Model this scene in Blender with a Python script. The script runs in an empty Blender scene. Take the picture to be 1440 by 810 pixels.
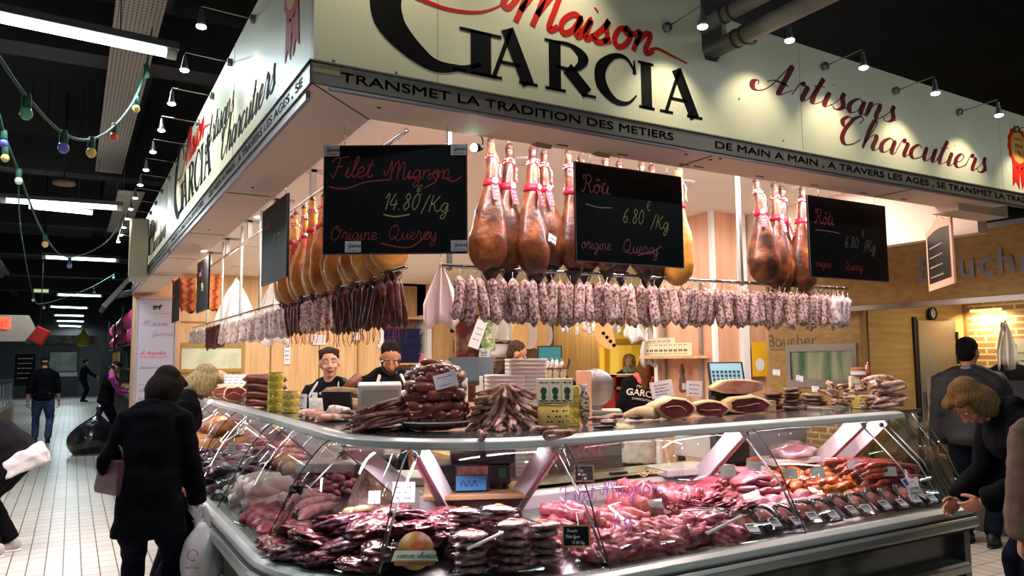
import bpy, bmesh, math, random
from math import sin, cos, pi, radians, sqrt, atan2
from mathutils import Vector, Matrix, Quaternion, noise
V = Vector
C = bpy.context.scene.collection
SC = bpy.context.scene
rnd = random.Random(7)

# ------------------------------------------------------------------ camera, world, exposure
FPX, HC = 1065.95, 1.62
def cam_axes(yaw=0.52486, pitch=0.092037, roll=-0.009866):
    f = V((sin(yaw)*cos(pitch), cos(yaw)*cos(pitch), sin(pitch)))
    r = V((cos(yaw), -sin(yaw), 0)); u = r.cross(f)
    c, s = cos(roll), sin(roll)
    return c*r+s*u, -s*r+c*u, f
AX = cam_axes()
cd = bpy.data.cameras.new('camera'); cam = bpy.data.objects.new('camera', cd); C.objects.link(cam)
cd.sensor_width = 36; cd.lens = FPX/1440*36; cd.clip_start = .05; cd.clip_end = 200
R3 = Matrix((AX[0], AX[1], -AX[2])).transposed()
cam.matrix_world = Matrix.Translation((0, 0, HC)) @ R3.to_4x4()
SC.camera = cam
SC.view_settings.view_transform = 'Standard'; SC.view_settings.look = 'None'
SC.view_settings.exposure = 0.0; SC.view_settings.gamma = 1; SC.view_settings.use_curve_mapping = False
w = bpy.data.worlds.new('hall_air'); SC.world = w; w.use_nodes = True
w.node_tree.nodes['Background'].inputs[0].default_value = (.55, .6, .7, 1)
w.node_tree.nodes['Background'].inputs[1].default_value = .035
SC.cycles.use_denoising = True
SC.cycles.max_bounces = 10; SC.cycles.transparent_max_bounces = 24
SC.cycles.sample_clamp_indirect = 4
SC.cycles.caustics_reflective = False; SC.cycles.caustics_refractive = False

def at(x, y, X=None, Y=None, Z=None, D=None):
    """World point on a plane of the place (X=, Y=, Z= or depth D) seen at a spot of the frame."""
    d = AX[0]*(x-720)+AX[1]*(405-y)+AX[2]*FPX
    t = X/d.x if X is not None else Y/d.y if Y is not None else (Z-HC)/d.z if Z is not None else D/FPX
    return V((0, 0, HC))+d*t

def area(name, loc, size, power, col, target=None, sy=None, spread=180):
    l = bpy.data.lights.new(name, 'AREA'); l.energy = power; l.color = col
    l.shape = 'RECTANGLE'; l.size = size; l.size_y = sy or size; l.spread = radians(spread)
    o = bpy.data.objects.new(name, l); C.objects.link(o); o.location = loc
    d = V(target)-V(loc) if target else V((0, 0, -1))
    o.rotation_euler = d.to_track_quat('-Z', 'Y').to_euler()
    return o
WARM = (1, .84, .68); PINK = (1, .80, .82); COOL = (.80, .95, 1)
KEY = 1.0
# tubes behind the awning edge and under the counter shelf (their fixtures are built further down)
area('awning_tube_light', (3.0, 3.04, 2.76), 3.4, 58*KEY, (1, .86, .85), sy=.05, target=(3.0, 3.45, 2.2))
area('awning_tube_light', (1.17, 7.2, 2.76), .05, 85*KEY, (1, .84, .78), sy=7.5, target=(1.6, 7.2, 2.2))
area('shelf_tube_light', (3.3, 3.24, 1.18), 2.6, 25*KEY, (1, .76, .83), sy=.04, target=(3.3, 3.04, .75))
area('shelf_tube_light', (1.33, 7.9, 1.18), .04, 80*KEY, (1, .77, .83), sy=7.6, target=(1.13, 7.9, .75))
area('shelf_tube_light', (1.52, 3.42, 1.18), 1.0, 22*KEY, (1, .80, .86), sy=.04, target=(1.35, 3.25, .75))

# ------------------------------------------------------------------ colour and materials
def lin(h):
    h = h.lstrip('#'); v = [int(h[i:i+2], 16)/255 for i in (0, 2, 4)]
    return tuple((c/12.92 if c <= .04045 else ((c+.055)/1.055)**2.4) for c in v)+(1,)
MATS = {}
def mk(name, col, rough=.5, metal=0, col2=None, scale=8, lo=.4, hi=.6, bump=0, bscale=40, emit=None, estr=0, coat=0,
       stretch=(1, 1, 1), tex='noise', detail=4, col3=None, sss=0, spec=.5, vary=0, bdist=.01):
    if name in MATS: return MATS[name]
    m = bpy.data.materials.new(name); m.use_nodes = True; MATS[name] = m
    nt = m.node_tree; N = nt.nodes; L = nt.links; b = N['Principled BSDF']
    b.inputs['Base Color'].default_value = lin(col); b.inputs['Roughness'].default_value = rough
    b.inputs['Metallic'].default_value = metal; b.inputs['Specular IOR Level'].default_value = spec
    if coat: b.inputs['Coat Weight'].default_value = coat; b.inputs['Coat Roughness'].default_value = .08
    if sss:
        b.inputs['Subsurface Weight'].default_value = sss; b.inputs['Subsurface Radius'].default_value = (.01, .004, .003)
        b.inputs['Subsurface Scale'].default_value = .5
    if emit: b.inputs['Emission Color'].default_value = lin(emit); b.inputs['Emission Strength'].default_value = estr
    if col2 or bump:
        tc = N.new('ShaderNodeTexCoord'); mp = N.new('ShaderNodeMapping'); L.new(tc.outputs['Object'], mp.inputs[0])
        mp.inputs['Scale'].default_value = stretch
        oi = N.new('ShaderNodeObjectInfo'); mu = N.new('ShaderNodeMath'); mu.operation = 'MULTIPLY'; mu.inputs[1].default_value = 37
        L.new(oi.outputs['Random'], mu.inputs[0]); L.new(mu.outputs[0], mp.inputs['Location'])
    if col2:
        if tex == 'voronoi':
            t = N.new('ShaderNodeTexVoronoi'); t.inputs['Scale'].default_value = scale; fac = t.outputs['Distance']
        elif tex == 'wave':
            t = N.new('ShaderNodeTexWave'); t.inputs['Scale'].default_value = scale; t.inputs['Distortion'].default_value = 3
            t.inputs['Detail'].default_value = detail; fac = t.outputs['Fac']
        else:
            t = N.new('ShaderNodeTexNoise'); t.inputs['Scale'].default_value = scale; t.inputs['Detail'].default_value = detail; fac = t.outputs['Fac']
        L.new(mp.outputs[0], t.inputs['Vector'])
        r = N.new('ShaderNodeValToRGB'); L.new(fac, r.inputs[0]); e = r.color_ramp.elements
        e[0].position = lo; e[0].color = lin(col); e[1].position = hi; e[1].color = lin(col2)
        if col3:
            x = e.new(min(1, hi+(hi-lo)*.6)); x.color = lin(col3)
        out = r.outputs[0]
        if vary:
            hs = N.new('ShaderNodeHueSaturation'); L.new(out, hs.inputs['Color'])
            mr = N.new('ShaderNodeMapRange'); L.new(oi.outputs['Random'], mr.inputs[0])
            mr.inputs[3].default_value = 1-vary; mr.inputs[4].default_value = 1+vary; L.new(mr.outputs[0], hs.inputs['Value']); out = hs.outputs[0]
        L.new(out, b.inputs['Base Color'])
    if bump:
        t2 = N.new('ShaderNodeTexNoise'); t2.inputs['Scale'].default_value = bscale; t2.inputs['Detail'].default_value = 3
        L.new(mp.outputs[0], t2.inputs['Vector']); bp = N.new('ShaderNodeBump'); bp.inputs['Strength'].default_value = bump
        bp.inputs['Distance'].default_value = bdist; L.new(t2.outputs['Fac'], bp.inputs['Height']); L.new(bp.outputs[0], b.inputs['Normal'])
    return m

def glass_mat(name, tint='#ffffff', refl=.08, rough=.02):
    if name in MATS: return MATS[name]
    m = bpy.data.materials.new(name); m.use_nodes = True; MATS[name] = m
    N = m.node_tree.nodes; L = m.node_tree.links; N.remove(N['Principled BSDF'])
    t = N.new('ShaderNodeBsdfTransparent'); t.inputs[0].default_value = lin(tint)
    g = N.new('ShaderNodeBsdfGlossy'); g.inputs['Roughness'].default_value = rough
    lw = N.new('ShaderNodeLayerWeight'); lw.inputs[0].default_value = .25
    mr = N.new('ShaderNodeMapRange'); mr.inputs[3].default_value = refl*.4; mr.inputs[4].default_value = min(1, refl*5)
    L.new(lw.outputs['Fresnel'], mr.inputs[0])
    x = N.new('ShaderNodeMixShader'); L.new(mr.outputs[0], x.inputs[0]); L.new(t.outputs[0], x.inputs[1]); L.new(g.outputs[0], x.inputs[2])
    L.new(x.outputs[0], N['Material Output'].inputs[0])
    return m

def grid_mat(name, tile, joint, sx, sy, jw, axes=(0, 1), off=0, rough=.35, tile2=None, jw2=None, bump=.3):
    """tiles or bricks: a brick texture in object space"""
    if name in MATS: return MATS[name]
    m = bpy.data.materials.new(name); m.use_nodes = True; MATS[name] = m
    N = m.node_tree.nodes; L = m.node_tree.links; b = N['Principled BSDF']; b.inputs['Roughness'].default_value = rough
    tc = N.new('ShaderNodeTexCoord'); sp = N.new('ShaderNodeSeparateXYZ'); L.new(tc.outputs['Object'], sp.inputs[0])
    cb = N.new('ShaderNodeCombineXYZ'); L.new(sp.outputs[axes[0]], cb.inputs[0]); L.new(sp.outputs[axes[1]], cb.inputs[1])
    br = N.new('ShaderNodeTexBrick'); L.new(cb.outputs[0], br.inputs['Vector']); br.offset = off; br.inputs['Scale'].default_value = 1
    br.inputs['Brick Width'].default_value = sx; br.inputs['Row Height'].default_value = sy; br.inputs['Mortar Size'].default_value = jw
    br.inputs['Mortar Smooth'].default_value = .2
    br.inputs['Color1'].default_value = lin(tile); br.inputs['Color2'].default_value = lin(tile2 or tile); br.inputs['Mortar'].default_value = lin(joint)
    no = N.new('ShaderNodeTexNoise'); no.inputs['Scale'].default_value = 2.2; L.new(tc.outputs['Object'], no.inputs['Vector'])
    mr = N.new('ShaderNodeMapRange'); L.new(no.outputs['Fac'], mr.inputs[0]); mr.inputs[3].default_value = .82; mr.inputs[4].default_value = 1.15
    hs = N.new('ShaderNodeHueSaturation'); L.new(br.outputs['Color'], hs.inputs['Color']); L.new(mr.outputs[0], hs.inputs['Value'])
    L.new(hs.outputs[0], b.inputs['Base Color'])
    bp = N.new('ShaderNodeBump'); bp.inputs['Strength'].default_value = bump; bp.inputs['Distance'].default_value = .004; bp.invert = True
    L.new(br.outputs['Fac'], bp.inputs['Height']); L.new(bp.outputs[0], b.inputs['Normal'])
    return m

# ------------------------------------------------------------------ mesh builder
def cr(pts, n=6, closed=False):
    """Catmull-Rom through points (any dimension)"""
    P = [V(p) for p in pts]; out = []; k = len(P)
    for i in range(k if closed else k-1):
        if closed: a, b, c, d = P[i-1], P[i], P[(i+1) % k], P[(i+2) % k]
        else: a, b, c, d = P[max(i-1, 0)], P[i], P[i+1], P[min(i+2, k-1)]
        for j in range(n):
            t = j/n
            out.append(.5*((2*b)+(c-a)*t+(2*a-5*b+4*c-d)*t*t+(3*b-a-3*c+d)*t**3))
    if not closed: out.append(P[-1])
    return out

class MB:
    def __init__(s): s.v = []; s.f = []; s.m = []; s.sm = []
    def add(s, v, f, m=0, sm=True):
        o = len(s.v); s.v += [tuple(x) for x in v]
        for q in f: s.f.append(tuple(i+o for i in q)); s.m.append(m); s.sm.append(sm)
        return s
    def box(s, c, d, rot=None, m=0):
        x, y, z = d[0]/2, d[1]/2, d[2]/2
        P = [V((a*x, b*y, e*z)) for a in (-1, 1) for b in (-1, 1) for e in (-1, 1)]
        if rot is not None: P = [rot @ p for p in P]
        P = [p+V(c) for p in P]
        return s.add(P, [(0, 1, 3, 2), (4, 6, 7, 5), (0, 4, 5, 1), (2, 3, 7, 6), (0, 2, 6, 4), (1, 5, 7, 3)], m, False)
    def bb(s, a, b, m=0): # box from min and max corners
        return s.box([(a[i]+b[i])/2 for i in range(3)], [abs(b[i]-a[i]) for i in range(3)], m=m)
    def rings(s, R, m=0, sm=True, caps=True, closed=False, flip=False):
        n = len(R[0]); v = [p for r in R for p in r]; f = []
        k = len(R)
        for i in range(k if closed else k-1):
            for j in range(n):
                a, b = i*n+j, i*n+(j+1) % n; c, d = ((i+1) % k)*n+(j+1) % n, ((i+1) % k)*n+j
                f.append((a, b, c, d))
        if caps and not closed: f.append(tuple(range(n-1, -1, -1))); f.append(tuple((k-1)*n+j for j in range(n)))
        if flip: f = [q[::-1] for q in f]
        return s.add(v, f, m, sm)
    def tube(s, pts, r, n=8, m=0, side=None, caps=True, closed=False, sm=True):
        P = [V(p) for p in pts]; k = len(P); R = []
        up = None
        for i in range(k):
            if closed: t = P[(i+1) % k]-P[i-1]
            else: t = P[min(i+1, k-1)]-P[max(i-1, 0)]
            if t.length < 1e-9: t = V((0, 0, 1))
            t.normalize()
            if up is None:
                up = V(side) if side is not None else (V((0, 0, 1)) if abs(t.z) < .9 else V((1, 0, 0)))
            up = up-t*up.dot(t)
            if up.length < 1e-6: up = t.orthogonal()
            up.normalize(); w2 = t.cross(up)
            rr = r[i] if isinstance(r, (list, tuple)) else r
            ra, rb = rr if isinstance(rr, (list, tuple)) else (rr, rr)
            R.append([P[i]+up*ra*cos(2*pi*j/n)+w2*rb*sin(2*pi*j/n) for j in range(n)])
        return s.rings(R, m, sm, caps, closed)
    def lathe(s, prof, n=16, c=(0, 0, 0), m=0, sm=True, caps=True):
        return s.rings([[(c[0]+r*cos(2*pi*j/n), c[1]+r*sin(2*pi*j/n), c[2]+z) for j in range(n)] for r, z in prof], m, sm, caps)
    def ell(s, c, r, n=12, k=8, rot=None, m=0):
        R = []
        for i in range(k+1):
            a = -pi/2+pi*i/k; q = max(cos(a), .02)
            ring = [V((r[0]*q*cos(2*pi*j/n), r[1]*q*sin(2*pi*j/n), r[2]*sin(a))) for j in range(n)]
            R.append([(rot @ p if rot is not None else p)+V(c) for p in ring])
        return s.rings(R, m)
    def prism(s, poly, o, u, v, w, m=0, sm=False):
        """2-D polygon in the frame (o,u,v) pushed along w"""
        o, u, v, w = V(o), V(u), V(v), V(w); n = len(poly)
        a = [o+u*p[0]+v*p[1] for p in poly]; b = [p+w for p in a]
        f = [tuple(range(n-1, -1, -1)), tuple(range(n, 2*n))]+[(j, (j+1) % n, n+(j+1) % n, n+j) for j in range(n)]
        return s.add(a+b, f, m, sm)
    def ribbon(s, pts, wd, o, u, v, w, m=0):
        """a pen stroke lying on the frame (o,u,v), thickness w"""
        P = [V((p[0], p[1])) for p in pts]; o, u, v, w = V(o), V(u), V(v), V(w); k = len(P); L = []; Rr = []
        for i in range(k):
            t = P[min(i+1, k-1)]-P[max(i-1, 0)]
            if t.length < 1e-9: t = V((1, 0))
            t.normalize(); nn = V((-t.y, t.x)); h = (wd(t, i/(k-1)) if callable(wd) else wd[i] if isinstance(wd, list) else wd)/2
            L.append(P[i]+nn*h); Rr.append(P[i]-nn*h)
        g = lambda p, e: o+u*p.x+v*p.y+w*e
        vs = []; f = []
        for i in range(k): vs += [g(L[i], 0), g(Rr[i], 0), g(L[i], 1), g(Rr[i], 1)]
        for i in range(k-1):
            a = i*4; b = a+4
            f += [(a+2, a+3, b+3, b+2), (a, a+2, b+2, b), (a+1, b+1, b+3, a+3), (a, b, b+1, a+1)]
        f += [(0, 1, 3, 2), (4*k-4, 4*k-2, 4*k-1, 4*k-3)]
        return s.add(vs, f, m, False)
    def sweep(s, prof, path, m=0, sm=False, closed_prof=True):
        """profile of (s,z) points along a path of (origin, inward direction)"""
        R = [[V((o[0]+d[0]*a, o[1]+d[1]*a, z)) for a, z in prof] for o, d in path]
        if closed_prof: return s.rings(R, m, sm)
        n = len(prof); v = [p for r in R for p in r]
        return s.add(v, [(i*n+j, i*n+j+1, (i+1)*n+j+1, (i+1)*n+j) for i in range(len(R)-1) for j in range(n-1)], m, sm)
    def xf(s, M, i0=0):
        for i in range(i0, len(s.v)): s.v[i] = tuple(M @ V(s.v[i]))
        return s
    def build(s, name, mat, parent=None, bevel=0, sub=0, kind=None, solid=0, bseg=2):
        me = bpy.data.meshes.new(name); me.from_pydata(s.v, [], s.f)
        for x in (mat if isinstance(mat, (list, tuple)) else [mat]): me.materials.append(x)
        me.polygons.foreach_set('material_index', s.m); me.polygons.foreach_set('use_smooth', s.sm)
        bm = bmesh.new(); bm.from_mesh(me); bmesh.ops.recalc_face_normals(bm, faces=bm.faces); bm.to_mesh(me); bm.free()
        me.update(); o = bpy.data.objects.new(name, me); C.objects.link(o)
        if parent: o.parent = parent
        if solid: md = o.modifiers.new('solid', 'SOLIDIFY'); md.thickness = solid; md.offset = 0
        if bevel: md = o.modifiers.new('bevel', 'BEVEL'); md.width = bevel; md.segments = bseg; md.limit_method = 'ANGLE'; md.angle_limit = radians(40)
        if sub: md = o.modifiers.new('sub', 'SUBSURF'); md.levels = sub; md.render_levels = sub
        if kind: o['kind'] = kind
        return o

def tag(o, label, cat, group=None, kind=None):
    o['label'] = label; o['category'] = cat
    if group: o['group'] = group
    if kind: o['kind'] = kind
    return o
def thing(name, label, cat, loc=(0, 0, 0), rz=0, group=None):
    o = bpy.data.objects.new(name, None); C.objects.link(o); o.location = loc; o.rotation_euler = (0, 0, rz); o.empty_display_size = .1
    return tag(o, label, cat, group)
def dup(root, loc=None, rot=None, label=None, group=None, scale=None):
    def cp(o, par):
        c = o.copy(); C.objects.link(c)
        if par: c.parent = par
        for ch in kids.get(o.name, []): cp(ch, c)
        return c
    kids = {}
    def walk(o):
        kids[o.name] = list(o.children)
        for ch in o.children: walk(ch)
    walk(root)
    c = cp(root, None)
    if loc is not None: c.location = loc
    if rot is not None: c.rotation_euler = rot
    if scale is not None: c.scale = scale if isinstance(scale, (tuple, list)) else (scale,)*3
    if label: c['label'] = label
    if group: c['group'] = group
    return c
def settle(root, base=True):
    """move a thing's origin to the middle of its base; its meshes were laid out in world coordinates"""
    ms = [root] if root.type == 'MESH' else []
    def walk(o):
        for ch in o.children: ms.append(ch); walk(ch)
    walk(root)
    ms = [o for o in ms if o.type == 'MESH']; P = [v.co for o in ms for v in o.data.vertices]
    lo = V([min(p[i] for p in P) for i in range(3)]); hi = V([max(p[i] for p in P) for i in range(3)])
    c = V(((lo.x+hi.x)/2, (lo.y+hi.y)/2, lo.z))
    for o in ms: o.data.transform(Matrix.Translation(-c))
    root.location = c
    return root
ORD = 'first second third fourth fifth sixth seventh eighth ninth tenth eleventh twelfth thirteenth fourteenth fifteenth sixteenth seventeenth eighteenth nineteenth'.split()
TENS = ['', '', 'twenty', 'thirty', 'forty', 'fifty', 'sixty', 'seventy', 'eighty', 'ninety']
def nth(i):
    if i <= 19: return ORD[i-1]
    if i >= 100: return 'hundredth' if i == 100 else 'hundred-and-'+nth(i-100)
    t, u = divmod(i, 10)
    return (TENS[t][:-1]+'ieth') if u == 0 else TENS[t]+'-'+ORD[u-1]

def blob_mesh(size, seed, amp=.25, freq=2.0, sub=3, ridge=0):
    """an irregular lump: icosphere pushed about by noise; returns (verts, faces)"""
    bm = bmesh.new(); bmesh.ops.create_icosphere(bm, subdivisions=sub, radius=1)
    for v in bm.verts:
        p = v.co.copy(); q = p*freq+V((seed*3.1, seed*1.7, seed))
        d = 1+amp*noise.noise(q)+amp*.45*noise.noise(q*2.3)
        if ridge: d += ridge*abs(noise.noise(q*1.6))
        v.co = V((p.x*d*size[0], p.y*d*size[1], p.z*d*size[2]))
    bm.verts.index_update()
    r = [tuple(v.co) for v in bm.verts], [tuple(v.index for v in f.verts) for f in bm.faces]; bm.free()
    return r

# ------------------------------------------------------------------ writing
# single-stroke handwriting: x-height 5, ascender 10, descender -4
GL = {
 'a': (6, [[(4.8, 4.2), (3, 5), (1, 3.4), (.7, 1.4), (1.9, .1), (3.8, 1.4), (4.9, 4.6), (4.7, 1.2), (5.4, .1), (6.4, 1)]]),
 'c': (5, [[(4.3, 4.1), (3, 5), (1.1, 3.4), (.8, 1.3), (2.2, .1), (4, .6), (5.2, 1.5)]]),
 'd': (6, [[(4.8, 4.2), (3, 5), (1, 3.4), (.7, 1.4), (1.9, .1), (3.8, 1.4), (5.6, 9.6), (4.7, 1.2), (5.4, .1), (6.4, 1)]]),
 'e': (5, [[(.3, 1.6), (3, 2.6), (3.8, 4.2), (2.5, 5), (1, 3.4), (.9, 1.2), (2.3, .1), (4, .7), (5.1, 1.5)]]),
 'g': (6, [[(4.8, 4.2), (3, 5), (1, 3.4), (.7, 1.4), (1.9, .2), (3.8, 1.6), (5, 4.6), (4.4, -2), (2.6, -4), (1.2, -2.8), (3, -.9), (6, 1)]]),
 'h': (6, [[(.2, 1), (2.6, 6.5), (3, 9.4), (2.1, 9.6), (1.2, 6), (.5, 0)], [(.7, 1.6), (2.4, 4.4), (3.8, 5), (4.2, 3.6), (3.8, 1.2), (4.6, .1), (6.2, 1.2)]]),
 'i': (3, [[(.2, 1.2), (1.5, 4.8), (1.1, 1.2), (1.8, .1), (3.2, 1.2)], [(1.9, 7.2), (2.1, 7.5)]]),
 'j': (3, [[(.2, 1.2), (1.8, 4.8), (1.2, -2), (0, -4), (-1, -2.8), (3, 1)], [(2.2, 7.2), (2.4, 7.5)]]),
 'l': (3, [[(.2, 1.2), (2.8, 7), (3, 9.6), (2, 9.2), (1.1, 5), (1, 1.2), (1.8, .1), (3.4, 1.2)]]),
 'm': (9, [[(.4, 4.6), (1, 4.8), (.8, 0)], [(.8, 1.6), (2.2, 4.4), (3.5, 5), (3.8, 3.6), (3.6, 0)], [(3.7, 1.8), (5.2, 4.4), (6.6, 5), (7, 3.6), (6.7, 1.2), (7.5, .1), (9.2, 1.2)]]),
 'n': (6, [[(.4, 4.4), (1.1, 4.9), (1, 3), (.7, 0)], [(.8, 1.6), (2.4, 4.4), (3.9, 5), (4.3, 3.6), (3.9, 1.2), (4.7, .1), (6.2, 1.2)]]),
 'o': (6, [[(3.4, 4.9), (1.4, 4.2), (.8, 1.8), (2.2, .1), (4.2, 1), (4.8, 3.4), (3.4, 4.9), (3.2, 4), (4.6, 3.7), (6.2, 4.2)]]),
 'q': (6, [[(4.8, 4.2), (3, 5), (1, 3.4), (.7, 1.4), (1.9, .2), (3.8, 1.6), (5, 4.6), (4.2, -4), (5.2, -2), (6, .6)]]),
 'r': (5, [[(.2, 1.2), (1.5, 5.2), (2.2, 5.6), (2.4, 4.8), (3.8, 4.4), (3.4, 1.2), (4, .1), (5.2, 1.2)]]),
 's': (5, [[(.2, .8), (2.2, 3.6), (3, 5.6), (2.8, 4), (3.8, 1.6), (2.8, .2), (1.2, .1), (.8, .9)], [(3.2, .3), (5, 1.2)]]),
 't': (4, [[(.2, 1.2), (1.8, 5.4), (2.6, 8.4), (1.5, 3.6), (1.4, 1), (2.2, .1), (4.1, 1.2)], [(.4, 5.4), (3.6, 6)]]),
 'u': (6, [[(.2, 1.4), (1.2, 4.8), (1, 1.4), (2, .1), (3.8, 1.6), (4.8, 4.8), (4.5, 1.2), (5.2, .1), (6.4, 1.2)]]),
 'v': (5, [[(.3, 4.4), (1.2, 4.8), (1.6, .3), (3.2, 1.6), (4.2, 4.6), (5, 4)]]),
 'y': (6, [[(.2, 1.4), (1.2, 4.8), (1, 1.6), (2, .2), (3.8, 1.6), (4.8, 4.8), (4.2, -2), (2.4, -4), (1, -2.8), (3, -.9), (6, 1)]]),
 'x': (5, [[(.6, 4.6), (3.8, .2)], [(4, 4.8), (.5, 0)]]), 'z': (5, [[(.6, 4.6), (4, 4.8), (.6, .3), (4.6, .2)]]),
 'p': (6, [[(.3, 1.2), (1.6, 4.8), (.6, -4)], [(1.4, 3.4), (3, 5), (4.6, 3.6), (3.8, .8), (1.6, .4), (6, .9)]]),
 'b': (5, [[(.2, 1.2), (2.8, 7), (3, 9.6), (2, 9.2), (1, 4), (1, 1), (2.4, 0), (4, 1.6), (3.6, 3.8), (5.2, 4)]]),
 'ô': (6, [[(3.4, 4.9), (1.4, 4.2), (.8, 1.8), (2.2, .1), (4.2, 1), (4.8, 3.4), (3.4, 4.9), (3.2, 4), (4.6, 3.7), (6.2, 4.2)], [(1.8, 6.6), (3.4, 8), (4.6, 6.6)]]),
 'A': (10, [[(.5, 1.8), (.2, 3), (-1, 2.4), (-.6, .6), (1.4, .2), (4, 2.6), (7.6, 10), (7, 4), (6.6, .3), (8.6, 1.4), (10, 2.6)], [(2.6, 3.4), (4.6, 4.2), (8.4, 3.4)]]),
 'C': (9, [[(3.8, 8.4), (2, 8.8), (.6, 7.4), (1.4, 5.8), (2.6, 6)], [(6.2, 7.4), (7.2, 9), (6, 9.8), (4, 8.4), (2.2, 4.8), (2, 1.8), (3.6, .1), (6, .8), (8, 2.6)]]),
 'F': (8, [[(1.2, .8), (.4, 2), (1.8, .1), (3, 2.6), (4.4, 9)], [(.2, 7.2), (1.4, 8.8), (4, 9.2), (8.4, 9.8)], [(2.8, 4.8), (6, 5.4)]]),
 'G': (9, [[(7, 8), (5.6, 9.8), (2.4, 7.4), (1, 3), (2.8, .2), (5.8, 1.8), (6.6, 5), (6.2, -1.6), (3.6, -3), (2.6, -1.4), (5, .4), (9, 1.4)], [(4, 4.6), (7.6, 5)]]),
 'K': (8, [[(2.4, 9.6), (1, 0)], [(6.8, 9), (3, 4.6), (2, 4.4), (3.6, 4.6), (5, 1.2), (6.8, .2), (8, 1.4)]]),
 'M': (13, [[(-.8, 4.8), (-1, 3.2), (.4, 2.6), (1.6, 5), (3.2, 9.8), (3.4, 5), (3, 0)], [(3.2, 2.6), (5.4, 8), (7.4, 9.6), (7.4, 5), (7, 0)], [(7.2, 2.6), (9.2, 7.6), (11, 9), (11, 5), (10.8, 1), (11.6, .1), (13, 1.2)]]),
 'O': (9, [[(5, 9.6), (2, 7.8), (.8, 3.4), (2.8, .2), (6, 1.6), (7.4, 6), (5.6, 9.4), (4, 8), (6, 6.6), (9, 7.4)]]),
 'Q': (10, [[(5, 9.6), (2, 7.8), (.8, 3.4), (2.8, .2), (6, 1.6), (7.4, 6), (5.6, 9.4), (4, 8)], [(3.4, 2), (5, 1.6), (7, -.6), (10, .6)]]),
 'R': (9, [[(1.6, 7), (.6, 8.4), (2.2, 9.4), (3.2, 6), (2.6, 2), (1.4, .2), (.4, 1.2)], [(2.4, 8.4), (5, 9.6), (7, 7.6), (5.6, 5), (3.4, 4.8), (5.4, 4.4), (6.6, 1), (8, .2), (9, 1.4)]]),
 'D': (9, [[(3, 9.4), (2, 1), (1, .6), (3, .2), (6.4, 2), (7.4, 6), (5.4, 9.2), (2, 9), (1, 7.6)]]),
 '1': (4, [[(.6, 7), (3, 9.6), (2.2, 0)]]), '2': (6, [[(1, 7.6), (2.6, 9.6), (4.8, 7.8), (3, 3.6), (.6, .2), (5.4, .5)]]),
 '3': (6, [[(1, 8.6), (3.4, 9.6), (4.8, 7.6), (2.6, 5.2), (5, 3), (3.4, .2), (.8, .8)]]),
 '4': (6, [[(3, 9.6), (.6, 3.4), (5.4, 3.6)], [(4.4, 6), (3.6, 0)]]),
 '5': (6, [[(5, 9.4), (2, 9.2), (1.4, 5.6), (4, 5.8), (4.8, 2.6), (2.8, .1), (.8, .8)]]),
 '6': (6, [[(4.6, 9.4), (1.8, 6), (1, 2), (2.8, .1), (4.6, 2), (3.4, 4.4), (1.3, 3)]]),
 '8': (6, [[(4.6, 8), (3, 9.6), (1.4, 7.8), (3.4, 5.2), (4.6, 2.4), (2.8, .1), (1.1, 2.2), (3, 5), (4.8, 7.6)]]),
 '9': (6, [[(4.8, 8), (3, 9.6), (1.2, 7.4), (2.6, 5.4), (4.6, 7), (4.2, 3), (2.4, 0)]]),
 '0': (6, [[(3.2, 9.6), (1.2, 7), (1, 2.4), (2.6, .1), (4.6, 2.4), (4.9, 7), (3.2, 9.6)]]),
 '7': (6, [[(.8, 9.2), (5, 9.4), (2.4, 0)], [(1.6, 5), (4.4, 5.2)]]),
 '.': (3, [[(1, .1), (1.3, .5)]]), '/': (4, [[(0, -1), (4, 10)]]), ':': (3, [[(1, .5), (1.3, .9)], [(1.2, 4), (1.5, 4.4)]]),
 '-': (5, [[(.5, 3.4), (4.5, 3.8)]]), ',': (3, [[(1.4, .6), (.6, -1.4)]]),
 '€': (7, [[(6, 8.2), (4, 9.6), (2, 7.4), (1.6, 3), (3.4, .3), (6, 1.6)], [(.2, 6), (5, 6.4)], [(0, 4), (4.6, 4.4)]]),
}
def script(mb, text, o, u, v, size, pen=.8, nib=None, slant=.15, lift=.001, m=0, wdir=None):
    """handwriting or calligraphy; size = height of a capital; u, v unit vectors of the board"""
    k = size/10; u, v = V(u).normalized(), V(v).normalized(); wv = (V(wdir) if wdir else u.cross(v)).normalized()*lift; x = 0
    for ch in text:
        if ch == ' ': x += 4; continue
        adv, st = GL.get(ch, GL['x'])
        for p in st:
            q = cr([((x+a+b*slant)*k, b*k) for a, b in p], 5)
            if nib is None: wd = pen*k
            else:
                th, thin = nib
                wd = lambda t, f, th=th, thin=thin: k*(thin+(pen-thin)*max(0, -(t.x*sin(th)*0+t.y*1.0))**1.0 * min(1, 4*min(f, 1-f)+.25))
            mb.ribbon([tuple(a) for a in q], wd, V(o)+wv*.05, u, v, wv, m)
        x += adv
    return x*k
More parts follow.
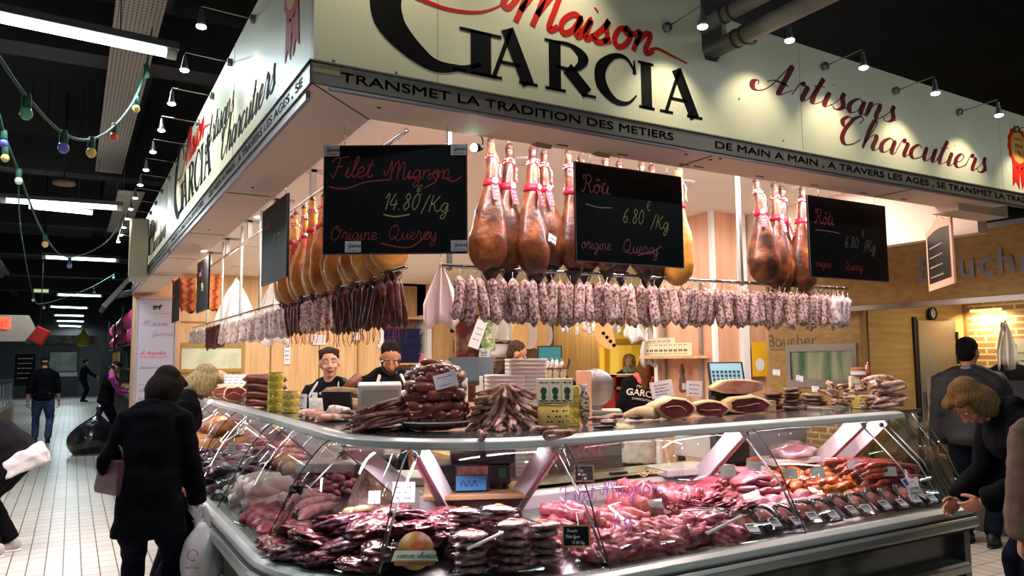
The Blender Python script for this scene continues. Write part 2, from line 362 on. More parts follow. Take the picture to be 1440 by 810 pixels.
def sans(mb, text, o, u, v, size, width=1.0, bold=.0, lift=.001, m=0, spacing=1.0, shear=0):
    """printed capitals, from the built-in face; size = capital height; returns the length"""
    cu = bpy.data.curves.new('t', 'FONT'); cu.body = text; cu.size = 1; cu.offset = bold; cu.space_character = spacing; cu.shear = shear
    ob = bpy.data.objects.new('t', cu); C.objects.link(ob)
    dg = bpy.context.evaluated_depsgraph_get(); me = bpy.data.meshes.new_from_object(ob.evaluated_get(dg))
    u, v = V(u).normalized(), V(v).normalized(); wv = u.cross(v)*lift; k = size/.73
    co = [V(o)+u*(p.co.x*k*width)+v*(p.co.y*k)+wv for p in me.vertices]
    mb.add(co, [tuple(p.vertices) for p in me.polygons], m, False)
    L = max((p.co.x for p in me.vertices), default=0)*k*width
    bpy.data.objects.remove(ob); bpy.data.curves.remove(cu); bpy.data.meshes.remove(me)
    return L
def text_len(text, bold=0, spacing=1):
    mb = MB(); return sans(mb, text, (0, 0, 0), (1, 0, 0), (0, 1, 0), .73, bold=bold, spacing=spacing)
def scrawl(mb, o, u, v, length, size, seed=0, m=0, lift=.001, wdt=.12):
    """a line of tiny print too small to read: short uneven strokes"""
    r = random.Random(seed); x = 0; u, v = V(u).normalized(), V(v).normalized(); wv = u.cross(v)*lift
    while x < length:
        L = min(size*r.uniform(.5, 2.2), length-x)
        mb.ribbon([(x, 0), (x+L*.5, size*.15), (x+L, 0)], size*r.uniform(.5, .8), V(o), u, v, wv, m); x += L+size*.5
# ------------------------------------------------------------------ materials of the place
m_tile = grid_mat('floor_tile', '#d9d0c6', '#4d4a49', .125, .2, .0048, rough=.32, tile2='#cfc5ba')
m_cream = mk('cream_board', '#e9e2c2', .4, spec=.35)
m_band = mk('brown_metal_band', '#6f655b', .42, .35)
m_edge = mk('alu_edge', '#9a8f93', .4, .6)
m_soffit = mk('soffit_paint', '#ead3c2', .6)
m_white = mk('white_paint', '#f3ece4', .6)
m_whitep = mk('white_plastic', '#eceae8', .35)
m_wood = mk('pale_wood', '#dcb98a', .45, col2='#c99f6c', scale=3, lo=.35, hi=.7, stretch=(6, 6, .5))
m_pinkwood = mk('pink_wood', '#dfae90', .45, col2='#cf9a7a', scale=3, lo=.35, hi=.7, stretch=(5, 5, .5))
m_boucherwood = mk('honey_wood', '#c8a566', .45, col2='#b08c50', scale=3, lo=.35, hi=.7, stretch=(.6, 3, 8))
m_steel = mk('brushed_steel', '#b9b9b8', .3, 1, col2='#a3a4a5', scale=20, stretch=(1, 1, 30))
m_chrome = mk('chrome', '#d6d8d8', .12, 1)
m_alu = mk('satin_aluminium', '#abafac', .36, .85)
m_ledge = mk('pale_aluminium', '#cfd4d2', .3, .35)
m_lav = mk('white_lacquer', '#efe9f0', .3)
m_dark = mk('black_paint', '#141517', .6)
m_ceil = mk('hall_ceiling', '#17191d', .85, col2='#0c0d10', scale=1.3)
m_beam = mk('dark_beam', '#2a2a2e', .75)
m_duct = mk('grey_pipe', '#8f8d88', .5, .3, col2='#77756f', scale=4)
m_panel = mk('dark_grey_panel', '#4a4e4c', .28, .3, coat=.5)
m_black = mk('black_rubber', '#0b0b0c', .5)
m_text = mk('black_lettering', '#0a0908', .7, spec=.12)
m_redt = mk('red_lettering', '#cf2318', .6, spec=.2)
m_maroon = mk('maroon_lettering', '#6e141c', .6, spec=.2)
m_gold = mk('gold_print', '#e0a94e', .45)
m_slate = mk('slate_board', '#08080a', .45, col2='#0e0e11', scale=5, spec=.18)
m_glass = glass_mat('counter_glass', '#f4f8f6', .05)
m_glassb = glass_mat('bent_glass', '#e2e8e0', .12)
m_brick = grid_mat('brick', '#b98f5c', '#e0cc9e', .22, .07, .012, axes=(1, 2), off=.5, tile2='#a97b4a', rough=.7)
m_brickx = grid_mat('brick_x', '#a8765a', '#c9a98a', .22, .07, .012, axes=(0, 2), off=.5, tile2='#95644b', rough=.7)
m_bulb = mk('lamp_bulb', '#ffffff', .3, emit='#f4ffff', estr=30)
m_tube = mk('fluorescent_tube', '#ffffff', .3, emit='#e6fbff', estr=9)
m_tubew = mk('pink_tube', '#ffffff', .3, emit='#ffd9e2', estr=5)
m_disc = mk('downlight_glass', '#ffffff', .3, emit='#fff0e0', estr=8)
m_paper = mk('white_card', '#e6e2ea', .6)
m_ink = mk('card_ink', '#3a3540', .6)

def struct(name, mb, m, **k):
    return mb.build(name, m, kind='structure', **k)
# ------------------------------------------------------------------ the hall
struct('floor', MB().bb((-9, -6, -.1), (16, 46, 0)), m_tile)
struct('ceiling', MB().bb((-9, -6, 5.2), (16, 46, 5.3)), m_ceil)
n = 0
for y in (7.5, 12.5, 17.5, 22.5, 28, 34):
    n += 1; struct('beam_%d' % n, MB().bb((-9, y, 4.35), (16, y+.35, 4.85)), m_beam)
for x in (-2.6, .4, 4.4):
    n += 1; struct('beam_%d' % n, MB().bb((x, -4, 4.85), (x+.28, 44, 5.2)), m_beam)
struct('wall_far', MB().bb((-9, 44, 0), (16, 44.3, 5.3)), m_dark)
struct('wall_left', MB().bb((-9.2, -6, 0), (-9, 44, 5.3)), m_dark)
struct('wall_right', MB().bb((16, -6, 0), (16.2, 44, 5.3)), m_dark)
struct('wall_rear', MB().bb((-9, -6.2, 0), (16, -6, 5.3)), m_dark)

# ------------------------------------------------------------------ stall shell
XL, YF, ZS = .706, 2.62, 2.60      # outer face of the fascia, its lower edge
YE, XR = 12.0, 7.2                 # far end of the left fascia, right end of the front one
t = MB()
t.bb((XL, 2.91, ZS), (1.02, YE, ZS+.03)); t.bb((XL, YF, ZS), (5.35, 2.91, ZS+.03))
t.bb((1.0, 2.9, ZS+.03), (5.5, 2.93, 2.97)); t.bb((1.0, 2.92, ZS+.03), (1.03, YE, 2.97))
struct('ceiling_soffit', t, m_soffit)
t = MB()
for y in (4.6, 6.2, 7.8, 9.4): t.bb((.72, y, ZS-.003), (1.0, y+.006, ZS))
for x in (2.68, 4.3): t.bb((x, 2.64, ZS-.003), (x+.006, 2.9, ZS))
t.prism([(0, 0), (.006, 0), (.312, .29), (.306, .29)], (XL, YF, ZS-.003), (1, 0, 0), (0, 1, 0), (0, 0, .003))
for x, y in ((2.55, 2.7), (2.73, 2.72), (2.76, 2.68), (.85, 4.4), (.85, 6), (.86, 7.9), (1.0, 2.75)): t.lathe([(.008, 0), (.008, .004)], 8, (x, y, ZS-.004))
for x in (1.9, 2.25, 2.65, 2.75, 3.2, 3.65, 4.1, 4.5): t.bb((x, 2.85, ZS-.004), (x+.06, 2.856, ZS))
struct('trim_1', t, mk('soffit_joint', '#6b4a3a', .7))
struct('ceiling_stall', MB().bb((1.0, 2.92, 2.95), (5.62, 12.5, 3.0)).bb((5.62, 5.05, 2.95), (9.3, 12.5, 3.0)), m_white)
# lower aluminium band with printed motto
ZB = .077
t = MB(); t.bb((XL-.012, YF-.012, ZS), (XL, YE, ZS+ZB)); t.bb((XL-.012, YF-.012, ZS), (XR, YF, ZS+ZB))
t.bb((XL-.02, YF-.02, ZS+ZB), (XL+.01, YE, ZS+ZB+.006)); t.bb((XL-.02, YF-.02, ZS+ZB), (XR, YF+.01, ZS+ZB+.006))
struct('trim_2', t, m_band)
t = MB(); t.bb((XL-.004, YF+.08, ZS-.035), (XL+.012, 7.1, ZS+.002)); t.bb((XL-.004, 7.25, ZS-.035), (XL+.012, YE, ZS+.002))
t.bb((XL+.06, YF-.004, ZS-.012), (XR, YF+.012, ZS+.002))
struct('trim_3', t, m_edge)

# ------------------------------------------------------------------ signs
lf = thing('shop_fascia', 'long cream shop fascia running down the left aisle with printed shop name', 'sign')
t = MB(); t.bb((XL, YF+.004, ZS+.07), (XL+.03, YE, 3.34)); t.build('board', m_cream, lf, bevel=.004)
for y in (4.2, 5.9, 7.6, 9.3, 11): MB().bb((XL-.0015, y, ZS+ZB+.01), (XL, y+.004, 3.34)).build('panel_joint', mk('joint', '#b9b29c', .6), lf)
uL, vL, nL = V((0, -1, 0)), V((0, 0, 1)), V((-1, 0, 0))
CAL = (.0, .12)
def calig(mb, text, o, u, size, pen=2.1, thin=.32, wx=1.0, lift=.002):
    i0 = len(mb.v); L = script(mb, text, o, u, (0, 0, 1), size, pen=pen, nib=(0, thin), slant=.35, lift=lift)
    return L
def fit_script(mb, text, o, u, size, length, **k):
    """write text so that it fills the length, by stretching along u"""
    i0 = len(mb.v); L = calig(mb, text, o, u, size, **k); s = length/L; O = V(o); u = V(u).normalized()
    for i in range(i0, len(mb.v)):
        p = V(mb.v[i])-O; mb.v[i] = tuple(O+p+u*(p.dot(u)*(s-1)))
def serif(mb, ch, o, u, wdt, h, th=.002):
    """serif capitals drawn as strokes on a unit box"""
    u = V(u).normalized(); v = V((0, 0, 1)); w_ = u.cross(v)*th
    def R(pts, wd, smooth=False):
        P = [V((a*wdt, b*h)) for a, b in pts]
        if smooth:
            P = cr(P, 8); k = len(P)
            if isinstance(wd, list):
                ws = []
                for i in range(k):
                    x = i/(k-1)*(len(wd)-1); a = min(int(x), len(wd)-2); ws.append((wd[a]*(1-x+a)+wd[a+1]*(x-a))*h)
                wd = ws
            else: wd = wd*h
        else: wd = [q*h for q in wd] if isinstance(wd, list) else wd*h
        mb.ribbon([tuple(p) for p in P], wd, o, u, v, w_)
    B, T, S = .27, .065, .055
    if ch == 'A':
        R([(.12, 0), (.5, 1)], T*1.3); R([(.42, 1), (.86, 0)], B); R([(.26, .34), (.68, .34)], T)
        R([(-.02, S/2), (.3, S/2)], S); R([(.66, S/2), (1.06, S/2)], S)
    if ch == 'R':
        R([(.2, 0), (.2, 1)], B); R([(.0, S/2), (.42, S/2)], S); R([(0, 1-S/2), (.3, 1-S/2)], S)
        R([(.2, .97), (.55, .97), (.8, .76), (.6, .5), (.22, .49)], [.06, .08, .26, .08, .06], True); R([(.46, .5), (.88, .07)], B); R([(.76, S/2), (1.06, S/2)], S)
    if ch == 'I':
        R([(.5, 0), (.5, 1)], B); R([(.05, S/2), (.95, S/2)], S); R([(.05, 1-S/2), (.95, 1-S/2)], S)
    if ch == 'C':
        R([(.92, .74), (.72, .98), (.42, .96), (.12, .68), (.12, .32), (.42, .04), (.74, .04), (.96, .24)], [.03, .07, .12, .26, .27, .13, .07, .03], True)
        R([(.92, .98), (.92, .68)], [.02, .09])
    if ch == 'G':
        R([(.88, .8), (.74, .97), (.46, .97), (.13, .7), (.1, .32), (.4, .03), (.66, .03), (.84, .1)], [.02, .05, .12, .27, .27, .13, .05, .03], True)
        R([(.84, 0), (.84, .40)], .2); R([(.66, .4-.012), (1.02, .4-.012)], .03); R([(.9, .99), (.9, .72)], [.015, .05]); R([(.6, .012), (.97, .012)], .028)
def brand(mb, mbr, o, u, L):
    """the shop name: tall G, serif capitals, red script word above; L = length from the G's left side to the last A"""
    k = L/1.637; O = V(o); u = V(u).normalized()
    serif(mb, 'G', O, u, .53*k, .46*k)
    for ch, x, wd in (('A', .474, .226), ('R', .752, .248), ('C', 1.02, .235), ('I', 1.255, .1), ('A', 1.388, .245)): serif(mb, ch, O+u*x*k, u, wd*k, .222*k)
    i0 = len(mbr.v); script(mbr, 'Maison', O+u*.55*k+V((0, 0, .262*k)), u, (0, 0, 1), .20*k, pen=1.35, slant=.35, lift=.002)
    P = [V(p) for p in mbr.v[i0:]]; mx = max((p-O).dot(u) for p in P); s = (1.36-.55)*k/(mx-.55*k)
    for i in range(i0, len(mbr.v)):
        p = V(mbr.v[i])-O; mbr.v[i] = tuple(O+p+u*((p.dot(u)-.55*k)*(s-1)))
    w_ = u.cross(V((0, 0, 1)))*.002
    sw = lambda pts, wd: mbr.ribbon([tuple(a*k for a in p) for p in cr(pts, 6)], [q*k for q in (wd*9)[:0]] or (lambda t, f: .018*k*(1-f*.6)), O, u, V((0, 0, 1)), w_)
    sw([(1.33, .285), (1.38, .30), (1.46, .285), (1.56, .265)], [.01])
    sw([(.16, .262), (.3, .245), (.45, .268), (.56, .33)], [.01])
def seal(mbr, mbg, mbt, o, u, k):
    """red ribbon seal with a gold disc and the founding year"""
    O = V(o); u = V(u).normalized(); v = V((0, 0, 1)); w_ = u.cross(v)*.002
    pts = [(.085*cos(a*pi/14)*(1.0 if a % 2 else 1.12)*k, (.10*sin(a*pi/14)*(1 if a % 2 else 1.1)+.02)*k) for a in range(28)]
    mbr.prism(pts, O, u, v, w_)
    mbr.prism([(-.06*k, -.06*k), (.0, -.085*k), (-.012*k, -.185*k), (-.04*k, -.15*k), (-.07*k, -.175*k)], O, u, v, w_)
    mbr.prism([(.06*k, -.06*k), (.0, -.085*k), (.012*k, -.185*k), (.04*k, -.15*k), (.07*k, -.175*k)], O, u, v, w_)
    mbg.prism([(.068*cos(a*pi/12)*k, (.078*sin(a*pi/12)+.02)*k) for a in range(24)], O+w_, u, v, w_)
    for tx, z, s in (('DEPUIS', .02, .016), ('1961', -.025, .032), ('TRADITION', .055, .011)):
        L = text_len(tx)*s/.73; sans(mbt, tx, O+w_*2.2-u*L*k/2+v*z*k, u, v, s*k)
# front sign: tall main board, notch for the pipes, lower board
ff = thing('shop_fascia', 'cream front fascia board above the counter carrying the large painted shop name', 'sign')
t = MB(); t.prism([(XL, ZS+.07), (XR, ZS+.07), (XR, 3.2), (4.5, 3.255), (3.0, 3.29), (2.77, 3.30), (2.77, 3.19), (2.70, 3.06), (2.62, 3.06), (2.6, 3.10), (2.6, 3.62), (XL, 3.62)], (0, YF, 0), (1, 0, 0), (0, 0, 1), (0, .03, 0))
t.build('board', m_cream, ff)
for x in (1.19, 3.3, 5.25): MB().bb((x, YF-.001, ZS+ZB+.01), (x+.004, YF, 3.25 if x > 2 else 3.6)).build('panel_joint', mk('joint', '#b9b29c'), ff)
for x, z in ((.78, 2.70), (.86, 2.69), (1.02, 2.70), (2.84, 2.9), (3.15, 2.73)): MB().tube([(x, YF-.003, z), (x, YF+.002, z)], .006, 8).build('screw_head', mk('joint', '#b9b29c'), ff)
uF = V((1, 0, 0)); bl, rd, ma_, mc_, gd, sr_, yr_ = (MB() for _ in range(7))
brand(bl, rd, (.937, YF-.001, 2.752), uF, 1.637)
fit_script(ma_, 'Artisans', (2.95, YF-.001, 2.965), uF, .185, 1.17, pen=1.45, thin=.22)
fit_script(mc_, 'Charcutiers', (3.56, YF-.001, 2.775), uF, .185, 1.5, pen=1.45, thin=.22)
seal(sr_, gd, yr_, (5.47, YF-.001, 2.97), uF, 1.4)
bl.build('shop_name', m_text, ff); rd.build('script_word', m_redt, ff); ma_.build('trade_word', m_maroon, ff); mc_.build('trade_word', m_maroon, ff); sl_ = sr_.build('seal_ribbon', m_redt, ff); gd.build('seal_disc', m_gold, sl_); yr_.build('seal_print', m_text, sl_)
# the left fascia's lettering
bl, rd, gd, sr_, yr_ = (MB() for _ in range(5))
brand(bl, rd, (XL-.001, 6.95, 2.80), uL, 2.0)
for tx, y_, z_, L_ in (('Artisans', 5.2, 2.965, 1.0), ('Charcutiers', 4.62, 2.775, 1.4), ('Artisans', 9.6, 2.965, 1.1), ('Charcutiers', 9.1, 2.775, 1.5)):
    t = MB(); fit_script(t, tx, (XL-.001, y_, z_), uL, .2, L_, pen=1.3, thin=.25); t.build('trade_word', m_text, lf)
seal(sr_, gd, yr_, (XL-.001, 2.93, 3.10), uL, 1.6)
bl.build('shop_name', m_text, lf); rd.build('script_word', m_redt, lf); sl_ = sr_.build('seal_ribbon', m_redt, lf); gd.build('seal_disc', m_gold, sl_); yr_.build('seal_print', m_text, sl_)
# motto on the band
mt = MB(); MOTTO = 'DE MAIN A MAIN , A TRAVERS LES AGES , SE'
z0 = ZS+.022; s_ = .036
def motto(tx, o, u, length): 
    L = text_len(tx); O = V(o)
    for dx, dz in ((0, 0), (.0022, 0), (.0011, .0016), (.0011, -.0016)): sans(mt, tx, O+V(u)*dx+V((0, 0, dz)), u, (0, 0, 1), s_, width=length/(L*s_/.73))
motto('TRANSMET LA TRADITION DES METIERS', (.80, YF-.0125, z0), uF, 1.585)
motto('DE MAIN A MAIN , A TRAVERS LES AGES , SE TRANSMET LA TRADITION DES METIERS', (2.645, YF-.0125, z0), uF, 3.72)
motto(MOTTO, (XL-.0125, 4.92, z0), uL, 2.2)
motto('TRANSMET LA TRADITION DES METIERS', (XL-.0125, 7.0, z0), uL, 1.85)
motto(MOTTO, (XL-.0125, 9.4, z0), uL, 2.2)
struct('trim_4', mt, mk('band_lettering', '#15110e', .5))
t = MB(); t.bb((.70, YF-.014, 2.64), (.80, YF-.0122, 2.672)); o = t.build('tape_patch', mk('brown_tape', '#a3906c', .5)); tag(settle(o), 'scrap of brown packing tape stuck on the corner of the metal band', 'tape')
for x, w_, lb in ((1.84, .09, 'left'), (2.18, .085, 'right')):
    t = MB(); t.box((x, 2.895, 2.605), (w_, .05, .03), Matrix.Rotation(.5, 3, 'X') @ Matrix.Rotation(.12, 3, 'Z')); o = t.build('tape_patch', mk('brown_tape', '#a3906c'), bevel=.001)
    tag(settle(o), 'brown tape scrap on the soffit edge above the hams, '+('nearer the first blackboard' if lb == 'left' else 'nearer the second blackboard'), 'tape')

# ------------------------------------------------------------------ stall rear walls
struct('wall_end', MB().bb((.72, 12.0, 0), (1.35, 12.1, 2.95)), m_pinkwood)
struct('wall_back', MB().bb((1.3, 12.4, 0), (4.6, 12.5, 2.95)).bb((4.6, 12.9, 0), (5.45, 13, 2.95)).bb((5.45, 12.4, 0), (9.2, 12.5, 2.95)), m_wood)
t = MB()
for x in (1.9, 2.72, 3.5, 4.15): t.bb((x, 12.385, 0), (x+.02, 12.4, 2.5))
t.bb((1.3, 12.385, 2.2), (4.9, 12.4, 2.22)); struct('trim_5', t, mk('wood_joint', '#8f6a3f', .6))
# wood-clad block behind the right-hand counter
struct('wall_right_block', MB().bb((5.05, 5.05, 0), (5.75, 5.8, 2.95)), m_pinkwood)
t = MB(); t.bb((5.02, 5.02, 0), (5.06, 5.06, 2.95)); t.bb((5.01, 5.8, 0), (5.06, 5.85, 2.95)); t.bb((5.36, 5.0, 0), (5.44, 5.05, 2.95))
struct('trim_6', t, m_whitep)
struct('beam_20', MB().bb((5.5, 2.93, 2.47), (5.62, 5.04, 2.97)), m_soffit)
struct('beam_21', MB().bb((4.95, 2.75, 2.55), (5.55, 2.93, 2.66)), m_soffit)
# ------------------------------------------------------------------ the counter
CX, CY, RR = 2.0, 3.9, 1.21
def deckz(s): return .68+(min(max(s, .08), .85)-.08)/.77*.14
def LP(t, s, z=None): return V((.79+s, t, deckz(s) if z is None else z))
def FP(t, s, z=None): return V((t, 2.70+s, deckz(s) if z is None else z))
def CP(a, s, z=None):
    r = RR-s; a = radians(a); return V((CX-r*cos(a), CY-r*sin(a), deckz(s) if z is None else z))
XE = 4.74
left_path = [((.79, 11.9), (1, 0)), ((.79, CY), (1, 0))]
arc = [((CX-RR*cos(radians(a)), CY-RR*sin(radians(a))), (cos(radians(a)), sin(radians(a)))) for a in range(0, 91, 6)]
front_path = [((CX, 2.69), (0, 1)), ((XE, 2.69), (0, 1))]
whole = [left_path[0]]+arc+[front_path[1]]
ct = thing('display_counter', 'long refrigerated glass meat counter wrapping round the corner of the stall', 'counter')
MB().sweep([(.26, 0), (.96, 0), (.96, .14), (.26, .14)], whole).build('plinth', m_black, ct)
MB().sweep([(.10, .14), (.97, .14), (.97, .86), (.85, .86), (.85, .62), (.10, .58)], whole).build('body_panel', m_panel, ct, bevel=.01)
MB().sweep([(-.05, .585), (-.065, .60), (-.065, .635), (-.05, .65), (.06, .65), (.06, .585)], whole).build('bumper_rail', m_alu, ct, bevel=.004)
MB().sweep([(-.03, .655), (.11, .655), (.11, .69), (.0, .705), (-.03, .69)], whole).build('glass_rail', m_ledge, ct, bevel=.004)
MB().sweep([(-.045, .647), (.1, .647), (.1, .657), (-.045, .657)], whole).build('gasket', m_black, ct)
MB().sweep([(.02, .30), (.0, .315), (.0, .355), (.02, .37), (.12, .37), (.12, .30)], whole).build('bumper_rail', m_alu, ct, bevel=.004)
MB().sweep([(.08, .66), (.86, .80), (.86, .822), (.08, .682)], whole).build('display_deck', m_steel, ct)
MB().sweep([(.84, .80), (1.02, .86), (1.02, .90), (.87, .90), (.84, .885)], whole).bb((2.02, 3.69, .86), (XE, 4.02, .90)).build('worktop', m_lav, ct, bevel=.004)
MB().sweep([(.90, .9), (1.01, .9), (1.01, .903), (.90, .903)], whole).bb((2.02, 3.60, .9), (XE, 4.0, .903)).build('worktop_inlay', mk('stone_top', '#a9a18b', .35, col2='#9b937e', scale=30), ct)
MB().sweep([(-.03, .565), (.1, .565), (.1, .586), (-.03, .586)], whole).build('gasket', m_black, ct)
# glass shelf on top
MB().sweep([(.372, 1.198), (.378, 1.236), (.41, 1.2455), (.80, 1.2455), (.80, 1.205), (.43, 1.192)], whole).build('shelf', m_ledge, ct, bevel=.006)
MB().sweep([(.45, 1.2445), (.79, 1.2445), (.79, 1.249), (.45, 1.249)], whole).build('shelf_glass', mk('smoked_glass', '#5b5c5e', .12, .2, coat=.6), ct)
# bent panes, with dark seams between them
GP = [(.385, 1.21), (.34, 1.185), (.265, 1.10), (.195, 1.0), (.14, .88), (.085, .78), (.045, .70)]
GP = [tuple(p) for p in cr(GP, 2)]
def pane(path, m=m_glass): MB().sweep(GP, path, sm=True, closed_prof=False).build('glass_pane', m, ct, solid=.006)
ly = [11.9, 10.35, 9.05, 7.75, 6.46, 5.17, CY]
for a, b in zip(ly, ly[1:]): pane([((.79, a-.003), (1, 0)), ((.79, b+.003), (1, 0))])
pane(arc[:8]); pane(arc[7:])
fx = [CX+.06, 3.33, 4.6]
for a, b in zip([CX]+fx, fx+[XE]): pane([((a+.002, 2.69), (0, 1)), ((b-.002, 2.69), (0, 1))])
def seam(o, d):
    s_ = V((-d[1], d[0])); t = MB(); t.tube([(o[0]+d[0]*(a-.004), o[1]+d[1]*(a-.004), z) for a, z in GP], .0035, 6); t.build('glass_seam', m_black, ct)
for y in ly[1:]: seam((.79, y), (1, 0))
seam(*arc[7]); 
for x in fx: seam((x, 2.69), (0, 1))
# right end pane with a rounded, reflective edge
t = MB(); prof = GP+[(.42, 1.2), (.84, .83), (.84, .72), (.05, .69)]
t.prism([(2.69+a, z) for a, z in prof], (XE, 0, 0), (0, 1, 0), (0, 0, 1), (.006, 0, 0)); t.build('end_pane', m_glassb, ct)
t = MB(); t.tube([(XE+.03, 2.69+a-.02, z) for a, z in GP], [(.045, .03)]*len(GP), 10); t.build('end_moulding', m_glassb, ct)
MB().bb((XE-.01, 2.72, .14), (XE+.05, 3.95, .69)).build('end_panel', m_panel, ct)
# sloping lacquered supports and chrome stays
def support(o, d, k=1.0):
    o = V((o[0], o[1], 0)); d = V((d[0], d[1], 0)); sd = V((-d.y, d.x, 0)); a = o+d*.46+V((0, 0, 1.2)); b = o+d*.86+V((0, 0, .84))
    ax = (b-a).normalized(); nn = ax.cross(sd).normalized()
    def bar(wd, th, off, name, m):
        t = MB(); R = []
        for p in (a, b):
            c = p+nn*off; R.append([c+sd*wd/2+nn*th/2, c-sd*wd/2+nn*th/2, c-sd*wd/2-nn*th/2, c+sd*wd/2-nn*th/2])
        t.rings(R, 0, False); return t.build(name, m, ct, bevel=.004)
    bar(.05, .10, 0, 'support', m_lav); bar(.016, .006, -.051, 'support_groove', mk('groove_reflection', '#9a6e74', .4))  # reddish groove colour paints in the reflection of the meat
def stay(o, d):
    o = V((o[0], o[1], 0)); d = V((d[0], d[1], 0)); a = o+d*.45+V((0, 0, 1.16)); b = o+d*.075+V((0, 0, .72))
    MB().tube([a, a.lerp(b, .5)-d*.05+V((0, 0, -.0)), b], .0055, 8).build('stay_rod', mk('satin_rod', '#9a9c9c', .38, .9), ct)
    MB().ell(a, (.016, .016, .016), 8, 6).build('stay_knuckle', m_black, ct)
for y in (3.86, 5.2, 6.5, 7.75, 9.05, 10.35): support((.79, y), (1, 0)); stay((.79, y), (1, 0))
support(*arc[7]); stay(*arc[7])
for x in (2.05, 3.33, 4.40): support((x, 2.69), (0, 1)); stay((x+.01, 2.69), (0, 1))
support((4.66, 2.69), (0, 1)); stay((4.6, 2.69), (0, 1)); stay((4.66, 2.69), (0, 1))
for p, q in (((1.33, 11.6), (1.33, 4.2)), ((2.1, 3.26), (4.6, 3.26))):
    MB().tube([(p[0], p[1], 1.193), (q[0], q[1], 1.193)], .011, 8).build('lamp_tube', m_tubew, ct)
# inner walls of the well and the staff side
MB().sweep([(.97, .0), (1.0, .0), (1.0, .86), (.97, .86)], whole).build('staff_side', m_whitep, ct)
settle(ct)

# ------------------------------------------------------------------ Maison interior fixtures
k = 0
for x, y in ((1.75, 5.2), (1.75, 7.4), (1.75, 9.2), (2.0, 11.2), (2.6, 4.3), (4.0, 4.3), (5.0, 4.0), (3.2, 6.0), (4.6, 6.2), (3.2, 8.4), (4.6, 8.6), (3.2, 10.8), (4.5, 11.0)):
    k += 1
    o = thing('ceiling_downlight', 'round white downlight in the stall ceiling, the %s counting from the front corner' % nth(k), 'lamp', (x, y, 2.95), group='downlights in the stall ceiling')
    MB().lathe([(.075, -.012), (.105, -.012), (.105, .0), (.075, .0)], 20).build('ring', m_whitep, o)
    MB().lathe([(.001, -.006), (.075, -.006), (.075, -.002), (.001, -.002)], 20).build('lens', m_disc, o)
    l = area('downlight', (x, y, 2.93), .15, 24*KEY, (1, .89, .78)); l.data.shape = 'DISK'
for p, q, n_ in (((1.3, 3.04, 2.78), (4.7, 3.04, 2.78), 'front'), ((1.17, 3.5, 2.78), (1.17, 10.9, 2.78), 'left')):
    o = thing('strip_light', 'bare tube fitting tucked up behind the %s fascia' % n_, 'lamp')
    MB().tube([p, q], .012, 8).build('tube', m_tubew, o)
    d = (V(q)-V(p)).normalized(); sd = V((-d.y, d.x, 0)); t = MB()
    R = [[V(e)+sd*a+V((0, 0, b)) for a, b in ((-.03, .015), (.03, .015), (.02, .045), (-.02, .045))] for e in (p, q)]
    t.rings(R, 0, False); t.build('housing', m_whitep, o); settle(o)
# ------------------------------------------------------------------ lamps on arms along the signs
m_head = mk('lamp_head', '#8d9490', .35, .8)
def arm_lamp(name, base, d, label, group, power):
    """base on the sign, d = outward direction"""
    base, d = V(base), V(d); o = thing(name, label, 'lamp', group=group); e = base+d*.24+V((0, 0, .012))
    MB().tube([base, base+d*.022], .022, 14).build('wall_mount', m_head, o)
    MB().tube([base+d*.02, e, e+V((0, 0, -.03))], .0035, 6).build('arm', m_chrome, o)
    t = MB(); t.lathe([(.008, -.02), (.011, -.045), (.017, -.08), (.024, -.105), (.021, -.103)], 16, e, caps=False); t.build('lamp_head', m_head, o)
    MB().ell(e+V((0, 0, -.1)), (.0235, .0235, .011), 12, 6).build('bulb', m_bulb, o)
    settle(o)
    l = bpy.data.lights.new('sign_spot', 'SPOT'); l.energy = power; l.color = (1, .90, .68); l.spot_size = radians(95); l.spot_blend = .7; l.shadow_soft_size = .02
    lo = bpy.data.objects.new('sign_spot', l); C.objects.link(lo); lo.location = e+V((0, 0, -.118))
    lo.rotation_euler = (V((0, 0, -1))-d*.62).to_track_quat('-Z', 'Y').to_euler()
for i, (x, z) in enumerate(((2.37, 3.165), (2.94, 3.22), (3.50, 3.19), (4.13, 3.16), (4.78, 3.135), (5.45, 3.12))):
    arm_lamp('sign_lamp', (x, YF, z), (0, -1, 0), 'small chrome arm lamp on the front fascia, %s from the left' % nth(i+1), 'arm lamps on the front fascia', 8)
for i, x in enumerate((.98, 1.72)): arm_lamp('sign_lamp', (x, YF, 3.58), (0, -1, 0), 'chrome arm lamp high on the tall board over the painted name, %s from the corner' % nth(i+1), 'arm lamps on the tall board', 13)
for i in range(13):
    y = 3.69+.615*i
    arm_lamp('sign_lamp', (XL, y, 3.27), (-1, 0, 0), 'small chrome arm lamp along the left fascia, %s from the stall corner' % nth(i+1), 'arm lamps on the left fascia', 7)

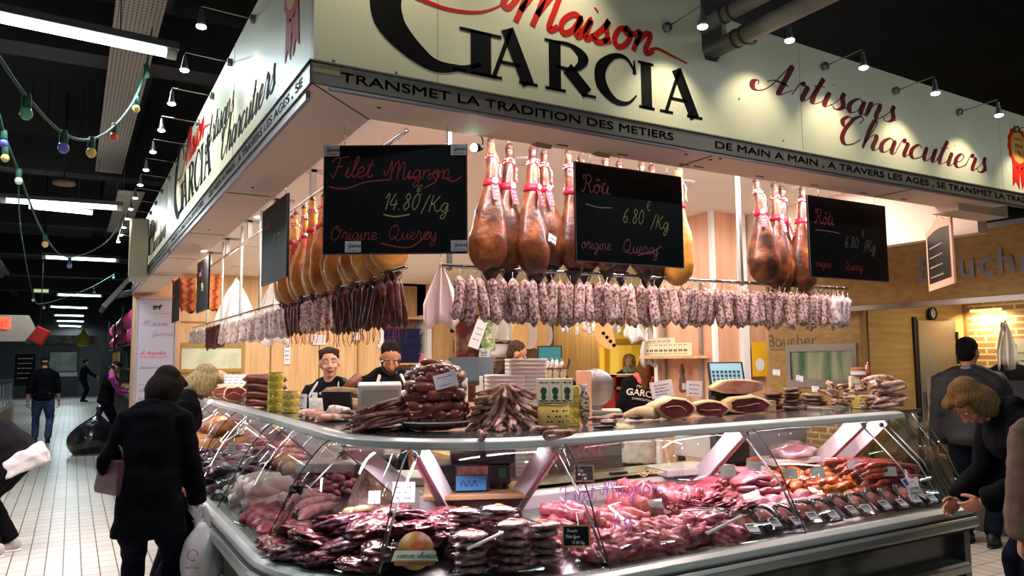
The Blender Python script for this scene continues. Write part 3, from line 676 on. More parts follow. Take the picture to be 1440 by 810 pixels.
# ------------------------------------------------------------------ hall ceiling: tubes, tray, pipes, bulbs
def tube_light(p, q, label, r=.03, power=30):
    p, q = V(p), V(q); o = thing('fluorescent_light', label, 'lamp', group='fluorescent lights over the left aisle'); d = (q-p).normalized(); sd = V((-d.y, d.x, 0)).normalized()
    MB().tube([p, q], r, 10).build('tube', m_tube, o)
    R = [[e+sd*a+V((0, 0, b)) for a, b in ((-.055, .02), (.055, .02), (.035, .075), (-.035, .075))] for e in (p-d*.04, q+d*.04)]
    MB().rings(R, 0, False).build('housing', mk('lamp_housing', '#6f7672', .5), o)
    for e in (p.lerp(q, .2), p.lerp(q, .8)): MB().tube([e+V((0, 0, .07)), (e.x, e.y, 5.2)], .004, 5).build('suspension_wire', m_dark, o)
    for e in (p, q): MB().tube([e-d*.03, e+d*.03], r*1.25, 10).build('end_cap', m_whitep, o)
    settle(o); c = (p+q)/2
    l = area('fluorescent', (c.x, c.y, c.z-.05), (q-p).length, power, (.78, .94, 1), sy=.06, target=(c.x, c.y, 0)); l.rotation_euler = (0, 0, atan2(d.y, d.x))
TL = [((-1.0, 5.05, 3.6), (.48, 5.2, 3.6), 'large fluorescent tube nearest the front, top left', 48),
      (at(5, 281, Z=3.6), at(168, 292, Z=3.6), 'long fluorescent tube, front one of the overlapping pair', 45),
      (at(45, 290, Z=3.55), at(126, 298, Z=3.55), 'short fluorescent tube, rear one of the overlapping pair', 25),
      (at(62, 361, Z=3.6), at(165, 366, Z=3.6), 'fluorescent tube third in depth over the aisle', 55),
      (at(80, 414, Z=3.6), at(143, 416, Z=3.6), 'fluorescent tube fourth in depth over the aisle', 60),
      (at(70, 431, Z=3.6), at(123, 433, Z=3.6), 'fluorescent tube fifth in depth over the aisle', 60),
      (at(76, 443, Z=3.6), at(118, 444, Z=3.6), 'fluorescent tube sixth in depth over the aisle', 60),
      (at(79, 451, Z=3.6), at(118, 452, Z=3.6), 'fluorescent tube seventh in depth over the aisle', 60),
      (at(83, 458, Z=3.4), at(114, 459, Z=3.4), 'fluorescent tube furthest down the aisle', 60)]
for p, q, lb, pw in TL: tube_light(p, q, lb, .03 if p[1] < 6 else .035, pw)
for i, (p, q) in enumerate((((6.2, 8.6, 3.5), (7.6, 8.6, 3.5)), ((-2.4, -1.0, 3.9), (-1, -1.0, 3.9)), ((1.2, -1.6, 3.9), (2.6, -1.6, 3.9)), ((4.6, .2, 3.9), (6.0, .2, 3.9)), ((-3.2, 8, 3.6), (-1.9, 8, 3.6)), ((-2.6, 14.5, 3.6), (-1.3, 14.5, 3.6)))):
    tube_light(p, q, ('fluorescent tube hanging behind the butcher sign', 'fluorescent tube behind the photographer over the aisle', 'fluorescent tube over the crossing before the counter', 'fluorescent tube over the right-hand aisle', 'fluorescent tube over the left-hand stalls', 'unseen fluorescent tube added to brighten the board with glowing letters')[i], .03, (35, 32, 40, 26, 40, 50)[i])  # last tube is out of view, added to brighten the hanging sign board
# perforated cable tray
a, b, c = at(155, 75, Z=4.2), at(215, 75, Z=4.2), at(143, 242, Z=4.2)
m_perf = mk('perforated_tray', '#8b847d', .6, col2='#2b2927', scale=1, tex='noise')
nt = m_perf.node_tree; N = nt.nodes; br = N.new('ShaderNodeTexBrick'); tcn = N.new('ShaderNodeTexCoord'); nt.links.new(tcn.outputs['Object'], br.inputs['Vector'])
br.inputs['Scale'].default_value = 1; br.inputs['Brick Width'].default_value = .03; br.inputs['Row Height'].default_value = .05; br.inputs['Mortar Size'].default_value = .011; br.offset = 0
br.inputs['Color1'].default_value = lin('#26221f'); br.inputs['Color2'].default_value = lin('#332e2a'); br.inputs['Mortar'].default_value = lin('#a39a90')
nt.links.new(br.outputs['Color'], N['Principled BSDF'].inputs['Base Color'])
t = MB(); t.bb((a.x, a.y-3, 4.2), (b.x, c.y, 4.204)); t.bb((a.x-.004, a.y-3, 4.2), (a.x, c.y, 4.26)); t.bb((b.x, a.y-3, 4.2), (b.x+.004, c.y, 4.26))
t.bb((a.x+.1, a.y, 4.2), (a.x+.104, a.y+.004, 5.2)).bb((a.x+.1, c.y-.3, 4.2), (a.x+.104, c.y-.296, 5.2)); tag(settle(t.build('cable_tray', m_perf)), 'grey perforated cable tray under the dark ceiling above the aisle', 'cable tray')
t = MB(); t.bb((.42, 10.5, 3.75), (.72, 14, 3.76)).bb((.5, 11, 3.75), (.504, 11.004, 5.2)).bb((.5, 13, 3.75), (.504, 13.004, 5.2)); tag(settle(t.build('cable_tray', m_perf)), 'short perforated tray piece beyond the second pair of tubes', 'cable tray')
for z, x, r, lb in ((3.125, 2.685, .05, 'lower of the two grey pipes passing through the notch in the fascia'), (3.225, 2.61, .044, 'upper of the two grey pipes passing through the notch in the fascia')):
    o = thing('ceiling_pipe', lb, 'pipe'); MB().tube([(x, .3, z), (x, 3.6, z)], r*.86, 18).build('pipe', m_duct, o)
    for y in (2.42, 2.47): MB().tube([(x, y, z), (x, y+.012, z)], r*.95, 18).build('joint_ring', mk('dark_ring', '#35332f', .6), o)
    settle(o)
# coloured bulbs on cords
m_cord = mk('green_cord', '#2c5a4c', .6); m_sock = mk('green_socket', '#1f5546', .5)
BC = {'green': '#5f9a77', 'blue': '#6168c0', 'yellow': '#d6b66a', 'red': '#c9563e', 'white': '#cfd2c4', 'teal': '#63b89b'}
def cord(pts, bulbs, nm):
    P = [V(p) for p in pts]; o = thing('festoon_string', nm, 'cord'); MB().tube(cr(P, 6), .007, 6).build('cable', m_cord, o); settle(o)
    for i, (p, c, lb) in enumerate(bulbs):
        p = V(p); b = thing('festoon_bulb', lb, 'bulb', p, group='coloured bulbs on the green cords')
        MB().lathe([(.012, .012), (.017, .0), (.018, -.04), (.016, -.046)], 12).build('socket', m_sock, b)
        MB().ell((0, 0, -.068), (.024, .024, .027), 12, 8).build('glass_bulb', mk('bulb_'+c, BC[c], .25, coat=.5, emit=BC[c], estr=.12), b)
cord([at(-25, 40, D=2.6), at(0, 82, D=2.75), at(38, 136, D=3.0), at(88, 187, D=3.4), at(128, 196, D=3.8), at(162, 176, D=4.3), at(190, 138, D=4.8), at(206, 92, D=5.3), at(214, 40, D=5.8)],
     [(at(38, 136, D=3.0), 'green', 'green festoon bulb hanging nearest on the upper left cord'), (at(90, 187, D=3.4), 'blue', 'blue festoon bulb at the lowest point of the upper left cord'),
      (at(129, 196, D=3.8), 'yellow', 'yellow festoon bulb right of the blue one'), (at(161, 176, D=4.3), 'red', 'red festoon bulb on the rising end of the upper left cord'),
      (at(192, 138, D=4.8), 'yellow', 'yellow festoon bulb above the red one, in front of the perforated tray'), (at(206, 92, D=5.3), 'teal', 'teal festoon bulb just under the large tube')], 'green festoon cord sagging across the top left')
cord([at(-10, 120, D=4.4), at(5, 185, D=4.6), at(24, 235, D=5), at(62, 330, D=6.2), at(98, 362, D=7.5), at(150, 340, D=8.5), at(176, 300, D=9)],
     [(at(6, 186, D=4.6), 'blue', 'blue festoon bulb by the left edge, upper of two'), (at(8, 207, D=4.7), 'yellow', 'yellow festoon bulb by the left edge, lower of two'), (at(27, 240, D=5), 'white', 'white festoon bulb below the black bracket'),
      (at(64, 332, D=6.2), 'yellow', 'yellow festoon bulb under the paired tubes'), (at(98, 364, D=7.5), 'blue', 'blue festoon bulb in the middle of the long cord')], 'long festoon cord over the left aisle')
cord([at(26, 262, D=7), at(30, 330, D=9), at(47, 416, D=12), at(62, 427, D=13), at(120, 408, D=14), at(160, 386, D=15)],
     [(at(47, 416, D=12), 'white', 'white festoon bulb left of the green exit light'), (at(62, 427, D=13), 'white', 'white festoon bulb over the far aisle'), (at(133, 406, D=14), 'yellow', 'yellow festoon bulb before the tilted panel'), (at(160, 386, D=15), 'blue', 'blue festoon bulb beside the light box')], 'festoon cord far down the aisle')
cord([at(1236, 340, D=9), at(1246, 345, D=9), at(1320, 332, D=9), at(1400, 322, D=9), at(1460, 310, D=9)],
     [(at(1243, 345, D=9), 'teal', 'teal festoon bulb right of the third blackboard'), (at(1345, 331, D=9), 'white', 'white festoon bulb above the floodlight'), (at(1383, 326, D=9), 'white', 'white festoon bulb right of the floodlight arm'), (at(1428, 318, D=9), 'yellow', 'yellow festoon bulb at the right edge over the butcher sign')], 'festoon cord above the butcher sign')
o = thing('round_speaker', 'round brownish ceiling speaker left of the tray', 'speaker'); p = at(90, 258, D=10)
MB().lathe([(.001, .05), (.13, .05), (.14, .0), (.12, -.02), (.001, -.02)], 20, p).build('body', mk('brown_plastic', '#7d6252', .6), o); MB().tube([p+V((0, 0, .04)), (p.x, p.y, 5.2)], .01, 6).build('drop_rod', m_dark, o); settle(o)

# ------------------------------------------------------------------ end of the left run: writing board, light box sign, tilted panel
o = thing('menu_whiteboard', 'tall white writing board with red and grey handwriting at the end of the left counter', 'sign')
x0, x1, z0_, z1_ = .78, 1.26, .75, 2.5
MB().bb((x0, 11.84, z0_), (x1, 11.86, z1_)).build('panel', mk('whiteboard_face', '#a39ca8', .5), o)
t = MB()
for a_, b_ in (((x0-.03, 11.83, z0_-.02), (x0, 11.87, z1_+.02)), ((x1, 11.83, z0_-.02), (x1+.02, 11.87, z1_+.02)), ((x0-.03, 11.83, z1_), (x1+.02, 11.87, z1_+.03))): t.bb(a_, b_)
t.build('frame', m_alu, o)
a_, b_ = MB(), MB(); UX, UZ = (1, 0, 0), (0, 0, 1)
for mb, tx, x, z, s_ in ((a_, 'Maison', .66, 2.12, .085), (a_, 'Garcia', .78, 1.98, .08), (b_, 'A deguster', .64, 1.72, .06), (a_, 'charcuterie', .64, 1.52, .045), (a_, 'du pays', .82, 1.42, .045), (a_, 'rillons', .64, 1.2, .055), (a_, 'terrine', .64, 1.09, .05), (a_, 'saucisse', .64, .98, .05), (a_, 'jambon', .64, .88, .05)):
    script(mb, tx, (x+.18, 11.839, z), UX, UZ, s_, pen=1.0)
for x, z, L in ((.8, 2.3, .25), (.64, 1.68, .36), (.64, 1.3, .4)): b_.bb((x+.18, 11.838, z), (x+.18+L, 11.84, z+.006))
a_.build('grey_writing', mk('grey_marker', '#8c7f9c', .6), o); b_.build('red_writing', mk('red_marker', '#cf5a6e', .6), o)
t = MB()
for dx, dz, w_, h_ in ((0, 0, .1, .03), (.085, .02, .03, .025), (.0, -.03, .015, .03), (.03, -.03, .012, .03), (.075, -.03, .015, .03)): t.bb((.97+dx, 11.836, 2.38+dz), (.97+dx+w_, 11.84, 2.38+dz+h_))
t.build('animal_emblem', m_black, o); settle(o)
o = thing('light_box', 'tall beige double-sided light box projecting from the left fascia end', 'sign')
MB().bb((.50, 9.2, 2.55), (.69, 9.36, 3.2)).build('case', mk('light_box_face', '#b9b096', .5), o, bevel=.02); MB().bb((.68, 9.25, 2.8), (.71, 9.3, 3.0)).build('bracket', m_dark, o)
MB().bb((.51, 9.22, 2.5), (.68, 9.34, 2.55)).build('foot_panel', mk('light_box_face', '#b9b096'), o); settle(o)

# ------------------------------------------------------------------ neighbours beyond, on the right of the left aisle
o = thing('tilted_canopy', 'grey tilted canopy panel of the next stall on thin rods', 'canopy')
a_, b_ = at(163, 398, Y=13.5), at(141, 432, Y=13.5); t = MB()
t.prism([(0, 0), (.35, .45), (.40, .42), (.06, -.04)], (b_.x, 13.0, b_.z), (1, 0, 0), (0, 0, 1), (0, 1.6, 0)); t.build('panel', mk('grey_canopy', '#6d6a67', .6), o)
for i in range(4): MB().tube([(b_.x+.15, 13.1+i*.4, b_.z+.2), (1.0, 13.1+i*.4, b_.z+.3)], .012, 6).build('rod', m_alu, o)
settle(o)
o = thing('market_stall', 'dim neighbouring stall with shelves beyond the writing board', 'stall')
t = MB(); t.bb((.95, 12.6, 0), (3, 28, .95)); t.build('base', mk('stall_base', '#3a3430', .6), o)
MB().bb((.9, 12.6, .95), (3, 28, 1.0)).build('counter_top', m_steel, o)
for z in (1.45, 1.95): MB().bb((.98, 12.7, z), (1.5, 27.5, z+.03)).build('shelf', mk('stall_shelf', '#4f4238', .6), o)
for y in (12.65, 16, 19.5, 23, 27): MB().bb((.95, y, .95), (.99, y+.04, 2.9)).build('post', m_dark, o)
MB().bb((1.5, 12.7, .95), (1.55, 27.5, 2.9)).build('back_panel', mk('stall_back', '#5a3a34', .7, col2='#2b2a2c', scale=4), o); settle(o)
rr = random.Random(3)
for i in range(14):
    y = 15.5+.85*i; z = (1.98, 2.35, 2.35)[i % 3]; o = tag(settle(MB().add(*blob_mesh((.16, .2, .2), i, .3, 2, 2)).xf(Matrix.Translation((1.12, y, z+.2))).build('wrapped_parcel', mk('pink_parcel', ('#d4477e', '#c23560', '#b54a6a')[i % 3], .3, coat=.5))),
        'shiny pink wrapped parcel on the neighbouring stall, %s from the writing board' % nth(i+1), 'parcel', 'pink parcels on the neighbouring stall')
for i in range(10):
    y = 13.5+1.3*i; c = ('#d9a02f', '#c54b2e', '#e2d3a2', '#6d8a4a', '#c76a43')[i % 5]
    tag(settle(MB().add(*blob_mesh((.17, .34, .09), i+30, .3, 2, 2)).xf(Matrix.Translation((1.1, y, 1.06))).build('food_tray', mk('deli_%d' % (i % 5), c, .5))), 'heaped deli tray on the neighbouring counter, %s from the writing board' % nth(i+1), 'food', 'deli trays on the neighbouring counter')
o = thing('lit_poster', 'backlit yellow and black food poster on the neighbouring stall', 'poster')
MB().bb((.93, 19.7, 1.25), (.95, 22.8, 1.85)).build('panel', mk('poster', '#caa23c', .5, col2='#171210', scale=3.2, lo=.45, hi=.55, emit='#8a6420', estr=.25), o); settle(o)

# ------------------------------------------------------------------ left-hand stalls
o = thing('market_stall', 'left-hand stall with brick foot and glass counter by the left edge', 'stall')
MB().bb((-3.2, 14.5, 0), (-1.28, 24, .55)).build('brick_foot', m_brick, o); MB().bb((-3.2, 14.5, .55), (-1.3, 24, .62)).build('ledge', m_steel, o)
t = MB(); t.bb((-1.33, 14.5, .62), (-1.32, 24, 1.15)); t.build('counter_glass', mk('lit_counter_glass', '#b9bcc8', .2, coat=.5), o)
for i in range(9): MB().bb((-1.335, 14.5+i*1.05, .62), (-1.305, 14.53+i*1.05, 1.18)).build('post', m_alu, o)
MB().bb((-1.7, 14.5, 1.15), (-1.3, 24, 1.19)).build('top', m_steel, o)
MB().bb((-3.3, 14.4, 0), (-3.2, 24, 2.6)).build('back_panel', mk('stall_inside', '#6b5544', .7, col2='#2a2420', scale=3), o); settle(o)
for i in range(8):
    tag(settle(MB().add(*blob_mesh((.2, .3, .1), i+50, .3, 2, 2)).xf(Matrix.Translation((-1.7, 15.3+i*.8, 1.26))).build('food_tray', mk('deli_pink%d' % (i % 2), ('#c86a8e', '#b0527e')[i % 2], .5))), 'pinkish meat heap on the left-hand counter, %s from the front' % nth(i+1), 'food', 'meat heaps on the left-hand counter')
o = thing('hanging_sign', 'beige sign board with glowing red letters hanging at the left edge', 'sign')
p0, p1, p2 = at(-30, 508, Y=17), at(50, 508, Y=17), at(-30, 452, Y=17)
zt, zb = at(20, 443, Y=17).z, at(20, 480, Y=17).z; xr = at(50, 460, Y=17).x; xm = at(41, 460, Y=17).x
MB().prism([(-3.2, zb), (at(36, 460, Y=17).x, zb), (xr, (zb+zt)/2), (at(40, 460, Y=17).x, zt), (-3.2, zt)], (0, 17, 0), (1, 0, 0), (0, 0, 1), (0, .12, 0)).build('board', mk('beige_board', '#cdbfae', .5), o)
t = MB(); zc = at(8, 461, Y=17).z; sans(t, 'ERIE', (at(-29, 461, Y=17).x, 16.985, zc), UX, UZ, at(8, 447, Y=17).z-zc, bold=.03); t.build('neon_letters', mk('red_neon', '#ff3a20', .4, emit='#ff3018', estr=5), o); settle(o)
o = thing('red_lantern', 'red translucent lantern box at the end of the glowing sign', 'lamp'); p = at(56, 472, Y=16.9)
MB().box(p, (.25, .25, .3), Matrix.Rotation(.5, 3, 'Y')).build('shade', mk('red_plastic', '#a81c18', .4, emit='#a01810', estr=.25), o, bevel=.03); MB().tube([p+V((0, 0, .15)), (p.x, p.y, 5.2)], .01, 6).build('hanger', m_dark, o); settle(o)
o = thing('slatted_canopy', 'slatted timber canopy of the left-hand stall', 'canopy')
a_, b_ = at(0, 338, X=-1.25), at(28, 398, X=-1.25)
t = MB()
for i in range(9): t.bb((-2.2+i*.11, 9, 2.9+i*.07), (-2.08+i*.11, 19, 2.95+i*.07))
t.build('slats', mk('canopy_wood', '#8d7c6b', .6), o); settle(o)
o = thing('lit_sign', 'small green-lit menu sign on the left-hand stall', 'sign')
MB().bb((-1.34, 13.2, 2.72), (-1.26, 14.6, 3.25)).build('case', m_dark, o); MB().bb((-1.262, 13.25, 2.77), (-1.255, 14.55, 3.2)).build('face', mk('green_sign', '#6f9a86', .4, emit='#4f9a80', estr=.5, col2='#dfeee0', scale=8), o); settle(o)
o = thing('exit_sign', 'small green-white emergency exit light over the far aisle', 'sign'); p = at(58, 409, Y=20)
MB().box(p, (.28, .06, .07)).build('lens', mk('exit_lens', '#c9d2a8', .4, emit='#c8d5a0', estr=.8), o); MB().box(p+V((0, .04, 0)), (.38, .05, .13)).build('case', m_dark, o); MB().tube([p+V((0, .04, .06)), (p.x, p.y+.04, 5.2)], .008, 5).build('drop_rod', m_dark, o); settle(o)
# far end of the aisle: shutters and display cases
o = thing('market_stall', 'dark stall with pale shelf band closing the far end of the aisle', 'stall')
y = 42; MB().bb((-3, y, 0), (.6, y+.2, 2.9)).build('front', mk('stall_front', '#43464a', .6), o); MB().bb((-.9, y-.05, 1.2), (.2, y, 2.1)).build('display_window', mk('dim_window', '#7f8d88', .3, col2='#4a5654', scale=2, emit='#6a7a76', estr=.15), o)
MB().bb((-.9, y-.1, .95), (.25, y, 1.15)).build('shelf_band', m_steel, o); MB().bb((.3, y-.1, 0), (1.2, y+.1, 2.7)).build('shutter', mk('shutter', '#5c605f', .6), o); MB().bb((-2, y-.2, 2.5), (1.2, y, 2.9)).build('header', mk('stall_header', '#7b766c', .6, col2='#3d3a36', scale=3), o); settle(o)
for p_, c_, lb in ((at(117, 478, Y=24), '#c9c64a', 'pale yellow bag hanging on the far stall'),):
    tag(settle(MB().lathe([(.02, .35), (.06, .2), (.16, .08), (.17, -.12), (.1, -.18)], 14, p_).build('hanging_bag', mk('yellow_bag', c_, .6))), lb, 'bag')
o = thing('menu_board', 'black chalk menu board beside the far left stall', 'sign'); p_ = at(35, 520, Y=26)
MB().box(p_, (.5, .05, .9)).build('panel', m_slate, o); t = MB()
for i in range(5): scrawl(t, p_+V((-.18, -.03, .32-i*.14)), UX, UZ, .36, .03, i)
t.build('chalk_writing', m_paper, o); settle(o)

# ------------------------------------------------------------------ the butcher opposite, on the right
XB = 7.0
o = thing('butcher_fascia', 'honey wood fascia with raised grey letters of the butcher opposite', 'sign')
MB().bb((XB, 1.5, 2.11), (XB+.06, 7.6, 2.72)).build('board', m_boucherwood, o)
for z in (2.07, 2.72): MB().bb((XB-.015, 1.5, z), (XB+.06, 7.6, z+.05)).build('steel_trim', m_steel, o)
t = MB(); u_ = V((0, -1, 0))
sans(t, 'Boucher', (XB-.008, at(1292, 405, X=XB).y, 2.31), u_, UZ, .25, bold=.012, lift=.004, width=.92, spacing=1.12); t.build('raised_letters', mk('zinc_letters', '#8f9aa8', .4, .4), o)
t = MB(); sans(t, '05 61 21 23 39', (XB-.002, 6.75, 2.33), u_, UZ, .085, bold=0); t.build('phone_number', m_text, o); settle(o)
struct('wall_butcher_left', MB().bb((7.2, 5.1, 0), (7.3, 7.6, 2.2)), m_boucherwood)
struct('wall_butcher_rear', MB().bb((7.3, 5.07, 0), (9.2, 5.17, 2.3)), m_boucherwood)
struct('wall_butcher_brick', MB().bb((9.1, -1, 0), (9.2, 5.07, 2.6)), m_brick)
struct('wall_low_brick', MB().bb((7.12, 5.08, 0), (7.2, 7.6, 1.0)), m_brick)
struct('ceiling_butcher', MB().bb((7.0, -1, 2.62), (9.2, 5.2, 2.66)), m_white)
t = MB(); t.bb((7.18, 5.04, 0), (7.22, 5.08, 2.2)); t.bb((9.07, 5.03, 0), (9.1, 5.07, 2.2)); struct('trim_20', t, mk('wood_post', '#96784a', .5))
t = MB(); sans(t, 'Boucher', (7.197, 6.35, 1.72), u_, UZ, .15, lift=.002); t.bb((7.194, 5.3, 1.68), (7.2, 6.3, 1.69)); tag(settle(t.build('wall_lettering', mk('grey_letters', '#77705f', .5))), 'grey underlined lettering on the honey wood wall behind the salami', 'sign')
o = thing('serving_hatch', 'steel-framed serving window in the honey wood wall', 'window')
t = MB(); y0, y1, zb_, zt_ = 5.2, 6.0, 1.34, 1.66
for a_, b_ in (((y0-.06, zb_-.08), (y1+.06, zb_)), ((y0-.06, zt_), (y1+.06, zt_+.08)), ((y0-.06, zb_), (y0, zt_)), ((y1, zb_), (y1+.06, zt_))): t.bb((7.17, a_[0], a_[1]), (7.2, b_[0], b_[1]))
t.build('frame', m_steel, o); MB().bb((7.19, y0, zb_), (7.199, y1, zt_)).build('pane', mk('green_pane', '#4f7a62', .2, col2='#b4bda2', scale=2.5, coat=.5, stretch=(1, 3, .3)), o); settle(o)
o = thing('cold_room_door', 'brushed steel cold room door under the wall clock', 'door')
MB().bb((8.12, 5.03, .02), (8.85, 5.07, 2.0)).build('leaf', m_steel, o, bevel=.006); MB().bb((8.06, 5.04, 0), (8.12, 5.07, 2.03)).build('gasket', m_black, o)
for z in (1.5, 1.75): MB().bb((8.84, 5.015, z), (8.87, 5.035, z+.12)).build('hinge', m_black, o)
MB().bb((8.17, 5.0, 1.0), (8.2, 5.03, 1.2)).build('handle', m_chrome, o); settle(o)
o = thing('wall_clock', 'small round black-rimmed clock above the steel door', 'clock'); p = at(1309, 441, Y=5.05); Rm = Matrix.Rotation(pi/2, 4, 'X')
MB().lathe([(.001, 0), (.07, 0), (.075, .03), (.06, .04), (.055, .02), (.001, .02)], 20).xf(Matrix.Translation(p) @ Rm).build('rim', m_black, o)
MB().lathe([(.001, .02), (.055, .02), (.055, .022), (.001, .022)], 20).xf(Matrix.Translation(p) @ Rm).build('dial', m_paper, o)
MB().bb((p.x-.003, p.y-.027, p.z), (p.x+.003, p.y-.024, p.z+.04)).bb((p.x, p.y-.027, p.z-.003), (p.x+.025, p.y-.024, p.z+.003)).build('hands', m_black, o); settle(o)
o = thing('price_list', 'pale printed price list on the brick wall behind the butcher', 'poster'); ya, yb, za, zb_ = 4.62, 3.95, 1.78, 1.32
MB().bb((9.08, yb, za-.75), (9.1, ya, za)).build('sheet', mk('pale_sheet', '#cfcbb8', .5), o); t = MB()
for i in range(6):
    for j in range(2): scrawl(t, (9.079, ya-.08-j*.3, za-.16-i*.09), u_, UZ, .2, .018, i*2+j)
t.build('print', m_ink, o); t = MB(); sans(t, 'TARIF', (9.079, ya-.22, za-.09), u_, UZ, .04, bold=.02); t.build('red_heading', m_redt, o); settle(o)
o = thing('picture_lamp', 'brass strip lamp lighting the brick wall', 'lamp'); ya = at(1368, 437, X=9.05).y; zz = at(1385, 437, X=9.05).z
MB().tube([(9.0, ya, zz), (9.0, ya-.34, zz+.005)], .018, 10).build('tube', mk('brass', '#d8c38a', .3, .7, emit='#ffe2a8', estr=1.2), o); MB().tube([(9.1, ya-.17, zz+.02), (9.0, ya-.17, zz)], .01, 8).build('arm', m_chrome, o); settle(o)
area('picture_lamp_light', (8.98, ya-.17, zz-.03), .3, 10, (1, .8, .5), target=(9.1, ya-.17, zz-.6), sy=.03)
area('butcher_ceiling_light', (8.1, 3.4, 2.6), .12, 32, (1, .85, .6), sy=1.2)
o = thing('strip_light', 'tube fitting under the ceiling of the butcher opposite', 'lamp'); MB().tube([(8.1, 2.8, 2.605), (8.1, 4.0, 2.605)], .012, 8).build('tube', m_tubew, o); settle(o)
o = thing('floodlight', 'grey box floodlight on a bracket before the butcher sign', 'lamp'); p = at(1362, 356, D=8.0)
t = MB(); t.prism([(-.16, -.06), (.16, -.09), (.13, .09), (.06, .13), (-.13, .08)], p, (cos(-.52), sin(-.52), 0), (0, 0, 1), (.1, .17, 0)); t.build('housing', mk('flood_grey', '#8c8f86', .5), o, bevel=.01)
MB().box(p+V((-.0, -.01, -.085)), (.27, .06, .02), Matrix.Rotation(-.52, 3, 'Z')).build('lens', mk('flood_lens', '#f0eedd', .3, emit='#f4f0d8', estr=1.2), o); MB().tube([p+V((.1, .1, .08)), p+V((.3, .0, .14))], .02, 8).build('bracket', m_alu, o); settle(o)
o = thing('butcher_counter', 'glazed counter of the butcher opposite with steel edge', 'counter')
MB().bb((7.25, 1.2, 0), (8.0, 4.45, .9)).build('body', m_panel, o); MB().bb((7.2, 1.2, .9), (8.05, 4.5, .96)).build('edge', m_alu, o, bevel=.01)
MB().bb((7.9, 1.2, .96), (7.95, 4.4, 1.35)).build('back_panel', mk('blue_panel', '#5a6f9a', .4), o); MB().bb((7.25, 4.4, .96), (7.29, 4.44, 1.4)).build('post', m_alu, o)
MB().tube(cr([(7.24, 4.42, .96), (7.28, 4.42, 1.15), (7.4, 4.42, 1.33), (7.6, 4.42, 1.4), (8.0, 4.42, 1.4)], 5), .025, 8).build('glass_edge', m_alu, o)
MB().bb((7.4, 1.2, 1.385), (8.02, 4.44, 1.4)).build('glass_top', m_glassb, o); settle(o)
for i in range(9):
    tag(settle(MB().add(*blob_mesh((.13, .16, .09), i+80, .35, 2.4, 3)).xf(Matrix.Translation((7.5+.18*(i % 2), 2.0+.26*i, 1.05))).build('meat_cut', mk('pale_meat', '#d9a090', .4, col2='#c9806e', scale=20))), 'pale raw meat cut in the butcher counter, %s from its near end' % nth(i+1), 'meat', 'cuts in the butcher counter')
# the yellow-lit shop seen through the stall
struct('wall_yellow_shop', MB().bb((6.5, 14.5, 0), (16, 14.6, 3)), mk('yellow_wall', '#e6b93c', .6, col2='#f3d976', scale=1.2, stretch=(6, 1, .4)))
area('yellow_shop_light', (9.6, 12.6, 2.8), 2.0, 170, (1, .82, .42), sy=1.2)
o = thing('strip_light', 'ceiling panel lamp of the yellow shop behind the stall', 'lamp'); MB().bb((8.6, 12.0, 2.83), (10.6, 13.2, 2.86)).build('panel', m_whitep, o); settle(o)
t = MB(); 
for x in (9.1, 9.9, 10.9): t.bb((x, 14.4, 0), (x+.08, 14.5, 2.4))
t.bb((6.5, 14.4, 1.95), (12, 14.5, 2.05)); struct('trim_21', t, mk('yellow_frame', '#a87f2e', .5))
# ------------------------------------------------------------------ rails over the counter
YR, XRAIL, ZH, ZSAL = 3.36, 1.42, 2.77, 2.075
def rail(name, p, q, r, label, hooks=0, posts=()):
    o = thing(name, label, 'rail'); p, q = V(p), V(q); MB().tube([p, q], r, 10).build('rod', m_chrome, o); t = MB()
    for i in range(hooks):
        c = p.lerp(q, (i+.5)/hooks); t.tube(cr([c+V((0, 0, .012)), c+V((.0, -.012, 0)), c+V((0, -.006, -.022)), c+V((0, .008, -.03))], 3), .0022, 5)
    if hooks: t.build('hook_row', m_chrome, o)
    for c in posts: MB().bb((c[0]-.012, c[1]-.012, p.z-.02), (c[0]+.012, c[1]+.012, 2.95)).build('post', m_alu, o, bevel=.003)
    settle(o)
rail('ham_rail', (1.55, YR, ZH), (4.6, YR, ZH), .013, 'upper chrome rail over the front counter carrying the dark hams', 0)
rail('ham_rail', (XRAIL, 3.5, ZH), (XRAIL, 11.6, ZH), .013, 'upper chrome rail over the left counter carrying the golden hams', 0)
rail('salami_rail', (1.55, YR, ZSAL), (4.62, YR, ZSAL), .011, 'lower rail over the front counter hung with floury salami', 40, [(3.6, YR), (1.6, YR+.02)])
rail('salami_rail', (XRAIL, 3.5, ZSAL), (XRAIL, 11.3, ZSAL), .011, 'lower rail over the left counter hung with salami and dark sausages', 60, [(XRAIL, 6.9), (XRAIL, 7.8), (XRAIL, 8.9), (XRAIL, 9.9)])
t = MB(); 
for y in (5.2, 6.3, 7.4, 8.6, 9.8): t.bb((XRAIL-.02, y, ZH), (XRAIL+.02, y+.05, 2.95)); t.bb((XRAIL-.16, y, 2.93), (XRAIL+.14, y+.05, 2.95))
for x in (2.0, 2.9, 3.8, 4.5): t.bb((x, YR-.02, ZH), (x+.03, YR+.02, 2.95))
struct('trim_30', t, m_alu)
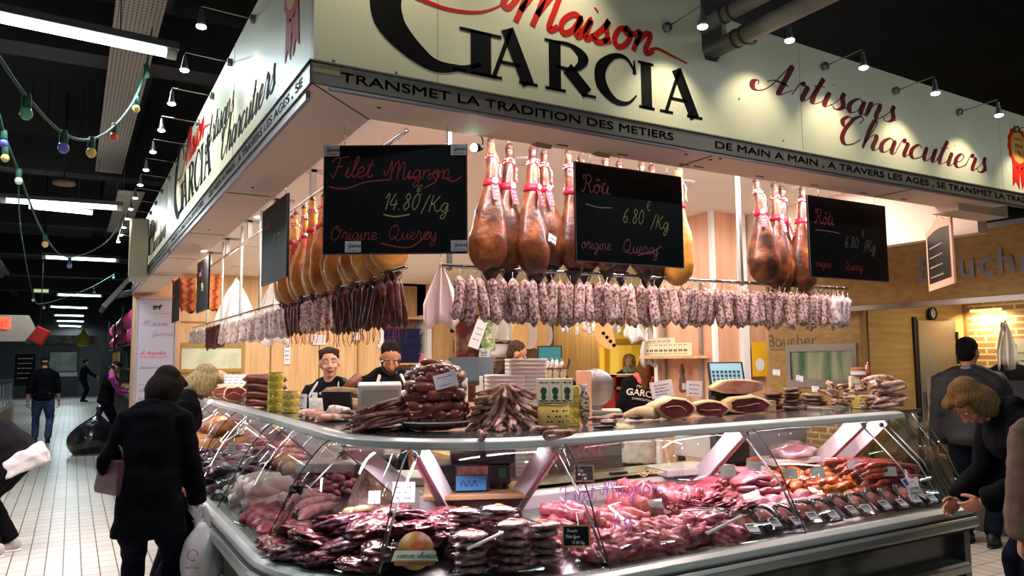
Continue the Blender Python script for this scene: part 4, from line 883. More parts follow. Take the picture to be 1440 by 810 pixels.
# ------------------------------------------------------------------ hams
m_ham = mk('dark_ham', '#33140b', .4, col2='#7a3f1c', scale=11, lo=.34, hi=.62, bump=.5, bscale=30, coat=.2, vary=.3, col3='#b8793c', detail=6)
m_hamg = mk('golden_ham', '#a2561c', .38, col2='#d08e3e', scale=9, lo=.34, hi=.6, bump=.45, bscale=24, coat=.2, vary=.15, col3='#e6bb74', detail=6)
m_hoof = mk('hoof', '#3a2c26', .6, col2='#6c5444', scale=20)
m_rope = mk('red_white_cord', '#c42a3a', .7, col2='#f0e4e2', scale=90, lo=.48, hi=.52, tex='noise', detail=0)
m_redtag = mk('red_label', '#c5203a', .45)
m_cone = mk('black_drip_cup', '#131313', .4)
m_string = mk('white_string', '#d8cfc4', .8)
m_rstring = mk('red_string', '#b0303a', .8)
def make_ham(seed, body, label, tagged=True, cup=True, k=1.0, price=False):
    r = random.Random(seed); o = thing('cured_ham', label, 'ham')
    prof = [(0, .017), (.02, .024), (.05, .021), (.08, .026), (.13, .031), (.19, .034), (.25, .042), (.31, .058), (.38, .080), (.45, .097), (.52, .105), (.58, .101), (.63, .083), (.67, .053), (.69, .014)]
    pts = []; rad = []
    for z, w_ in prof: pts.append((.02*sin(z*5+seed)+.015*z, 0, -z*k)); rad.append((w_*k*(1+.05*r.uniform(-1, 1)), w_*k*(.72 if z > .25 else .95)))
    P = cr(pts, 3); rr = []
    for i in range(len(P)):
        f = i/3; a = min(int(f), len(rad)-2); e = f-a; rr.append(tuple(rad[a][q]*(1-e)+rad[a+1][q]*e for q in (0, 1)))
    mb = MB(); mb.tube(P, rr, 18, side=(1, 0, 0))
    for i, v in enumerate(mb.v):
        p = V(v); q_ = max(0, min(1, (-p.z-.2)*4)); d = 1+.05*noise.noise(p*22+V((seed, 0, 0)))+(.04+.13*q_)*noise.noise(p*7+V((0, seed, 0)))+.05*q_*abs(noise.noise(p*11+V((seed*2, 0, 0)))); c = V((.015*-p.z, 0, p.z)); q = c+(p-c)*d; mb.v[i] = tuple(q)
    b = mb.build('ham_body', body, o)
    MB().tube([P[0]+V((0, 0, .012)), P[1], P[3]], [.012, .021, .024], 10).build('trotter', m_hoof, o)
    t = MB(); c = V((.02*sin(.1*5+seed), 0, -.095*k)); 
    for e in (0, .012): t.tube([c+V((.030*k*cos(a*pi/6), .030*k*sin(a*pi/6), e+.006*sin(a))) for a in range(12)], .006, 6, closed=True)
    t.tube(cr([c+V((.03, 0, 0)), c+V((.045, -.01, -.03)), c+V((.04, -.012, -.075)), c+V((.05, -.01, -.11))], 4), .005, 6)
    t.tube(cr([c+V((0, 0, .02)), c+V((.01, 0, .07)), c+V((0, 0, .12))], 4), .004, 6); t.build('cord', m_rope, o)
    if tagged:
        t = MB(); zz = -.225*k; w0 = .040*k
        t.tube([(.02*sin(.225*5+seed)+.003, 0, zz+.018), (.02*sin(.225*5+seed)+.003, 0, zz-.018)], [(w0*1.06, w0*.98), (w0*1.2, w0*1.1)], 16, side=(1, 0, 0)); lb = t.build('label_band', m_redtag, o)
        t = MB(); x0 = .02*sin(1.1+seed)
        R = [[(x0-.019, -w0*1.12-.028*f**1.2, zz-.015-.085*f*k), (x0+.019, -w0*1.12-.028*f**1.2, zz-.015-.085*f*k), (x0+.019, -w0*1.1-.028*f**1.2-.002, zz-.015-.085*f*k), (x0-.019, -w0*1.1-.028*f**1.2-.002, zz-.015-.085*f*k)] for f in (0, .35, .7, 1)]
        t.rings(R, 0, False); t.build('label_tail', m_redtag, o)
        t = MB(); t.lathe([(.001, 0), (.017, 0), (.017, .002), (.001, .002)], 14).xf(Matrix.Translation((x0, -w0*1.2-.002, zz)) @ Matrix.Rotation(pi/2, 4, 'X'))
        for i in range(3): scrawl(t, (x0-.009, -w0*1.12-.012-.008*i, zz-.035-.02*i), (1, 0, 0), (0, -.25, 1), .02, .005, i)
        t.build('label_print', m_paper, o)
    if cup:
        t = MB(); t.lathe([(.05, 0), (.004, -.078), (.001, -.078), (.001, -.072), (.044, -.004)], 14, (0.01, 0, -.675*k), caps=False); t.build('drip_cup', m_cone, o)
    if price:
        t = MB(); t.box((.045, -.085, -.50), (.07, .002, .045), Matrix.Rotation(.25, 3, 'Y')); c_ = t.build('price_card', m_paper, o)
        t = MB(); scrawl(t, (.02, -.087, -.495), (1, 0, -.25), (.25, 0, 1), .05, .008, 1); scrawl(t, (.022, -.087, -.515), (1, 0, -.25), (.25, 0, 1), .045, .008, 2); t.build('price_print', m_ink, c_)
    return o
hx = [(1.80, .1, 1), (1.94, .35, 1.0), (2.07, .6, 1.02), (2.19, .2, .95), (2.31, .5, .97), (2.42, .4, .96), (2.54, .8, .94), (2.67, .5, .95), (2.80, .3, .95), (2.93, .7, .98)]
for i, (x, a, k) in enumerate(hx):
    lb = 'dark cured ham with red label, %s from the left on the front rail' % nth(i+1)
    h = make_ham(i+1, m_ham, lb, price=i in (1, 2, 4), k=k); h['group'] = 'dark hams on the front rail'; h.location = (x, YR-.02+.05*(i % 2), ZH-.035); h.rotation_euler = (0, 0, a-.2)
h = make_ham(21, m_hamg, 'large golden ham at the right end of the front row, beside the second blackboard', cup=False, k=1.02); h.location = (3.06, YR-.03, ZH-.035); h.rotation_euler = (0, 0, -.5)
for i, (x, y, a, k) in enumerate(((3.72, YR-.05, -.3, .97), (3.92, YR, .2, 1.0), (4.04, YR+.04, .5, 1.03), (4.17, YR-.02, .1, 1.03))):
    h = make_ham(31+i, m_ham, 'dark ham in the cluster right of the steel post, %s from the left' % nth(i+1), k=k, cup=False); h['group'] = 'hams right of the post'; h.location = (x, y, ZH-.035); h.rotation_euler = (0, 0, a-.2)
for i in range(17):
    y = 3.72+.145*i
    h = make_ham(51+i, m_hamg, 'golden ham on the left rail, %s from the corner' % nth(i+1), k=.98+.04*((i*7) % 3)/2); h['group'] = 'golden hams on the left rail'
    h.location = (XRAIL+.03*(i % 2), y, ZH-.035); h.rotation_euler = (0, 0, .25+.2*((i*5) % 3)-.5)
# ------------------------------------------------------------------ salami and dried sausages
m_sal = mk('floury_salami', '#7a4440', .75, col2='#d8bab2', scale=70, lo=.40, hi=.58, bump=.5, bscale=60, vary=.12, detail=3)
m_salw = mk('white_salami', '#a58480', .75, col2='#e0d3cd', scale=36, lo=.36, hi=.54, bump=.5, bscale=50, vary=.06, detail=3)
m_sald = mk('dark_sausage', '#3a1513', .4, col2='#62241c', scale=24, bump=.6, bscale=50, vary=.2, coat=.15)
def sausage_mesh(L, r, seed, body, name, strings=None, wob=.012):
    """one hanging sausage; origin at the top"""
    n = 10; P = []; R = []
    for i in range(n+1):
        f = i/n; P.append((wob*sin(f*3+seed), wob*cos(f*2.3+seed*2)-wob*cos(seed*2), -.03-f*L)); e = min(f, 1-f)*2
        R.append(max(.005, r*min(1, sqrt(max(0, 1-(1-min(1, e*4.2))**2)))*(1+.06*sin(f*9+seed*3))))
    mb = MB(); mb.tube(P, R, 12)
    for i, v in enumerate(mb.v):
        p = V(v); c = V((0, 0, p.z)); mb.v[i] = tuple(c+(p-c)*(1+.12*noise.noise(p*30+V((seed*5, 0, 0)))))
    return mb, P
def make_salami(L, r, seed, m, label, string=m_string, tail=False):
    mb, P = sausage_mesh(L, r, seed, m, 'dry_sausage'); o = thing('dry_sausage', label, 'sausage'); mb.build('sausage_body', m, o)
    t = MB(); t.tube(cr([(0, 0, .0), (.006, 0, -.015), P[0]], 4), .0022, 5)
    if tail: t.tube(cr([P[-1], P[-1] and (P[-1][0]+.008, P[-1][1], P[-1][2]-.03), (P[-1][0]-.006, P[-1][1], P[-1][2]-.075)], 4), .002, 5)
    t.build('string', string, o); return o
def row(protos, pos, text, group, jit=.01, seed=1):
    r = random.Random(seed); used = set()
    for i, (x, y, z) in enumerate(pos):
        j = r.randrange(len(protos)); lb = text % nth(i+1)
        o = protos[j] if j not in used else dup(protos[j])
        used.add(j); o.location = (x+r.uniform(-jit, jit)*.4, y+r.uniform(-jit, jit), z); o.rotation_euler = (r.uniform(-.07, .07), r.uniform(-.06, .06), r.uniform(0, 6)); o['label'] = lb; o['group'] = group
    for j, p in enumerate(protos):
        if j not in used: 
            for ch in list(p.children): bpy.data.objects.remove(ch)
            bpy.data.objects.remove(p)
pr = lambda m, L, r, n=5, s0=0, **k: [make_salami(L*(1+.06*((i*7) % 5-2)/2), r*(1+.08*((i*3) % 5-2)/2), s0+i*1.7, m, 'x', **k) for i in range(n)]
row(pr(m_sal, .235, .026, 6), [(1.63+.0595*i, YR-.035, ZSAL-.02) for i in range(50)], 'floury pink salami in the front row of the front rail, %s from the left', 'salami, front row of the front rail', seed=2)
row(pr(m_sal, .225, .025, 5, 20), [(1.66+.064*i, YR+.03, ZSAL-.02) for i in range(46)], 'floury pink salami in the rear row of the front rail, %s from the left', 'salami, rear row of the front rail', seed=3)
row(pr(m_salw, .20, .031, 3, 60), [(4.38+.05*i, YR-.075, ZSAL-.04) for i in range(4)], 'pale plump salami bunched at the right end of the front rail, %s from the left', 'pale salami at the right end', seed=4)
row(pr(m_sald, .24, .0185, 5, 80, string=m_rstring, tail=True), [(XRAIL-.03+.05*(i % 2), 3.58+.036*i, ZSAL-.02) for i in range(30)], 'dark brown dried sausage near the corner of the left rail, %s from the corner', 'dark sausages near the corner', seed=5)
row(pr(m_sal, .23, .025, 4, 100, string=m_rstring, tail=True), [(XRAIL-.03+.05*(i % 2), 4.70+.05*i, ZSAL-.02) for i in range(14)], 'mottled salami beyond the dark sausages on the left rail, %s from the corner', 'mottled salami on the left rail', seed=6)
row(pr(m_sald, .22, .017, 4, 120, string=m_rstring, tail=True), [(XRAIL-.03+.05*(i % 2), 5.45+.04*i, ZSAL-.02) for i in range(10)], 'dark sausage in the small second bunch of the left rail, %s from the corner', 'second dark bunch on the left rail', seed=7)
row(pr(m_salw, .23, .033, 5, 140), [(XRAIL-.035+.06*(i % 2), 5.95+.062*i, ZSAL-.02) for i in range(44)], 'white floury salami along the middle of the left rail, %s from the corner', 'white salami on the left rail', seed=8)
row(pr(m_sald, .27, .021, 4, 160), [(XRAIL-.03+.05*(i % 2), 8.75+.055*i, ZSAL-.02) for i in range(18)], 'long dark sausage toward the far end of the left rail, %s from the near side', 'long dark sausages at the far end', seed=9)
row(pr(m_salw, .17, .03, 3, 180), [(XRAIL-.03+.05*(i % 2), 9.85+.075*i, ZSAL-.02) for i in range(18)], 'short white salami at the far end of the left rail, %s from the near side', 'short white salami at the far end', seed=10)
# slabs of smoked ribs
m_rib = mk('smoked_ribs', '#a23c1c', .4, col2='#e08a4a', scale=9, tex='wave', lo=.3, hi=.6, stretch=(.3, .3, 3), coat=.3, bump=.4, bscale=14)
for i, (x, y, a, lb) in enumerate(((1.25, 10.9, -.35, 'dark striped end of smoked ribs hanging at the far end of the left rail'), (1.48, 10.2, .25, 'bright orange slab of smoked ribs hanging at the far end of the left rail'))):
    o = thing('smoked_ribs', lb, 'meat', (x, y, ZH-.03), a); t = MB(); R = []
    for k_ in range(13):
        f = k_/12; wd = .30-.1*f; z = -.04-.42*f; R.append([V((-wd/2+wd*q/8+.07*f, (.05+.02*sin(k_*2.1))*(1 if s_ > 0 else -1)*(.4+.6*sin(pi*min(max(q/8, .08), .92)))+.06*sin(f*2), z+.03*sin(q))) for s_, q in [(1, q) for q in range(9)]+[(-1, q) for q in range(8, -1, -1)]])
    t.rings(R); t.build('rib_slab', m_rib, o); MB().tube([(0, 0, .04), (0, 0, -.06)], .004, 6).build('hook', m_chrome, o)

# ------------------------------------------------------------------ blackboards
m_cred = mk('red_chalk', '#c4404a', .7); m_cpink = mk('pink_chalk', '#c86a78', .7); m_cyel = mk('yellow_chalk', '#c9cf86', .7); m_cwh = mk('grey_chalk', '#9a9a94', .7)
def blackboard(tl, tr, h, label, lines=(), cards=(), frame=None, hang=2.6, strokes=()):
    tl, tr = V(tl), V(tr); o = thing('price_blackboard', label, 'sign'); u = (tr-tl); u.z = 0; W = u.length; u.normalize(); v = V((0, 0, 1)); nn = u.cross(v)
    MB().prism([(0, -h), (W, -h), (W, 0), (0, 0)], tl+nn*-.008, u, v, nn*.014).build('panel', m_slate, o, bevel=.002)
    t = MB(); e = .004
    for a, b in (((0, -h), (e, 0)), ((W-e, -h), (W, 0)), ((0, -e), (W, 0)), ((0, -h), (W, -h+e))): t.prism([(a[0], a[1]), (b[0], a[1]), (b[0], b[1]), (a[0], b[1])], tl+nn*.0055, u, v, nn*.0015)
    t.build('edge_strip', frame or mk('edge_strip', '#5e5a5c', .5), o)
    by = {}
    for tx, x, y, s_, c, sl in lines:
        mb = by.setdefault((c, tx, x), MB()); i0 = len(mb.v); O = tl+nn*.0062+u*(x*W)+v*(-h+y*h); script(mb, tx, O, u, v, s_*h, pen=.5, slant=sl, lift=.0008)
        for i in range(i0, len(mb.v)): p = V(mb.v[i]); mb.v[i] = tuple(p-u*((p-O).dot(u)*.15))
    for pts, c in strokes:
        mb = by.setdefault((c, pts[0]), MB()); mb.ribbon([(p[0]*W, -h+p[1]*h) for p in cr(pts, 5)], .0055, tl+nn*.0062, u, v, nn*.0008)
    for c, mb in by.items(): mb.build('chalk_writing', {'r': m_cred, 'p': m_cpink, 'y': m_cyel, 'w': m_cwh}[c[0]], o)
    for cx, cy in cards:
        t = MB(); t.prism([(0, 0), (.11*W, 0), (.11*W, .1*h), (0, .1*h)], tl+nn*.0062+u*(cx*W)+v*(-h+cy*h), u, v, nn*.0015); c_ = t.build('name_card', m_paper, o)
        t = MB(); script(t, 'Garcia', tl+nn*.0085+u*((cx+.02)*W)+v*(-h+(cy+.045)*h), u, v, .036*h, pen=1.1); scrawl(t, tl+nn*.0085+u*((cx+.015)*W)+v*(-h+(cy+.015)*h), u, v, .08*W, .004, 1); t.build('card_print', m_ink, c_)
    for f in (.14, .86):
        p = tl+u*(W*f); MB().tube([p+V((0, 0, -.01)), p+V((.004, 0, .02)), (p.x, p.y, hang+.005)], .0018, 5).build('hanging_wire', m_chrome, o)
    return settle(o)
blackboard((.884, 3.09, 2.515), (1.405, 2.79, 2.515), .462, 'large blackboard reading Filet Mignon at the corner of the stall',
    [('Filet', .04, .70, .20, 'r', .2), ('Mignon', .43, .68, .175, 'r', .1), ('14.80', .41, .40, .155, 'y', .25), ('/Kg', .68, .38, .16, 'y', .2), ('€', .645, .53, .1, 'y', .1), ('Origine', .05, .13, .135, 'r', .1), (':', .39, .14, .1, 'r', 0), ('Quercy', .45, .13, .14, 'r', .1)],
    [(0, .9), (.885, .9), (.885, .02), (.155, .02)], strokes=[([(.04, .62), (.15, .6), (.3, .66), (.47, .68)], 'r'), ([(.58, .7), (.66, .7)], 'r'), ([(.83, .7), (.9, .66), (.96, .7)], 'r'), ([(.7, .6), (.78, .66), (.79, .74), (.74, .72)], 'r'), ([(.42, .36), (.5, .34), (.6, .36)], 'y'), ([(.4, .1), (.6, .06), (.74, .2)], 'r')], hang=2.62)
YB = 2.955
blackboard(at(807, 227, Y=YB), at(957, 246, Y=YB), .485, 'blackboard reading Rôti in pink chalk, hung in the middle of the front opening',
    [('Rôti', .05, .70, .19, 'p', .15), ('6.80', .41, .43, .16, 'y', .2), ('/Kg', .68, .40, .16, 'y', .2), ('€', .64, .58, .11, 'y', .1), ('origine', .04, .13, .13, 'p', .1), (':', .35, .14, .1, 'p', 0), ('Quercy', .41, .12, .15, 'p', .1)], strokes=[([(.09, .58), (.2, .56), (.32, .57)], 'w'), ([(.55, .1), (.7, .16), (.78, .22)], 'p')], hang=2.95)
blackboard(at(1134, 274, Y=YB), at(1243, 286, Y=YB), .49, 'dim blackboard reading Rôti in dark pink chalk, hung right of the steel post',
    [('Rôti', .07, .66, .19, 'p', .15), ('6.80', .43, .40, .15, 'w', .2), ('/Kg', .68, .38, .15, 'w', .2), ('€', .66, .55, .1, 'w', .1), ('origine', .06, .13, .1, 'r', .1), ('Quercy', .42, .12, .11, 'r', .1)], strokes=[([(.08, .58), (.24, .58), (.38, .57)], 'p')], hang=2.95)
a_, b_ = at(371, 290, X=.99), at(406, 266, X=.99)
blackboard((.99, a_.y, 2.53), (.99, b_.y, 2.53), .46, 'blackboard edge-on along the left opening, nearer of two', [('16.80', .5, .45, .15, 'y', .2), ('Pore', .1, .72, .15, 'p', .2)], hang=2.6)
a_, b_ = at(279, 362, X=.99), at(295, 353, X=.99)
blackboard((.99, a_.y, 2.53), (.99, b_.y, 2.53), .47, 'blackboard edge-on along the left opening, second from the corner', [('Lard', .2, .7, .15, 'p', .2), ('9.80', .4, .4, .15, 'y', .2)], hang=2.6)
blackboard((.99, 9.6, 2.53), (.99, 9.0, 2.53), .47, 'blackboard edge-on at the far end of the left opening', [('Boudin', .1, .6, .15, 'p', .2)], hang=2.6)
# the pale-framed slate on the right
o = thing('framed_slate', 'slate in a pale pink frame with curled top, hanging at the right awning end', 'sign')
tl, tr = at(1302, 327, D=5.6), at(1337, 303, D=4.95); u = (tr-tl); u.z = 0; W = u.length; u.normalize(); nn = u.cross(V((0, 0, 1))); h = .44; v = V((0, 0, 1)); zt = tl.z; tl.z = zt
MB().prism([(0, -h), (W, -h), (W, 0), (W*.75, .01), (W*.62, .045), (W*.5, .055), (W*.38, .045), (W*.25, .01), (0, 0)], tl-nn*.01, u, v, nn*.014).build('frame', mk('pink_frame', '#d9a28c', .5), o, bevel=.003)
MB().prism([(.05, -h+.05), (W-.05, -h+.05), (W-.05, -.05), (W*.6, -.03), (W*.4, -.03), (.05, -.05)], tl+nn*.0042, u, v, nn*.002).build('slate', m_slate, o)
t = MB()
for i in range(4): scrawl(t, tl+nn*.0065+u*.1+v*(-.14-.07*i), u, v, W*.5, .012, i)
t.build('chalk_writing', m_cwh, o); MB().tube([tl+u*W*.5+v*.05, tl+u*W*.5+v*.18], .003, 6).build('hanging_wire', m_chrome, o); settle(o)
# ------------------------------------------------------------------ goods on top of the glass shelf
ZT = 1.25
CAMD = V((sin(.525), cos(.525), 0)); CAMR = V((cos(.525), -sin(.525), 0))   # across and along the view, level
def card(p, w_, h, label, yaw=None, tilt=-.25, roll=0, m=m_paper, group=None, lines=3, seed=0, pin=.05):
    """price card standing on a thin pin; p = foot of the pin"""
    yaw = atan2(-CAMR.y, CAMR.x)*-1 if yaw is None else yaw
    o = thing('price_card', label, 'price card', p, yaw, group); Rm = Matrix.Translation((0, 0, pin)) @ Matrix.Rotation(roll, 4, 'Y') @ Matrix.Rotation(tilt, 4, 'X')
    MB().bb((-w_/2, -.001, 0), (w_/2, .001, h)).xf(Rm).build('sheet', m, o)
    t = MB()
    for i in range(lines): scrawl(t, (-w_*.32, -.0012, h*(.74-.55*i/max(1, lines-1))), (1, 0, 0), (0, 0, 1), w_*(.64 if i % 2 == 0 else .5), h*.075, seed+i)
    t.xf(Rm).build('print', m_ink if m is m_paper else m_paper, o)
    if pin: MB().tube([(0, .002, -.01), (0, .002, pin+.02)], .0015, 5).build('pin', m_chrome, o)
    return o
def can(p, r, h, body, lid, label, group=None):
    o = thing('food_tin', label, 'tin', p, 0, group)
    MB().lathe([(r*.98, .003), (r, .004), (r, h-.004), (r*.98, h-.003)], 24).build('label_wrap', body, o)
    MB().lathe([(.001, 0), (r*1.0, 0), (r*1.03, .002), (r*1.03, .006), (r*1.0, .007)], 24).build('base_rim', m_gold2, o)
    MB().lathe([(r, h-.007), (r*1.03, h-.006), (r*1.03, h-.001), (r*.96, h), (r*.94, h-.003), (.001, h-.003)], 24).build('lid', lid, o)
    t = MB()
    for i in range(3):
        for k_ in range(7):
            a = -2.6+k_*.24+.05*i; q = h*(.3+.2*i); rr_ = r*1.004
            if (k_+i) % 3 != 2: t.add([(rr_*cos(a), rr_*sin(a), q), (rr_*cos(a+.16), rr_*sin(a+.16), q), (rr_*cos(a+.16), rr_*sin(a+.16), q+h*.07), (rr_*cos(a), rr_*sin(a), q+h*.07)], [(0, 1, 2, 3)], 0, False)
    t.build('print', m_ink, o); return o
m_gold2 = mk('gold_metal', '#c2a24a', .28, .8)
m_ylab = mk('yellow_label', '#d8c04e', .45, col2='#a8a034', scale=14); m_cream2 = mk('cream_label', '#e2d28c', .4, col2='#c9ad52', scale=5)
m_card = mk('cream_box', '#e6dcbc', .5); m_green = mk('dark_green_print', '#2f4a34', .5)
m_red = mk('red_sausage', '#5a1e18', .42, col2='#8a3a2a', scale=12, bump=.3, bscale=40, vary=.22, coat=.3)
m_stick = mk('stick_sausage', '#5a2c26', .55, col2='#9a6a5e', scale=30, bump=.5, bscale=60, vary=.25)
m_mould = mk('mouldy_stick', '#7a443c', .7, col2='#cfae9f', scale=24, lo=.36, hi=.6, bump=.6, bscale=60, vary=.2)
m_log = mk('brown_dry_sausage', '#5b4631', .6, col2='#8a6a48', scale=18, bump=.4, bscale=40, vary=.15)
m_fat = mk('ham_fat', '#e8cf9f', .45, col2='#d6b27c', scale=8, coat=.2); m_cut = mk('cured_cut', '#5e1f22', .35, col2='#7e3134', scale=14, coat=.3); m_rose = mk('rose_cut', '#c46a76', .35, col2='#e0a9a6', scale=11, coat=.3)
m_plate = mk('white_plate', '#e6e0e2', .2, coat=.5)
m_jerky = mk('dried_meat', '#3d1a14', .45, col2='#6b3a2a', scale=18, bump=.5, vary=.3, coat=.2)
m_jpale = mk('pale_dried_meat', '#8f7a66', .5, col2='#5b3a2c', scale=15, bump=.5, vary=.25)

def link(name, L, r, bend, m, label, cat='sausage', group=None, seed=0, n=8, ends=True):
    """a lying sausage along x, bent in plan; one mesh with its knotted ends"""
    P = []; R = []
    for i in range(n+1):
        f = i/n; a = (f-.5)*2; P.append((a*L/2, bend*(1-a*a), .008*sin(f*5+seed))); e = min(f, 1-f)*2
        R.append(max(r*.25, r*min(1, sqrt(max(0, 1-(1-min(1, e*3.2))**2)))*(1+.05*sin(f*7+seed))))
    mb = MB(); mb.tube(P, R, 10)
    o = mb.build(name, m); tag(o, label, cat, group)
    if ends:
        t = MB(); t.tube([V(P[0])+V((-.012, 0, 0)), P[0]], [.004, r*.3], 6); t.tube([P[-1], V(P[-1])+V((.012, 0, 0))], [r*.3, .004], 6); t.build('knot', m_string, o)
    return o
def lay(o, loc, yaw=0, pitch=0, roll=0): 
    o.location = loc; o.rotation_mode = 'XYZ'; o.rotation_euler = (Matrix.Rotation(yaw, 3, 'Z') @ Matrix.Rotation(pitch, 3, 'Y') @ Matrix.Rotation(roll, 3, 'X')).to_euler(); return o

# plate heaped with red sausages
pc = at(612, 604, Z=ZT); pc.z = ZT
o = thing('serving_plate', 'wide white oval plate under the heap of red sausages', 'plate', pc)
MB().lathe([(.001, .004), (.11, .004), (.135, .012), (.195, .045), (.2, .046), (.197, .052), (.135, .02), (.11, .012), (.001, .012)], 40).build('dish', m_plate, o)
rr = random.Random(11); tiers = [(.132, 13, .045), (.138, 13, .09), (.138, 13, .135), (.132, 13, .18), (.126, 12, .225), (.112, 11, .268), (.085, 8, .305), (.03, 3, .33)]
proto = None; c = 0
for ti, (R_, n_, z) in enumerate(tiers):
    for i in range(n_):
        a = 2*pi*i/n_+ti*.23+rr.uniform(-.08, .08); lb = 'thick red sausage in the plate heap, tier %s from the plate, %s round' % (nth(ti+1), nth(i+1))
        if proto is None: s_ = proto = link('fresh_sausage', .16, .029, .012, m_red, lb, group='red sausages heaped on the plate')
        else: s_ = dup(proto, label=lb)
        lay(s_, pc+V((R_*cos(a), R_*sin(a), z)), a+pi/2+rr.uniform(-.35, .35), rr.uniform(-.12, .12), rr.uniform(0, 6)); s_.scale = (rr.uniform(.85, 1.1),)*3
for i, (R_, z) in enumerate(((.075, .06), (.07, .12), (.07, .17), (.065, .22), (.05, .27))):
    for k_ in range(4):
        a = pi/2*k_+i; s_ = dup(proto, label='thick red sausage deep inside the plate heap, layer %s, %s of four' % (nth(i+1), nth(k_+1))); lay(s_, pc+V((R_*cos(a), R_*sin(a), z)), a+1.2)
card(pc+V((0, -.16, .225))-CAMD*.04, .12, .075, 'tilted white price card stuck in the red sausage heap', roll=-.25, tilt=-.2, lines=2, pin=.0)
# pile of long thin sticks left of the plate
rr = random.Random(12); p0, p1 = at(575, 588, Z=ZT+.06), at(497, 608, Z=ZT); sp = None; d = (p1-p0); d.z = 0; yaw0 = atan2(d.y, d.x)
for i in range(34):
    f = rr.random(); lay_ = i//9; lb = 'long thin dry stick in the pile left of the sausage plate, %s from the bottom' % nth(i+1)
    if sp is None: s_ = sp = link('dry_stick', .40, .0115, .02, m_stick, lb, group='thin sticks left of the plate', n=12)
    else: s_ = dup(sp, label=lb)
    side = V((-sin(yaw0), cos(yaw0), 0)); c_ = p0.lerp(p1, .35+.22*rr.uniform(-1, 1)); c_.z = ZT+.02+.023*(i//6)+rr.uniform(0, .01)
    lay(s_, c_+side*(.13*(1-.12*(i//6))*rr.uniform(-1, 1)), yaw0+rr.uniform(-.35, .35)+(.35 if i % 5 == 0 else 0), rr.uniform(.03, .22), rr.uniform(0, 6)); s_.scale = (rr.uniform(.8, 1.1),)*3
# folded mouldy sticks right of the plate
rr = random.Random(13); cpt = at(713, 602, Z=ZT); cpt.z = ZT; protos = []
def folded(seed, lb):
    r_ = random.Random(seed); L = r_.uniform(.11, .15); g = r_.uniform(.012, .018)
    P = cr([(-L, 0, -.01), (-L*.4, .004, .0), (0, g, .004), (.018, 0, .0), (0, -g, -.004), (-L*.5, -g*.9, .0), (-L*.9, -g*.6, .006)], 4)
    mb = MB(); mb.tube(P, [.0115*(1+.12*sin(i*.7+seed))*(1 if 1 < i < len(P)-2 else .7) for i in range(len(P))], 9); o = mb.build('dry_sausage_loop', m_mould); return tag(o, lb, 'sausage', 'folded dry sausages right of the plate')
for i in range(74):
    lv = i//15; lb = 'folded mould-dusted thin sausage in the heap right of the plate, layer %s, %s in it' % (nth(lv+1), nth(i % 15+1))
    if i < 4: s_ = folded(i+3, lb); protos.append(s_)
    else: s_ = dup(protos[i % 4], label=lb)
    a = 2*pi*(i % 15)/15+lv*.4; R_ = (.155-.028*lv)*rr.uniform(.6, 1.0); z = .02+.045*lv+rr.uniform(-.008, .012)
    q = cpt+CAMR*(R_*cos(a)*1.0)+CAMD*(R_*sin(a)*.75); q.z = ZT+z
    lay(s_, q, a-.525+rr.uniform(-.5, .5)+pi, -rr.uniform(.05, .75)*(1 if lv < 3 else 1.5), rr.uniform(0, 6))
for i, (x, y, yw) in enumerate(((676, 612, -1.9), (752, 606, -.35), (772, 612, -.7))):
    s_ = dup(protos[i], label='folded thin sausage hanging over the shelf edge, %s from the left' % nth(i+1)); q = at(x, y, Z=ZT+.012); lay(s_, q, yw+pi, .18, 1)
# tins and boxes at the middle
p = at(779, 604, Z=ZT); p.z = ZT; can(p, .082, .135, m_cream2, m_gold2, 'large round gold tin standing at the front of the shelf beside the dry sausages')
def box(p, d, yaw, m, label, name='food_carton', cat='box', group=None, prints=()):
    o = thing(name, label, cat, p, yaw, group); MB().bb((-d[0]/2, -d[1]/2, 0), (d[0]/2, d[1]/2, d[2])).build('carton', m, o, bevel=.002)
    MB().bb((-d[0]/2+.002, -d[1]/2+.002, d[2]), (d[0]/2-.002, d[1]/2-.002, d[2]+.0015)).build('flap', m, o)
    if prints:
        t = MB()
        for a in prints:
            if a[0] == 'o': t.prism([(a[1]+a[3]*cos(q*pi/9), a[2]+a[3]*1.2*sin(q*pi/9)) for q in range(18)], (0, -d[1]/2-.0006, 0), (1, 0, 0), (0, 0, 1), (0, -.0006, 0))
            else: scrawl(t, (a[1], -d[1]/2-.001, a[2]), (1, 0, 0), (0, 0, 1), a[3], .008, 2)
        t.build('print', m_green, o)
    return o
for i, dx in enumerate((-.055, .008, .07)):
    q = p+CAMR*dx+CAMD*.0; q.z = ZT+.136
    box(q, (.06, .05, .125), -.525+(.12 if i == 0 else 0), m_card, 'cream carton with two green discs on the gold tin, %s of three' % nth(i+1), group='cartons on the gold tin', prints=(('o', 0, .062, .017), ('o', 0, .032, .013), ('l', -.02, .105, .04), ('l', -.025, .012, .05)))
q = at(806, 600, Z=ZT); q.z = ZT
for i in range(4): can(q+CAMD*.05+V((0, 0, .054*i)), .04, .053, m_ylab, m_gold2, 'small yellow tin stacked beside the gold tin, %s from the bottom' % nth(i+1), 'small yellow tins beside the gold tin')
q = at(822, 598, Z=ZT)
t = MB(); t.add(*blob_mesh((.032, .03, .10), 5, .1, 3, 3)).xf(Matrix.Translation((q.x, q.y, ZT+.1))); o = tag(settle(t.build('spice_bag', mk('pepper_bag', '#c4b79c', .3, col2='#4a3c30', scale=60, lo=.45, hi=.55, coat=.5))), 'clear bag of peppercorn-coated bites beside the yellow tins', 'bag')
MB().tube([(0, 0, .19), (0, 0, .225)], [(.012, .012), (.028, .004)], 8).build('neck', m_paper, o)
q = at(800, 575, Z=ZT); q = V((q.x+.02, q.y+.25, .9))
